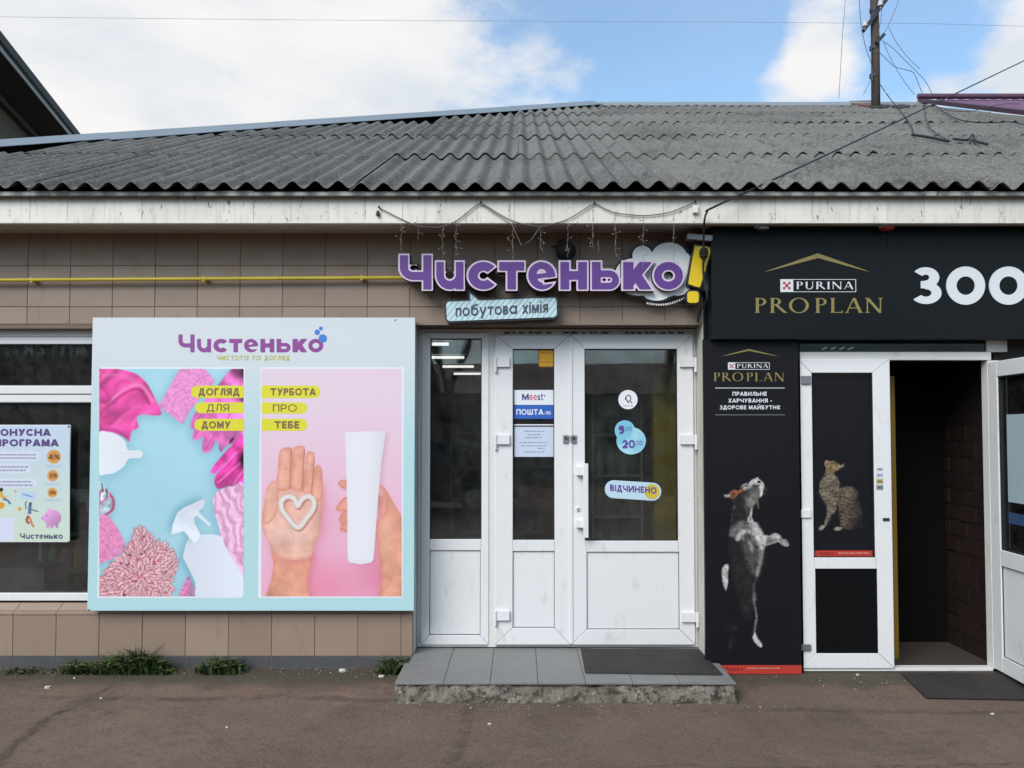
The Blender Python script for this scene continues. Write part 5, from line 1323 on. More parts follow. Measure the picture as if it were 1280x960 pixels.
for s_, x0, x1, y0, y1, tx0, tx1, wt, left in (('ДОГЛЯД', 239, 305, 482, 497.5, 248, 299.5, .24, 1), ('ДЛЯ', 244, 305, 503, 516.5, 258, 286.5, .14, 1), ('ДОМУ', 243, 305, 523.5, 538.5, 252, 288, .24, 1),
                                               ('ТУРБОТА', 327, 400.5, 482, 497.5, 338, 394.5, .24, 0), ('ПРО', 327, 384, 503, 517, 341, 371, .14, 0), ('ТЕБЕ', 327, 384, 523.5, 538.5, 343, 374, .24, 0)):
    r = (y1-y0)/2
    f = rbox(x0, x1+(r*2 if left else 0), y0, y1, r-.01) if left else rbox(x0-r*2, x1, y0, y1, r-.01)
    f = cut(f, left_of(x1) if left else right_of(x0))
    print_shape('yellow_tag', f, (x0-1, x1+1, y0-1, y1+1), .7, YB-.0017, TAGY, pb)
    print_text('tag_lettering', s_, tx0, tx1, (y0+y1)/2+4.6, 9.2, YB-.0023, BROWNP, pb, w=wt, gap=.14)
mb = MB()
for (x, y) in ((494, 399.5), (111, 762)): mb.lathe(P(x, y, YB), (0, -1, 0), [(0, .006), (.004, .006), (.005, .003)], 8)
mb.build('fixing_screw', STEEL, pb)

# ------------------------------------------------------------------ window poster
YQ = 5.655
wp = thing('bonus_poster', (P(30, 678, YQ).x, YQ, P(30, 678, YQ).z), 'pastel bonus programme poster with a pink piggy bank in the left window', 'poster')
a, b = P(-62, 677.5, YQ), P(88, 531, YQ); box_obj('poster_panel', a.x, b.x, YQ, YQ+.012, a.z, b.z, WHITE, wp)
def bonus_picture():
    p = Pic(-61, 87.2, 532, 676.5, 1.5, (190, 200, 222)); u = np.clip((p.Y-532)/145, 0, 1)[..., None]
    p.c = np.array((186, 200, 222))*(1-u)+np.array((198, 212, 190))*u; w = np.clip((p.X-20)/70, 0, 1)[..., None]; p.c = p.c*(1-.25*w)+np.array((196, 216, 212))*.25*w
    z = lambda x, y: (x/5.05, 510+y/5.05); INK = (92, 92, 120)
    for (y0, y1, x1) in ((275, 335, 250), (352, 412, 196), (446, 502, 236)):
        (xa, ya), (xb, yb) = z(-320, y0), z(x1, y1); p.shape(rbox(xa, xb, ya, yb, 5), (206, 210, 224), 1.0)
        g = np.random.default_rng(y0)
        for yy in (ya+3.4, ya+7.6):
            x = xa+8
            while x < xb-8:
                l = g.uniform(1, 5); p.paint(p.mask(rbox(x, x+l, yy, yy+1.5, .3), .9)*.75, INK); x += l+.9
    for (cx, cy, r) in ((340, 308, 8.6), (334, 428, 7.0), (331, 535, 6.0)):
        q = z(cx, cy); p.shape(ell(q[0], q[1], r, r), (200, 138, 74), .9); p.shape(ring(q[0], q[1], r*.86, r*.86, .7), (226, 172, 104), .8)
        for k in (0, 1): p.paint(p.mask(rbox(q[0]-10, q[0]+11-2*k, q[1]+r+2.2+2*k, q[1]+r+2.9+2*k, .2), .8)*.5, (112, 132, 170))
    # piggy bank
    q = z(330, 694); PK = (204, 146, 196)
    f = uni(ell(q[0], q[1], 11.2, 10), ell(q[0]-11, q[1]+.4, 3.2, 2.8), polygon([(q[0]-6, q[1]-7), (q[0]-5.5, q[1]-14), (q[0]-.5, q[1]-9)]), rbox(q[0]-7.5, q[0]-4, q[1]+6, q[1]+12.4, .8), rbox(q[0]-2, q[0]+1, q[1]+6, q[1]+13, .8), rbox(q[0]+4, q[0]+7.5, q[1]+6, q[1]+12.4, .8))
    d = f(p.X, p.Y); p.paint(np.clip(.5-d, 0, 1), np.array(PK, float)[None, None]*(1-.12*np.clip((p.X-q[0]+p.Y-q[1])/14, -1, 1))[..., None]); p.shape(ell(q[0]-12, q[1]+.3, .7, .9), (150, 96, 146), .8); p.shape(ell(q[0]-7.5, q[1]-2.5, .6, .7), (70, 50, 80), .7)
    # small drawn figures, coins and a card
    def limb(pts, w_, c): s = [z(*k) for k in pts]; p.paint(p.mask(uni(*[seg(*s[i], *s[i+1], w_) for i in range(len(s)-1)]), .9), c)
    limb([(165, 640), (160, 600), (172, 590)], 1.3, (80, 96, 130)); limb([(190, 612), (186, 670)], 4.2, (96, 112, 142)); limb([(195, 640), (240, 655)], 1.6, (96, 112, 142)); limb([(180, 680), (165, 712), (186, 730)], 3.0, (168, 72, 54)); limb([(186, 690), (205, 740), (214, 752)], 2.4, (190, 120, 80))
    q = z(192, 605); p.shape(ell(q[0], q[1], 1.7, 1.9), (62, 58, 78), .8)
    q = z(180, 555); p.shape(rot(rbox(q[0]-10, q[0]+9, q[1]-4.5, q[1]+4.5, 1), .12, *q), (178, 200, 226), .9); limb([(145, 545), (205, 562)], .9, (84, 96, 134))
    limb([(0, 525), (14, 565), (40, 570)], 4.2, (208, 166, 60)); limb([(20, 575), (50, 585), (66, 608)], 2.0, (64, 74, 120)); q = z(8, 516); p.shape(ell(q[0], q[1], 2.2, 2.4), (38, 34, 40), .8); q = z(8, 616); p.shape(ell(q[0], q[1], 4.2, 4.2), (212, 152, 50), .9); q = z(124, 638); p.shape(ell(q[0], q[1], 2.3, 2.3), (208, 150, 66), .9); q = z(97, 528); p.shape(ell(q[0], q[1], 1.1, 1.1), (190, 134, 66), .9)
    q0, q1 = z(-60, 694), z(86, 838); p.shape(rbox(q0[0], q1[0], q0[1], q1[1], 1), (206, 208, 226), .9)
    p.build('bonus_picture', YQ-.0006, PRINT, wp)
bonus_picture()
VIOLET = simple('violet_print', seen(84, 60, 118), .5, .04)
print_text('heading_lettering', 'БОНУСНА', -8.5, 63, 545, 9.0, YQ-.0014, VIOLET, wp, w=.27, gap=.13)
print_text('heading_lettering', 'ПРОГРАМА', -8.5, 73, 558, 9.0, YQ-.0014, VIOLET, wp, w=.27, gap=.13)
flat_logo('logo_lettering', 25, 79, 673.6, 7.2, YQ-.0014, simple('slate_violet_print', seen(78, 76, 108), .5, .04), wp, .22, 1/14)
for s_, (x0, x1, y, c) in zip(('4%', '3%', '2%'), ((61, 74.5, 574, 6.2), (61, 71.5, 596.8, 5.0), (61.5, 70, 617.8, 4.4))): print_text('coin_lettering', s_, x0, x1, y, c, YQ-.0014, simple('coin_ink', seen(110, 70, 40), .5, .04), wp, w=.22)
mb = MB(); mb.lathe(P(86, 533, YQ), (0, -1, 0), [(0, .006), (.004, .006)], 8); mb.build('pin', GASKET, wp)

# ------------------------------------------------------------------ stickers and notices on the doors
YG = YD-.012+.024                       # just in front of the glass
def thin(name, px0, px1, py0, py1, Y, mat, par, th=.0008):
    a, b = P(px0, py1, Y), P(px1, py0, Y); return box_obj(name, a.x, b.x, Y, Y+th, a.z, b.z, mat, par)
c_ = P(667, 524, YG); t = thing('parcel_sticker', c_, 'white and blue parcel post sticker on the narrow door glass', 'sticker')
thin('white_field', 642, 692.3, 487.5, 506, YG, WHITE, t); thin('blue_field', 642, 692.3, 506.3, 523.5, YG, simple('blue_sticker', seen(44, 92, 176), .4, .05), t)
NAVY = simple('navy_print', seen(52, 66, 130), .5, .04); REDS = simple('red_sticker_print', seen(190, 60, 70), .5, .04)
print_text('lettering', 'M', 652.5, 661, 500.3, 8, YG-.0006, NAVY, t, w=.2); print_text('red_lettering', 'ee', 661.7, 671.2, 500.3, 9, YG-.0006, REDS, t, w=.17); print_text('lettering', 'st', 671.8, 679.0, 500.3, 8.6, YG-.0006, NAVY, t, w=.18); print_text('small_lettering', '2', 679.6, 681.6, 496, 3, YG-.0006, NAVY, t, w=.2)
print_text('lettering', 'ПОШТА', 645.5, 679, 518.4, 7, YG-.0006, WHITE, t, w=.2, gap=.16); print_text('small_lettering', '–10', 679.8, 688.5, 518.2, 4, YG-.0006, WHITE, t, w=.2)
t = thing('paper_notice', P(667, 571, YG), 'white paper notice with fine print taped to the narrow door glass', 'notice')
thin('sheet', 643, 692, 533.5, 571, YG, simple('notice_paper', seen(190, 200, 218), .6, .04), t)
thin('tape', 642, 692.5, 530.3, 531.8, YG, WHITE, t)
for k, (a, b, y) in enumerate(((655, 681, 538.6), (659, 676, 542.8), (657, 679, 546.6), (649, 686, 552.6), (652, 683, 556.8), (672, 681, 560), (655, 680, 564.6))): tiny_lines('notice_print', t, YG-.0006, a, b, y, .9, simple('faint_ink', seen(120, 128, 150), .6), k)
t = thing('yellow_sticker', P(683, 459, YG), 'small yellow sticker in the upper corner of the narrow door glass', 'sticker')
thin('face', 673, 692.4, 436.5, 459, YG, simple('amber_sticker', seen(206, 150, 20), .5, .05), t); 
mb = MB()
for k in range(7): mb.poly([P(673.6+k*2.7, 459, YG-.0006), P(675+k*2.7, 459, YG-.0006), P(675+k*2.7, 457.6, YG-.0006), P(673.6+k*2.7, 457.6, YG-.0006)]); mb.poly([P(673.6+k*2.7, 437.9, YG-.0006), P(675+k*2.7, 437.9, YG-.0006), P(675+k*2.7, 436.5, YG-.0006), P(673.6+k*2.7, 436.5, YG-.0006)])
for k in range(8): mb.poly([P(673, 438.2+k*2.7, YG-.0006), P(674.4, 438.2+k*2.7, YG-.0006), P(674.4, 439.6+k*2.7, YG-.0006), P(673, 439.6+k*2.7, YG-.0006)][::-1])
mb.build('dashed_border', GASKET, t)
for k, y in enumerate((440.5, 452.0)): tiny_lines('sticker_print', t, YG-.0006, 677, 689, y, 1.0, simple('amber_ink', seen(150, 84, 10), .6), k)
t = thing('round_sticker', P(785, 511, YG), 'round white sticker with a small dark head emblem on the wide door glass', 'sticker')
print_shape('disc', ell(785, 499.5, 12, 12), (772, 798, 487, 512), .6, YG, WHITE, t, .0008)
print_shape('emblem', uni(ring(785.5, 497.8, 3.6, 4.4, 1.2), seg(782.3, 496, 781.8, 500, 1.4), seg(787.6, 501.5, 790, 504, 1.2), seg(784, 502, 786, 504, 1.0)), (779, 793, 491, 506), .35, YG-.0006, simple('charcoal_print', seen(60, 58, 60), .5), t)
tiny_lines('ring_print', t, YG-.0006, 779, 791, 506.8, .9, simple('grey_ink', seen(150, 150, 150), .5), 2)
t = thing('opening_hours_sticker', P(788, 569, YG), 'pale blue double bubble sticker with opening hours on the wide door glass', 'sticker')
def cyan_mat():
    m = Mat('cyan_sticker'); m.color(m.mix(m.step(m.noise(7, 3), .35, .65), seen(120, 186, 210), seen(166, 208, 222))); m.rough(.45); return m.m
CYAN = cyan_mat()
print_shape('bubble', uni(ell(781, 538, 12.6, 12.6), ell(789, 551, 18.3, 17)), (767, 809, 524, 570), .6, YG, CYAN, t, .0008)
HRS = simple('hours_violet', seen(92, 62, 140), .5, .04)
print_text('lettering', '9', 773.2, 780.6, 542.6, 11, YG-.0006, HRS, t, w=.25); print_text('small_lettering', '00', 781.6, 789.6, 538.8, 5.6, YG-.0006, HRS, t, w=.16)
print_text('lettering', '20', 778, 793.8, 560.4, 10.5, YG-.0006, HRS, t, w=.25); print_text('small_lettering', '00', 795, 803.4, 556.4, 5.6, YG-.0006, HRS, t, w=.16)
t = thing('open_sign_sticker', P(791, 626, YG), 'capsule shaped pale sticker reading open with a yellow dot', 'sticker')
cx_, cy_ = 791, 613; cap_ = rot(rbox(756, 826.5, 601.8, 624.2, 11), math.radians(3.6), cx_, cy_)
print_shape('capsule', cap_, (752, 830, 596, 630), .6, YG, simple('ice_blue_sticker', seen(182, 208, 222), .45, .03), t, .0008)
q = (815, 614.6); print_shape('yellow_dot', ell(q[0], q[1], 9.4, 9.4), (804, 826, 604, 626), .6, YG-.0006, simple('mustard_dot', seen(196, 176, 56), .5, .03), t)
print_text('lettering', 'ВІДЧИНЕНО', 762.5, 820.5, 613.6, 8.2, YG-.0012, HRS, t, w=.23, slope=-.064, gap=.15)

# ------------------------------------------------------------------ the raised shop sign
YL = 5.43
ls = thing('letter_sign', (P(690, 365, YL).x, YL, P(690, 365, YL).z), 'raised purple letters with pale outlines spelling the shop name above the door', 'sign')
SIGNP = simple('sign_purple', seen(84, 48, 120, 1.15), .38, .10, 30); SIGNW = simple('sign_outline', seen(206, 188, 208), .4, .05); SIDE = simple('sign_side_black', (.012, .012, .014), .5, .1)
CLOUDW = simple('cloud_white', (.84, .85, .83), .42, .02, 6)
def outl(f, d): return lambda X, Y: f(X, Y)-d
def raised(name, f, bounds, cell, tf, Yf, depth, mat_front, par, side=SIDE):
    po, ed = polygonize(f, *bounds, cell); mb = MB()
    for pl in po: mb.poly([tf(x, y, Yf) for x, y in pl])
    nf = len(mb.f)
    for a, b in ed: mb.poly([tf(*b, Yf), tf(*a, Yf), tf(*a, Yf)+Vector((0, depth, 0)), tf(*b, Yf)+Vector((0, depth, 0))])
    return mesh_obj(name, mb.v, mb.f, None, par, mats=[mat_front, side], fmats=[0]*nf+[1]*(len(mb.f)-nf))
for k, (c, x0, x1) in enumerate(logo_positions(498, 856)):
    w = .25; g, W = glyph(c, w); y0 = 362.0; cap = 43.5 if c == 'Ч' else 46.5
    sx_ = (x1-x0-2.6)/W; bd = .034
    tf = lambda x, y, Y: P(x0+1.3+x*sx_, y0-y*cap, Y)
    L = raised('letter', outl(g, bd), (-.12, W+.12, -.12, 1.12), 1/52, tf, YL, .10, SIGNW, ls)
    po, ed = polygonize(g, -.1, W+.1, -.1, 1.1, 1/52, -.012); mb = MB()
    to_mesh(mb, po, ed, lambda x, y: tf(x, y, YL-.003), lambda x, y: tf(x, y, YL-.0004)); mb.build('letter_face', SIGNP, L)
ztf = lambda x, y, Y: P(x, y, Y)
zz = lambda pts: [(680+x/5.82, 270+y/5.82) for x, y in pts]
def pic_shape(name, f, bounds, cell, Yf, depth, mat, par):
    po, ed = polygonize(f, *bounds, cell); mb = MB()
    for pl in po: mb.poly([P(x, y, Yf) for x, y in pl][::-1])
    nf = len(mb.f)
    for a, b in ed: mb.poly([P(*a, Yf), P(*b, Yf), P(*b, Yf)+Vector((0, depth, 0)), P(*a, Yf)+Vector((0, depth, 0))])
    return mesh_obj(name, mb.v, mb.f, None, par, mats=[mat, SIDE], fmats=[0]*nf+[1]*(len(mb.f)-nf))
cloud = uni(*[ell(*zz([(x, y)])[0], rx/5.4, ry/5.6) for x, y, rx, ry in ((715, 290, 66, 70), (910, 300, 120, 102), (990, 330, 76, 70), (640, 420, 110, 105), (690, 500, 130, 75), (820, 440, 200, 130), (820, 560, 92, 52), (965, 500, 95, 75), (1010, 400, 52, 120), (900, 540, 60, 45))])
co = pic_shape('cloud_backing', outl(cloud, 2.6), (756, 884, 292, 394), .9, YL+.065, .06, SIDE, ls)
pic_shape('cloud', outl(cloud, .2), (760, 880, 296, 390), .9, YL+.056, .0085, CLOUDW, ls)
mb = MB()
for k in range(17):
    t_ = k/16; x = 809+46*t_; y = 377.8+3.0*math.sin(t_*math.pi)-6.5*t_*t_; mb.poly([P(x, y+2.6, YL+.0625), P(x+1.3, y+2.2, YL+.0625), P(x+.5, y-.2, YL+.0625), P(x-.9, y+.2, YL+.0625)])
mb.build('cloud_hatching', CLOUDW, ls)
ex = polygon(smooth_pts(zz([(1095, 232), (1110, 219), (1190, 226), (1212, 238), (1208, 270), (1140, 500), (1128, 516), (1100, 512), (1062, 496), (1052, 474)]), 4)); exd = rbox(*[zz([(1042, 0)])[0][0], zz([(1126, 0)])[0][0], zz([(0, 548)])[0][1], zz([(0, 632)])[0][1]], 4)
YELS = simple('sign_yellow', seen(216, 184, 12), .4, .06, 10)
for f, bd in ((ex, (858, 892, 304, 362)), (exd, (856, 878, 360, 382))):
    e = pic_shape('exclamation_backing', outl(f, 2.0), bd, .8, YL+.012, .09, SIDE, ls); pic_shape('exclamation_face', f, bd, .8, YL+.002, .0095, YELS, e)
YBb = 5.49
sb = thing('speech_bubble_sign', (P(627, 402, YBb).x, YBb, P(627, 402, YBb).z), 'pale striped speech bubble sign below the raised purple letters', 'sign')
bub = uni(rot(rbox(557.5, 696.5, 374, 399.5, 5), math.radians(-2.2), 627, 387), polygon([(586, 364.5), (588, 380), (602, 378)]))
pic_shape('bubble_backing', outl(bub, 1.6), (550, 704, 360, 408), .8, YBb+.008, .09, simple('bubble_edge_dark', (.03, .035, .038), .5), sb)
def stripe_mat():
    m = Mat('striped_pale_blue'); x, y, z = m.xyz(); s = m.math('SINE', m.math('MULTIPLY', m.math('SUBTRACT', x, m.math('MULTIPLY', z, .78)), 160.0)); m.color(m.mix(m.step(s, -.4, .4), seen(150, 186, 196), seen(196, 212, 214))); m.rough(.45); return m.m
pic_shape('bubble_face', outl(bub, -.6), (550, 704, 360, 408), .6, YBb, .0075, stripe_mat(), sb)
print_text('lettering', 'побутова хімія', 569.5, 685, 395.6, 14.2, YBb-.003, simple('bubble_ink', seen(58, 66, 78), .5, .05), sb, w=.165, slope=.044, gap=.13, res=1/20, depth=.0026)
# lamp box above the exclamation mark, spotlight over the sign
a, b = P(857.5, 302, 5.44), P(890, 294, 5.44)
t = thing('lamp_housing', ((a.x+b.x)/2, 5.44, a.z), 'small grey lamp housing tucked under the soffit above the yellow exclamation mark', 'lamp')
m_ = MB(); m_.box(a.x, b.x, 5.40, 5.50, a.z, b.z); o = m_.build('housing', STEEL, t, bevel=.005); o.rotation_euler[1] = math.radians(5)
box_obj('bracket', (a.x+b.x)/2-.012, (a.x+b.x)/2+.012, 5.49, 5.565, a.z+.01, b.z-.01, STEEL, t)
box_obj('control_box', xx(877, 5.53), xx(890, 5.53), 5.50, 5.563, zy(364, 5.53), zy(326, 5.53), simple('grey_box', (.10, .10, .095), .6, .2, dirt=.4), t)
c = P(706, 309, 5.5); t = thing('spotlight', (c.x, 5.6, c.z-.08), 'black round spotlight fixed to the wall above the purple letters', 'lamp')
mb = MB(); ax = Vector((.10, -.85, -.5)); mb.lathe(c+Vector((0, .03, 0)), ax, [(-.07, .03), (-.05, .052), (0, .062), (.04, .070), (.062, .072), (.064, .060), (.05, .056)], 20); mb.build('body', simple('black_plastic', (.014, .014, .015), .3, .1), t)
mb = MB(); mb.lathe(c+Vector((0, .03, 0))+ax.normalized()*.046, ax, [(0, .057), (.006, .05), (.009, .02)], 20); mb.build('lens', simple('dark_lens', (.03, .03, .034), .08, .1), t)
mb = MB()
for k in range(9):
    a_ = k*math.tau/9; u = Vector((math.cos(a_), 0, math.sin(a_))); mb.tube([c+Vector((0, .03, 0))+u*.058, c+Vector((0, .085, 0))+u*.055], .006, 5)
mb.build('cooling_fin', GASKET, t)
mb = MB(); mb.tube([c+Vector((-.07, .03, .01)), c+Vector((-.075, .10, .03)), c+Vector((0, .115, .04)), c+Vector((.075, .10, .03)), c+Vector((.07, .03, .01))], .007, 6); mb.build('bracket', GASKET, t)
# yellow gas pipe
t = thing('gas_pipe', (P(250, 348, 5.545).x, 5.545, P(250, 348, 5.545).z), 'thin yellow gas pipe running along the beige wall left of the letters', 'pipe')
mb = MB(); mb.tube([P(-330, 352.2, 5.545), P(0, 350, 5.545), P(250, 348.6, 5.545), P(500, 347, 5.545), P(560, 346.6, 5.545)], .0125, 10); mb.build('pipe', GASYEL, t, smooth=True)
for px in (40, 255, 452): a = P(px, 350-px*.006, 5.545); box_obj('clip', a.x-.008, a.x+.008, 5.536, 5.599, a.z-.017, a.z+.017, GASYEL, t)
# ------------------------------------------------------------------ icicle string lights along the fascia
YI = YF-.012
il = thing('string_lights', P(670, 275, YI), 'sagging string of icicle lights hanging from the white fascia over the letters', 'string lights')
IWIRE = simple('clear_light_wire', (.20, .19, .175), .4, .1); BULB = simple('clear_bulb', (.36, .36, .34), .2, .05)
main = [(474, 260), (488, 267), (502, 274), (523, 282.5), (551, 283.5), (572, 275), (586, 264), (601, 254.5), (618, 264), (637, 274.5), (654, 280), (675, 283), (694, 279), (710, 274), (727, 264), (743, 255), (756, 261), (770, 266), (788, 268.5), (805, 269.5), (822, 268), (838, 265), (854, 259), (869, 253)]
mb = MB(); mb.tube([P(x, y, YI) for x, y in smooth_pts(main, 3, False)], .0034, 5); mb.build('wire', simple('grey_flex', (.10, .09, .08), .5, .1), il)
mb = MB(); mb.tube([P(601, 254.5, YI-.003), P(618, 266, YI-.003), P(640, 281, YI-.003), P(652, 307, YI-.003), P(664, 300, YI-.003), P(675, 284, YI-.003)], .0026, 5); mb.build('wire', simple('grey_flex_thin', (.13, .12, .10), .5, .1), il)
g_ = random.Random(21)
for (x, y0, y1) in ((501.5, 273, 315), (523, 283, 300), (553.5, 283, 322), (570, 276, 322), (641, 277, 327), (676, 283, 311), (709.5, 274, 322), (741, 257, 311), (769.5, 266, 322), (804, 269, 335), (842, 265, 330), (748, 300, 316)):
    mb = MB(); bb = MB(); y = y0; pts = []; n = int((y1-y0)/3)
    for k in range(n+1): pts.append(P(x+g_.uniform(-.7, .7)+(k/n)*g_.uniform(-.6, 1.0), y0+(y1-y0)*k/n, YI+.004+.01*g_.random()))
    mb.tube(pts, .0013, 4)
    for k in range(2, n, 3):
        p0 = pts[k]
        for q in range(2 if g_.random() < .55 else 1):
            d = Vector((g_.uniform(-.03, .03), g_.uniform(-.012, .008), g_.uniform(-.028, .02))); mb.tube([p0, p0+d], .0010, 4); bb.lathe(p0+d, d, [(0, .0015), (.005, .0021), (.009, .0009)], 5)
    s = mb.build('light_strand', IWIRE, il); 
    if bb.v: bb.build('bulb', BULB, s)
for (x, y) in ((474, 259), (601, 253), (743, 254), (869, 252)):
    mb = MB(); mb.lathe(P(x, y, YI+.004), (0, -1, 0), [(0, .007), (.012, .007), (.014, .004)], 8); mb.build('hook', GASKET, il)
a = P(472, 266, YI); mb = MB(); mb.lathe(P(472.3, 267, YI), (0, 0, -1), [(-.022, .004), (-.005, .012), (.012, .013), (.016, .006)], 8); mb.build('plug', GASKET, il)
a = P(869, 261, YI); t = tag(box_obj('junction_box', a.x-.018, a.x+.018, YF-.026, YF-.0015, a.z-.03, a.z+.022, PVC_OLD, None, bevel=.003), 'small cream junction box on the white fascia at the end of the string lights', 'box')

# ------------------------------------------------------------------ doorstep
SX0, SX1, SY0, SY1, SZ = -.775, 1.335, 4.99, YD+.012, .092
st = thing('doorstep', (.28, 5.3, 0), 'low crumbling concrete doorstep topped with grey tiles', 'step')
def rough_front():
    nx, nz = 150, 10; V = []; Fc = []; g = np.random.default_rng(6)
    N = blur(g.standard_normal((nz+1, nx+1)), 2.2); N = N/N.std()*.006+blur(g.standard_normal((nz+1, nx+1)), .7)*.007
    ps = []
    for i in range(nx+1):
        u = i/nx; L = (SX1-SX0)
        ps.append((SX0+L*u, SY0+.012, 0))
    right = [(SX1-.008, SY0+.012+(YP-SY0-.02)*k/24) for k in range(1, 25)]
    cols = [(p[0], p[1], 0) for p in ps]+[(x, y, 1) for x, y in right]; n = len(cols)
    left = [(SX0+.01, SY0+.012+(YW-SY0-.02)*k/24) for k in range(24, 0, -1)]
    cols = [(x, y, -1) for x, y in left]+cols; n = len(cols); N2 = blur(g.standard_normal((nz+1, n)), 1.6); N2 = N2/N2.std()*.010+g.standard_normal((nz+1, n))*.0026
    for j in range(nz+1):
        for i, (x, y, s) in enumerate(cols):
            d = N2[j, i]+.010*math.sin(j/nz*math.pi)*(1 if s == 0 else .4)+(.018*(1-j/nz) if s == 0 else 0)-.004
            zc = -.05+(SZ+.036)*j/nz
            V.append((x+(d if s else 0)*-s*-1, y-d*(1 if s == 0 else 0), zc))
    for j in range(nz):
        for i in range(n-1): a = j*n+i; Fc.append((a, a+1, a+n+1, a+n))
    return mesh_obj('concrete_base', V, Fc, CONCRETE, st, smooth=True)
rough_front()
box_obj('concrete_core', SX0+.02, SX1-.02, SY0+.03, SY1, -.05, SZ-.014, CONCRETE, st)
STILE = simple('grey_step_tile', (.180, .178, .172), .55, .14, 5, dirt=.35)
cols = [SX0]+[xx(0, 1)*0+P(p, 850, SY0).x for p in (554, 612.5, 672.5, 732, 791, 850)]+[SX1-.0]
for i in range(len(cols)-1):
    for j, (y0, y1) in enumerate(((SY0-.006, 5.405), (5.405, SY1))):
        x0, x1 = cols[i]+.0016, cols[i+1]-.0016
        if j == 1: x0, x1 = max(x0, DX0+.006 if i == 0 else x0), min(x1, DX1-.006)
        if i == len(cols)-2 and j == 0: y1 = 5.405
        dz = rng.uniform(-.0012, .0012)
        o = box_obj('step_tile', x0, x1, y0+.0016, y1-.0016, SZ-.012, SZ+dz, STILE, st, bevel=.0015)
# rubber mat on the step
def mat_rubber():
    m = Mat('worn_rubber'); c = m.mix(m.ramp(m.noise(3, 7, .7), [(.3, 0), (.7, 1)]), (.011, .0105, .010), (.034, .029, .025)); c = m.mix(m.math('MULTIPLY', m.step(m.noise(40, 5, .85), .56, .66), .4), c, (.085, .078, .068)); m.color(c); m.rough(.85); m.bump(m.noise(180, 2), .6, .003); return m.m
RUB = mat_rubber()
def rub_mat(name, corners, z, label, th=.006):
    n = 26; V = []; a, b, c, d = [Vector(q) for q in corners]; g = np.random.default_rng(len(label)); N = blur(g.standard_normal((n+1, n+1)), 3); N = np.clip(N/N.std()*.0012, -.002, .003)
    for lay in (1, 0):
        for j in range(n+1):
            for i in range(n+1):
                u, v = i/n, j/n; p = (a*(1-u)+b*u)*(1-v)+(d*(1-u)+c*u)*v; e = min(i, j, n-i, n-j); V.append((p.x, p.y, z+(ground_z(p.y) if z < .05 else 0)+(th*(1 if e else .6)+N[j, i] if lay else 0)))
    k = (n+1)**2; Fc = []
    for j in range(n):
        for i in range(n): q = j*(n+1)+i; Fc += [(q, q+1, q+n+2, q+n+1), (k+q+n+1, k+q+n+2, k+q+1, k+q)]
    for i in range(n):
        for q, r in ((i, i+1), (n*(n+1)+i+1, n*(n+1)+i), ((i+1)*(n+1), i*(n+1)), (i*(n+1)+n, (i+1)*(n+1)+n)): Fc.append((k+q, k+r, r, q))
    return tag(mesh_obj(name, V, Fc, RUB, None, smooth=False), label, 'mat')
f2 = lambda px, py, z: G(px, py, z).to_2d()
rub_mat('door_mat', [f2(731.5, 842, SZ) .to_3d(), f2(904, 844.5, SZ).to_3d(), Vector((1.272, YD-.03, 0)), Vector((.432, YD-.03, 0))], SZ+.0016, 'dark worn rubber mat lying on the tiled doorstep')
rub_mat('door_mat', [f2(1158, 874, -.03).to_3d(), Vector((3.85, 4.99, 0)), Vector((3.85, 5.40, 0)), Vector((2.575, 5.47, 0))], .0075, 'scuffed black rubber mat on the asphalt before the open right hand doorway')
# light scuff marks scraped into the mat
# ------------------------------------------------------------------ weeds along the foot of the wall
LEAF = [simple('weed_green_%s' % n, c, .6, .3, 30) for n, c in (('dark', (.030, .066, .016)), ('mid', (.048, .098, .022)), ('olive', (.078, .110, .030)))]
DRYM = simple('dry_stalk', (.12, .09, .05), .8, .2)
def weed(px, w, h, n, label, seed, dry=0.15):
    g = random.Random(seed); c = Vector((P(px, 830, 5.56).x, 5.545, 0)); t = thing('weed_clump', c, label, 'weed', 'weeds at the foot of the wall')
    meshes = [MB(), MB(), MB(), MB()]
    for k in range(n):
        u = g.gauss(0, .42); bx = c+Vector((max(-1, min(1, u))*w/2, g.uniform(-.10, .03), 0)); hh = h*(1-.55*min(1, abs(u)))*g.uniform(.35, 1.1); a = g.uniform(0, math.tau)
        lean = Vector((math.cos(a), min(.1, math.sin(a)*.8-.15), 0))*g.uniform(.25, 1.0)*hh; mb = meshes[3 if g.random() < dry else g.randrange(3)]
        broad = g.random() < .45; wd = (.012 if broad else .0042)*g.uniform(.7, 1.4); side = Vector((-lean.y, lean.x, 0)); side = side.normalized() if side.length > 1e-5 else Vector((1, 0, 0)); side = (side+Vector((g.uniform(-.5, .5), 0, g.uniform(-.3, .3)))).normalized()
        p0, p1, p2 = bx, bx+lean*.4+Vector((0, 0, hh*.62)), bx+lean*1.1+Vector((0, 0, hh*(.95 if not broad else .7))); i = len(mb.v)
        for p_, ww in ((p0, wd*.5), (p1, wd), (p2, wd*.12)): mb.v += [tuple(p_-side*ww), tuple(p_+side*ww)]
        mb.f += [(i, i+1, i+3, i+2), (i+2, i+3, i+5, i+4)]
    for mb, m, nm in zip(meshes, LEAF+[DRYM], ('leaves', 'leaves', 'leaves', 'dry_stalks')):
        if mb.v: tag(mb.build(nm, m, t), kind='stuff')
weed(103, .28, .11, 190, 'small dark weed clump left of the big leafy one', 1)
weed(172, .50, .19, 620, 'largest leafy weed clump at the foot of the wall under the cleaning picture', 2)
weed(140, .32, .125, 260, 'low weeds between the small clump and the largest one', 3)
weed(281, .36, .135, 300, 'spreading weed clump under the right edge of the cleaning picture', 4)
weed(212, .26, .05, 110, 'sparse creeping weeds right of the largest clump', 5)
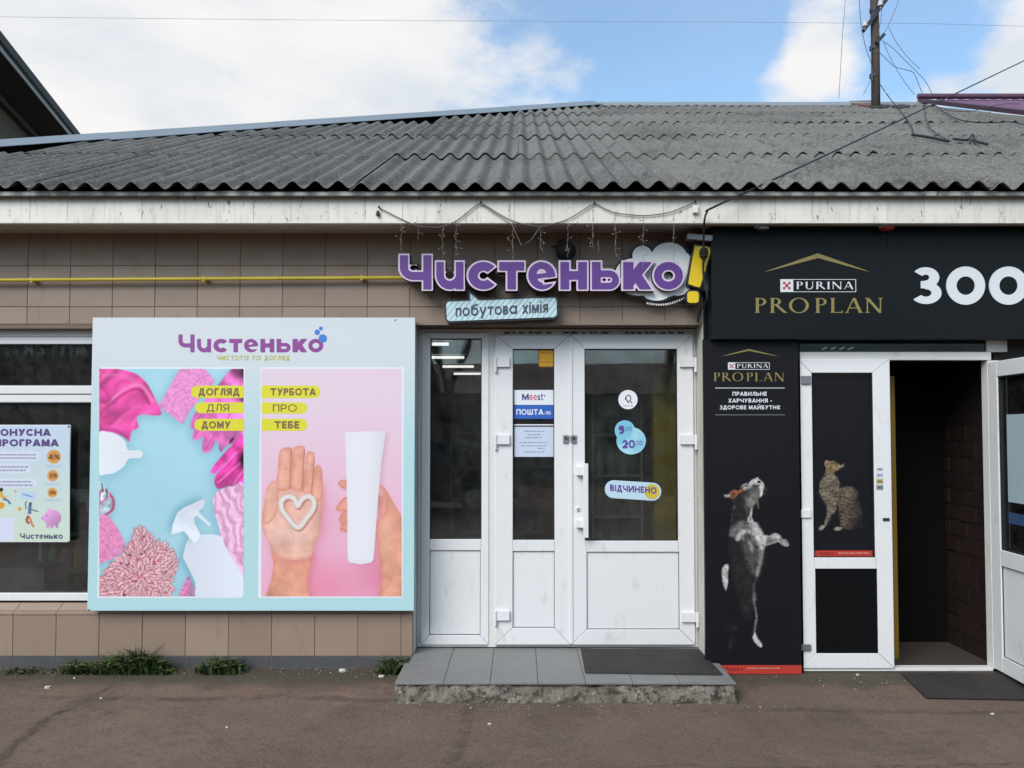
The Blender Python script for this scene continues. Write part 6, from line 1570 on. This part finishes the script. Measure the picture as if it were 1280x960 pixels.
weed(489, .20, .14, 190, 'weed clump against the left end of the doorstep', 6)
weed(35, .5, .035, 120, 'thin low weeds under the left window at the edge', 7)
# litter
PAPER = simple('litter_paper', (.50, .49, .46), .8, .1, 30)
for k, (px, py, s, lab) in enumerate(((428, 841, .05, 'crumpled white paper scrap by the wall below the hand picture'), (477, 847.5, .03, 'small white scrap left of the doorstep'), (283, 909, .014, 'tiny white scrap out on the open asphalt'), (60, 863, .035, 'flat pale scrap on the asphalt at far left'), (126, 873.5, .014, 'tiny pale scrap near the seam in the asphalt'), (229, 835, .03, 'pale litter caught among the weeds by the wall'), (1072, 845.5, .014, 'little pale scrap before the cat poster door'), (93, 853.5, .012, 'speck of white paper near the weeds'), (612, 905, .016, 'tiny stone chip on the asphalt in front of the doorstep'), (1241, 892.5, .02, 'flat chip on the asphalt before the right mat'))):
    c = G(px, py, -.03) if py > 850 else G(px, py, -.008); c.z = ground_z(c.y)+.003; g = random.Random(k+40); mb = MB(); n = 7
    ring_ = [c+Vector((math.cos(q*math.tau/n)*s*.8*g.uniform(.35, 1.1), math.sin(q*math.tau/n)*s*.4*g.uniform(.35, 1.1), .003+s*.25*g.random())) for q in range(n)]
    i = 0; mb.v = [tuple(c+Vector((0, 0, s*.22+.004)))]+[tuple(r_) for r_ in ring_]+[tuple(Vector((r_.x, r_.y, c.z-.004))) for r_ in ring_]
    for q in range(n): q2 = (q+1) % n; mb.f += [(0, 1+q, 1+q2), (1+q, 1+n+q, 1+n+q2, 1+q2)]
    tag(mb.build('paper_scrap' if 'chip' not in lab else 'stone_chip', PAPER), lab, 'litter' if 'chip' not in lab else 'stone', 'litter on the asphalt')
# grit and pebbles along the wall and step, too many to count
mb = MB(); g = random.Random(77)
for k in range(1500):
    r = g.random()
    if r < .55: x, y = g.uniform(-4.2, -.8), 5.58-abs(g.gauss(0, .10))
    elif r < .8: x, y = g.uniform(-.9, 1.7), 4.955-abs(g.gauss(0, .10))
    else: x, y = g.uniform(1.35, 3.6), 5.42-abs(g.gauss(0, .20))
    s = g.uniform(.0018, .0055)*(1.9 if g.random() < .06 else 1); i = len(mb.v); z = ground_z(y)+.0045
    mb.v += [(x-s, y, z), (x, y-s, z), (x+s, y, z), (x, y+s, z), (x+g.uniform(-s, s)*.3, y, z+s*1.1)]; mb.f += [(i, i+1, i+4), (i+1, i+2, i+4), (i+2, i+3, i+4), (i+3, i, i+4)]
def grit_mat():
    m = Mat('grit'); m.color(m.ramp(m.noise(40, 2, .8), [(.35, (.05, .042, .036)), (.55, (.14, .12, .10)), (.7, (.45, .43, .40))])); m.rough(.95); return m.m
tag(mb.build('grit', grit_mat()), 'fine grit and small stones gathered along the wall and step', 'grit', None, 'stuff')

# ------------------------------------------------------------------ pole, wires and cables above the roof
YO = 12.75
bp_, tp_ = P(1094.5, 131, YO), P(1089.5, -190, YO)
up = thing('utility_pole', bp_-Vector((0, 0, .3)), 'dark utility pole with slanted crossarms rising through the roof ridge', 'pole')
POLEM = simple('weathered_pole_wood', (.065, .052, .046), .9, .35, 6, dirt=.4); ARM = simple('dark_steel_arm', (.022, .024, .035), .6, .2); CER = simple('ceramic_white', (.55, .55, .53), .3, .1)
mb = MB(); mb.tube([bp_-Vector((0, 0, .5)), bp_+(tp_-bp_)*.25+Vector((.01, 0, 0)), bp_+(tp_-bp_)*.5, bp_+(tp_-bp_)*.75, tp_], .070, 12, .056); mb.build('shaft', POLEM, up, smooth=True)
for (a, b, r) in (((1079, 39), (1112, -6), .028), ((1095.5, 54), (1105, 43), .026)):
    mb = MB(); p, q = P(*a, YO-.09), P(*b, YO-.09); d = (q-p).normalized(); n = Vector((-d.z, 0, d.x))*r; i = len(mb.v)
    for pp in (p, q):
        for s1, s2 in ((-1, -1), (1, -1), (1, 1), (-1, 1)): mb.v.append(tuple(pp+n*s1+Vector((0, .03*s2, 0))))
    mb.f += [(0, 1, 2, 3), (7, 6, 5, 4)]+[(k, 4+k, 4+(k+1) % 4, (k+1) % 4) for k in range(4)]; mb.build('crossarm', ARM, up)
for (x, y) in ((1081, 31), (1100.5, 5)):
    mb = MB(); mb.lathe(P(x, y+2.5, YO-.11), (0, 0, 1), [(-.06, .010), (0, .012), (.005, .040), (.03, .044), (.05, .030), (.075, .034), (.09, .018)], 12); mb.build('insulator', CER, up)
mb = MB()
for y in (13, 60, 95): c = P(1092.5, y, YO); MB().lathe(c-Vector((0, 0, .03)), (0, 0, 1), [(0, .071), (.06, .071)], 12).build('band', ARM, up)
mb = MB(); mb.tube([P(1089.5, 58, YO-.075), P(1089.3, 85, YO-.08), P(1089.8, 100, YO-.08), P(1091, 112, YO-.075)], .010, 5); mb.build('down_conduit', ARM, up)
# torn flashing and rust where the pole passes the roof
mb = MB(); cs = [(1062, 126.2), (1090, 125.2), (1093, 131), (1086, 131.8), (1064, 129)]
def on_roof(px, py, dz=.06):
    d = pixel_dir(px, py); t = (ZE+dz-M_*YE-CAMZ)/(d.z-M_*d.y); return Vector((d.x*t, d.y*t, CAMZ+d.z*t))
V = [on_roof(*c) for c in cs]; n = len(V); mb.v = [tuple(v) for v in V]+[tuple(v-Vector((0, 0, .03))) for v in V]; mb.f = [tuple(range(n))]+[(k, n+k, n+(k+1) % n, (k+1) % n) for k in range(n)]
mb.build('rusty_flashing', simple('rust_sheet', (.13, .065, .045), .8, .3, 5), up)
for cs in ([(1085, 131.8), (1096, 130.2), (1112, 131), (1108, 134), (1090, 134)], [(1114, 132), (1126, 130.2), (1138, 131.2), (1134, 134.2), (1118, 134.2)]):
    V = [on_roof(*c, .05) for c in cs]; n = len(V); mb = MB(); mb.v = [tuple(v) for v in V]+[tuple(v-Vector((0, 0, .05))) for v in V]; mb.f = [tuple(range(n))]+[(k, n+k, n+(k+1) % n, (k+1) % n) for k in range(n)]
    mb.build('torn_felt', simple('black_roof_felt', (.02, .02, .018), .9, .3, 20), up)
def cable(name, pts, r, mat, label, cat='cable', n=5, sm=4):
    mb = MB(); mb.tube([Vector(p) for p in smooth_pts([tuple(p) for p in pts], sm, False)], r, n); return tag(mb.build(name, mat), label, cat)
cable('overhead_wire', [P(-140, 19, 13.0), P(0, 21, 13), P(400, 25, 13.0), P(900, 27.5, 13.0), P(1081, 29, 12.65)], .0028, simple('pale_wire', (.26, .28, .31), .6), 'thin overhead wire crossing the sky from the left to the pole', 'wire')
cable('overhead_wire', [P(1081, 29, 12.65), P(1160, 29.5, 13), P(1290, 33, 13.2), P(1420, 35, 13.4)], .0028, simple('pale_wire_far', (.26, .28, .31), .6), 'thin overhead wire running right from the pole', 'wire')
PW = lambda pts, Y=YO-.1: [P(x, y, Y) for x, y in pts]
for pts, r, lab in (
    ([(1057, -40), (1056.5, 0), (1053, 45), (1050.5, 90), (1048.5, 123)], .0045, 'thin wire hanging left of the pole down to the ridge'),
    ([(1074, -30), (1074.5, 5), (1077, 35), (1083, 62), (1089, 80), (1090.5, 100)], .006, 'slack cable looping down the left side of the pole'),
    ([(1090, 95), (1086, 105), (1079, 119)], .0045, 'short thin wire slanting from the pole foot to the ridge'),
    ([(1127, -10), (1118, 15), (1107, 38), (1097, 50)], .0045, 'thin wire slanting up right from the short crossarm'),
    ([(1103, 5), (1101, 25), (1097, 45)], .0045, 'short jumper wire beside the upper crossarm'),
    ([(1103, 50), (1112, 70), (1124, 92), (1135, 108), (1144, 119)], .0045, 'first thin drop wire falling right from the pole'),
    ([(1105, 52), (1118, 62), (1132, 76), (1146, 90), (1157, 102), (1165, 117)], .005, 'long bowed drop wire falling right from the pole'),
    ([(1111, 34), (1120, 52), (1135, 72), (1150, 86)], .0045, 'upper thin wire joining the long bowed drop wire'),
    ([(1096, 62), (1106, 72), (1118, 83), (1132, 87), (1142, 91), (1147, 102), (1154, 119.5)], .0055, 'kinked drop wire sagging right from the pole')):
    cable('drop_wire', PW(pts), r, WIRE_GREY, lab, 'wire')
def rw(pts, h=.07): return [on_roof(x, y, h) for x, y in pts]
cable('roof_cable', [P(1099, 104, YO-.1), P(1108, 117, 12.2)]+rw([(1118, 130), (1129, 143), (1139, 158), (1142, 168)]), .007, WIRE, 'black cable dropping from the pole foot onto the slates')
cable('roof_cable', rw([(1156, 123.5), (1170, 133), (1190, 146), (1215, 152.5), (1245, 153.5), (1262, 152.5), (1290, 158)]), .007, WIRE, 'black cable sagging across the upper slates to the right edge')
cable('roof_cable', rw([(1154, 124), (1156, 140), (1158, 150), (1164, 162), (1176, 170), (1184, 175)]), .005, WIRE, 'dark cable falling down the slates from the purple roof corner')
cable('roof_cable', rw([(1160, 125), (1178, 136), (1210, 139.5), (1235, 134), (1255, 130), (1275, 130)], .14), .0045, WIRE, 'thin cable looping from the slates onto the purple roof')
cable('roof_cable', rw([(1140, 168.5), (1158, 171), (1176, 174.5), (1186, 176.5)]), .014, WIRE, 'thick bundled cable end lying on the slates')
cable('roof_cable', rw([(1192, 173.5), (1209, 175), (1216, 168), (1220, 176), (1234, 180)]), .012, WIRE, 'coiled black cable end lying on the slates')
# service cable from the upper right to the eaves
far = P(1280, 76, 9.5); near = P(893, 258.5, 5.12)
sc_ = cable('service_cable', [far+(far-near)*.6, far, P(1110, 157.5, 7.0), P(985, 216, 5.42), near, P(884, 265, 5.19), P(880.5, 276, 5.2), P(879.5, 300, 5.30), P(879.5, 316, 5.34), P(879.3, 345, 5.38), P(884, 372, 5.385), P(876, 388, 5.50), P(872, 402, 5.57)], .0072, WIRE, 'black service cable slanting down across the roof to the sign', 'cable', 6, 6)
c = P(879.3, 319, 5.36); mb = MB(); mb.lathe(c+Vector((0, -.01, .05)), (0, 0, -1), [(0, .012), (.012, .028), (.02, .024), (.028, .033), (.036, .026), (.044, .034), (.052, .026), (.06, .032), (.068, .024), (.085, .012), (.1, .008)], 12)
t = tag(mb.build('cable_clamp', simple('black_clamp', (.016, .015, .013), .5, .2)), 'ribbed black cable clamp hanging before the yellow exclamation mark', 'clamp')

# ------------------------------------------------------------------ neighbours
nb = thing('brick_house', (-10, 16, 0), 'taller dark-eaved brick house behind the roof at upper left', 'building')
ea = Vector((-8.3, 12.8, 7.86)); dv = Vector((-.26, 1, 0)).normalized(); nv = Vector((-dv.y, dv.x, 0))      # nv points away from the street side eave
def ep(s, n, z): q = ea+dv*s+nv*n; return (q.x, q.y, z)
def slab(name, s0, s1, n0, n1, z0, z1, mat, zn=None):
    mb = MB(); mb.v = [ep(s0, n0, z0), ep(s1, n0, z0), ep(s1, n1, z0), ep(s0, n1, z0), ep(s0, n0, z1), ep(s1, n0, z1), ep(s1, n1, z1), ep(s0, n1, z1)]
    mb.f = [(0, 1, 2, 3), (7, 6, 5, 4), (0, 4, 5, 1), (1, 5, 6, 2), (2, 6, 7, 3), (3, 7, 4, 0)]; return mb.build(name, mat, nb)
slab('wall', -5, 9, .72, 8, 0, 7.60, mat_brick('far_brick', (.16, .12, .085), (.11, .085, .06), (.17, .16, .14)))
slab('soffit', -5.6, 9.6, .03, .9, 7.655, 7.69, simple('dark_soffit', (.075, .077, .078), .7, .15, 2))
slab('eave_moulding', -5.4, 9.4, .60, .715, 7.54, 7.652, simple('grey_moulding', (.10, .10, .10), .7, .15, 3))
slab('fascia', -5.6, 9.6, .0, .028, 7.65, 7.735, simple('pale_far_fascia', (.42, .42, .41), .5, .1, 3))
mb = MB(); R_ = .62
mb.v = [ep(-5.7, -.06, 7.74), ep(9.7, -.06, 7.74), ep(9.7, 4.4, 7.74+4.46*R_), ep(-5.7, 4.4, 7.74+4.46*R_), ep(9.7, 8.9, 7.74), ep(-5.7, 8.9, 7.74)]; mb.v += [(x, y, z+.14) for x, y, z in mb.v]
mb.f = [(3, 2, 1, 0), (6, 7, 8, 9), (0, 1, 7, 6), (5, 4, 2, 3), (9, 8, 10, 11), (0, 6, 9, 3), (1, 2, 8, 7), (3, 9, 11, 5), (2, 4, 10, 8), (4, 5, 11, 10)]
mb.build('roof', simple('dark_far_roof', (.022, .022, .024), .7, .2, 4), nb)
# purple metal roof of the next unit, same pitch, a little higher
pr = thing('purple_roofed_building', (10, 7, 0), 'neighbouring unit with a purple metal tile roof at the upper right', 'building')
box_obj('wall', 6.86, 14, 5.62, 20.8, 0, 3.1, simple('neighbour_render', (.3, .27, .23), .9), pr)
def metal_tile():
    V = []; Fc = []; xs_ = np.arange(6.80, 14.01, .045); ts = []; t0 = -.05
    while t0 < RT+.02: ts += [t0, t0+.345]; t0 += .35
    for t in ts:
        k = 0
        for x in xs_:
            ph = (t+.05) % .35; V.append(rp(x, t, .10+.016*math.sin(x*math.tau/.183)+(.022 if ph < .2 else 0.0)))
    n = len(xs_)
    for j in range(len(ts)-1):
        for i in range(n-1): a = j*n+i; Fc.append((a, a+1, a+n+1, a+n))
    return mesh_obj('roof', V, Fc, simple('purple_metal', (.135, .035, .10), .38, .12, 3, metal=.2), pr)
metal_tile()
mb = MB(); A, B = Vector(rp(6.78, -.1, .13)), Vector(rp(6.78, RT+.05, .13)); mb.v = [tuple(q+Vector((dx, 0, dz))) for q in (A, B) for dx, dz in ((-.03, 0), (.07, 0), (.07, -.07), (-.03, -.07))]; mb.f = [(0, 1, 5, 4), (1, 2, 6, 5), (2, 3, 7, 6), (3, 0, 4, 7), (0, 3, 2, 1), (4, 5, 6, 7)]
mb.build('verge_trim', simple('dark_purple_trim', (.05, .022, .035), .5, .2), pr)
mb = MB(); mb.tube([rp(6.74, RT+.02, .17), rp(14, RT+.02, .17)], .045, 8); mb.build('ridge_cap', simple('purple_ridge', (.11, .05, .085), .4, .15, metal=.2), pr)

# ------------------------------------------------------------------ across the street, seen only as reflections in the glass
op = thing('street_building', (-6, -13, 0), 'building across the street with a mirrored pharmacy sign reflected in the left window', 'building')
OPM = simple('opposite_render', (.16, .15, .14), .9, .2, 1)
box_obj('wall', -26, -8.6, -22, -13, 0, 5.2, OPM, op); box_obj('roof', -26.4, -8.2, -22.4, -12.5, 5.2, 5.5, simple('opposite_roof', (.05, .05, .055), .8), op)
for k in range(5):
    x = -24.5+k*3.3; w_ = box_obj('window', x, x+1.8, -13.0, -12.94, .9, 2.9, simple('opposite_pane', (.03, .035, .04), .1), op); box_obj('frame', x-.08, x+1.88, -12.99, -12.95, 2.9, 3.0, PVC, w_)
lay, tot = text_layout('АПТЕКА', .2, .18); mb = MB()
for c, g_2, x, W in lay:
    po, ed = polygonize(g_2, -.05, W+.05, -.05, 1.05, 1/14); to_mesh(mb, po, ed, lambda a, b, x=x: Vector((-13.2-(x+a)*.42, -12.9, 3.95+b*.38)))
mb.build('sign_lettering', WHITEP, op); box_obj('sign_board', -16.0, -12.9, -12.99, -12.93, 3.8, 4.5, simple('opposite_sign', (.02, .07, .05), .5), op)
def bare_tree(x, y, h, label, seed):
    g = random.Random(seed); t = thing('bare_tree', (x, y, 0), label, 'tree'); tr = MB(); br = MB()
    def grow(p, d, L, r, depth):
        q = p+d*L*.5+Vector((g.uniform(-.04, .04), g.uniform(-.04, .04), .02))*L; e = p+d*L; (tr if depth < 2 else br).tube([p, q, e], r, 6 if depth < 3 else 4, r*.62)
        if depth >= 6: return
        for k in range(3 if depth < 4 else 2):
            nd_ = (d+Vector((g.uniform(-.75, .75), g.uniform(-.75, .75), g.uniform(-.15, .5)))).normalized(); grow(e if k else q, nd_, L*g.uniform(.6, .82), r*.58, depth+1)
    grow(Vector((x, y, -.1)), Vector((0, 0, 1)), h*.3, h*.018, 0)
    BK = simple('bark', (.05, .042, .035), .9, .3, 8); tr.build('trunk', BK, t); tag(br.build('crown', BK, t), kind='stuff')
bare_tree(-1.7, -7.5, 9, 'bare tree across the street reflected in the narrow side light', 3)
bare_tree(3.8, -9, 10, 'bare tree across the street reflected in the wide door glass', 5)
bare_tree(-11.6, -8.5, 8, 'bare tree across the street reflected in the left shop window', 8)
box2 = thing('street_house', (7, -16, 0), 'low house across the street reflected in the door glass', 'building'); box_obj('wall', -7, 22, -24, -15, 0, 2.9, OPM, box2); mb = MB(); mb.v = [(-7.4, -14.6, 2.9), (22.4, -14.6, 2.9), (22.4, -19.5, 4.3), (-7.4, -19.5, 4.3), (22.4, -24.4, 2.9), (-7.4, -24.4, 2.9)]; mb.f = [(0, 1, 2, 3), (3, 2, 4, 5), (0, 3, 5), (1, 4, 2), (0, 5, 4, 1)]; mb.build('roof', simple('opposite_roof_red', (.09, .05, .04), .8), box2)

def parked_car():
    cx, cy = -2.2, -5.2
    t = thing('parked_car', (cx, cy, 0), 'dark hatchback parked across the street, mirrored in the narrow side light glass', 'car')
    PAINT = simple('dark_car_paint', (.018, .019, .022), .18, .1); TYRE = simple('tyre_rubber', (.015, .015, .015), .9, .1); CG = simple('car_glass', (.012, .014, .016), .05, .05); RIM = simple('alloy_rim', (.4, .4, .42), .35, .1, metal=.7); LAMPM = simple('lamp_cluster', (.45, .45, .45), .15, .1)
    body = smooth_pts([(-2.05, .32), (-2.08, .62), (-1.98, .82), (-1.2, .95), (-.55, 1.40), (.25, 1.47), (1.15, 1.40), (1.75, .98), (2.02, .90), (2.06, .55), (2.0, .30), (0, .24)], 4)
    n = len(body); mb = MB(); lev = ((-.86, .95), (-.80, 1.0), (.80, 1.0), (.86, .95))
    for y, s in lev:
        for x, z in body: mb.v.append((cx+x*s, cy+y*(1 if z < .95 else 1-.22*(z-.95)/.5), .62+(z-.62)*s))
    for k in range(3):
        for i in range(n): a, b = k*n+i, k*n+(i+1) % n; mb.f.append((a, b, b+n, a+n))
    mb.f += [tuple(range(n))[::-1], tuple(range(3*n, 4*n))]; mb.build('body', PAINT, t, smooth=False)
    for side in (-1, 1):
        for pts in ([(-1.05, .97), (-.52, 1.33), (.12, 1.39), (.12, .99)], [(.18, .99), (.18, 1.39), (1.05, 1.33), (1.42, 1.02)]):
            m2 = MB(); v = [(cx+x, cy+side*(.845 if z < 1.1 else .70), z) for x, z in pts]; m2.v = v+[(x, y-side*.02, z) for x, y, z in v]; m2.f = [(0, 1, 2, 3), (7, 6, 5, 4)]+[(k, 4+k, 4+(k+1) % 4, (k+1) % 4) for k in range(4)]; m2.build('side_window', CG, t)
        for x in (-1.28, 1.30):
            w = MB().lathe((cx+x, cy+side*.72, .31), (0, side, 0), [(0, .31), (.17, .31), (.18, .28)], 22).build('wheel', TYRE, t); MB().lathe((cx+x, cy+side*.72, .31), (0, side, 0), [(.15, .20), (.185, .20), (.19, .05)], 16).build('rim', RIM, w)
        for x in (-1.98, 1.96): box_obj('lamp', cx+x-.06, cx+x+.06, cy+side*.62-.14, cy+side*.62+.14, .66, .80, LAMPM, t, bevel=.02)
parked_car()
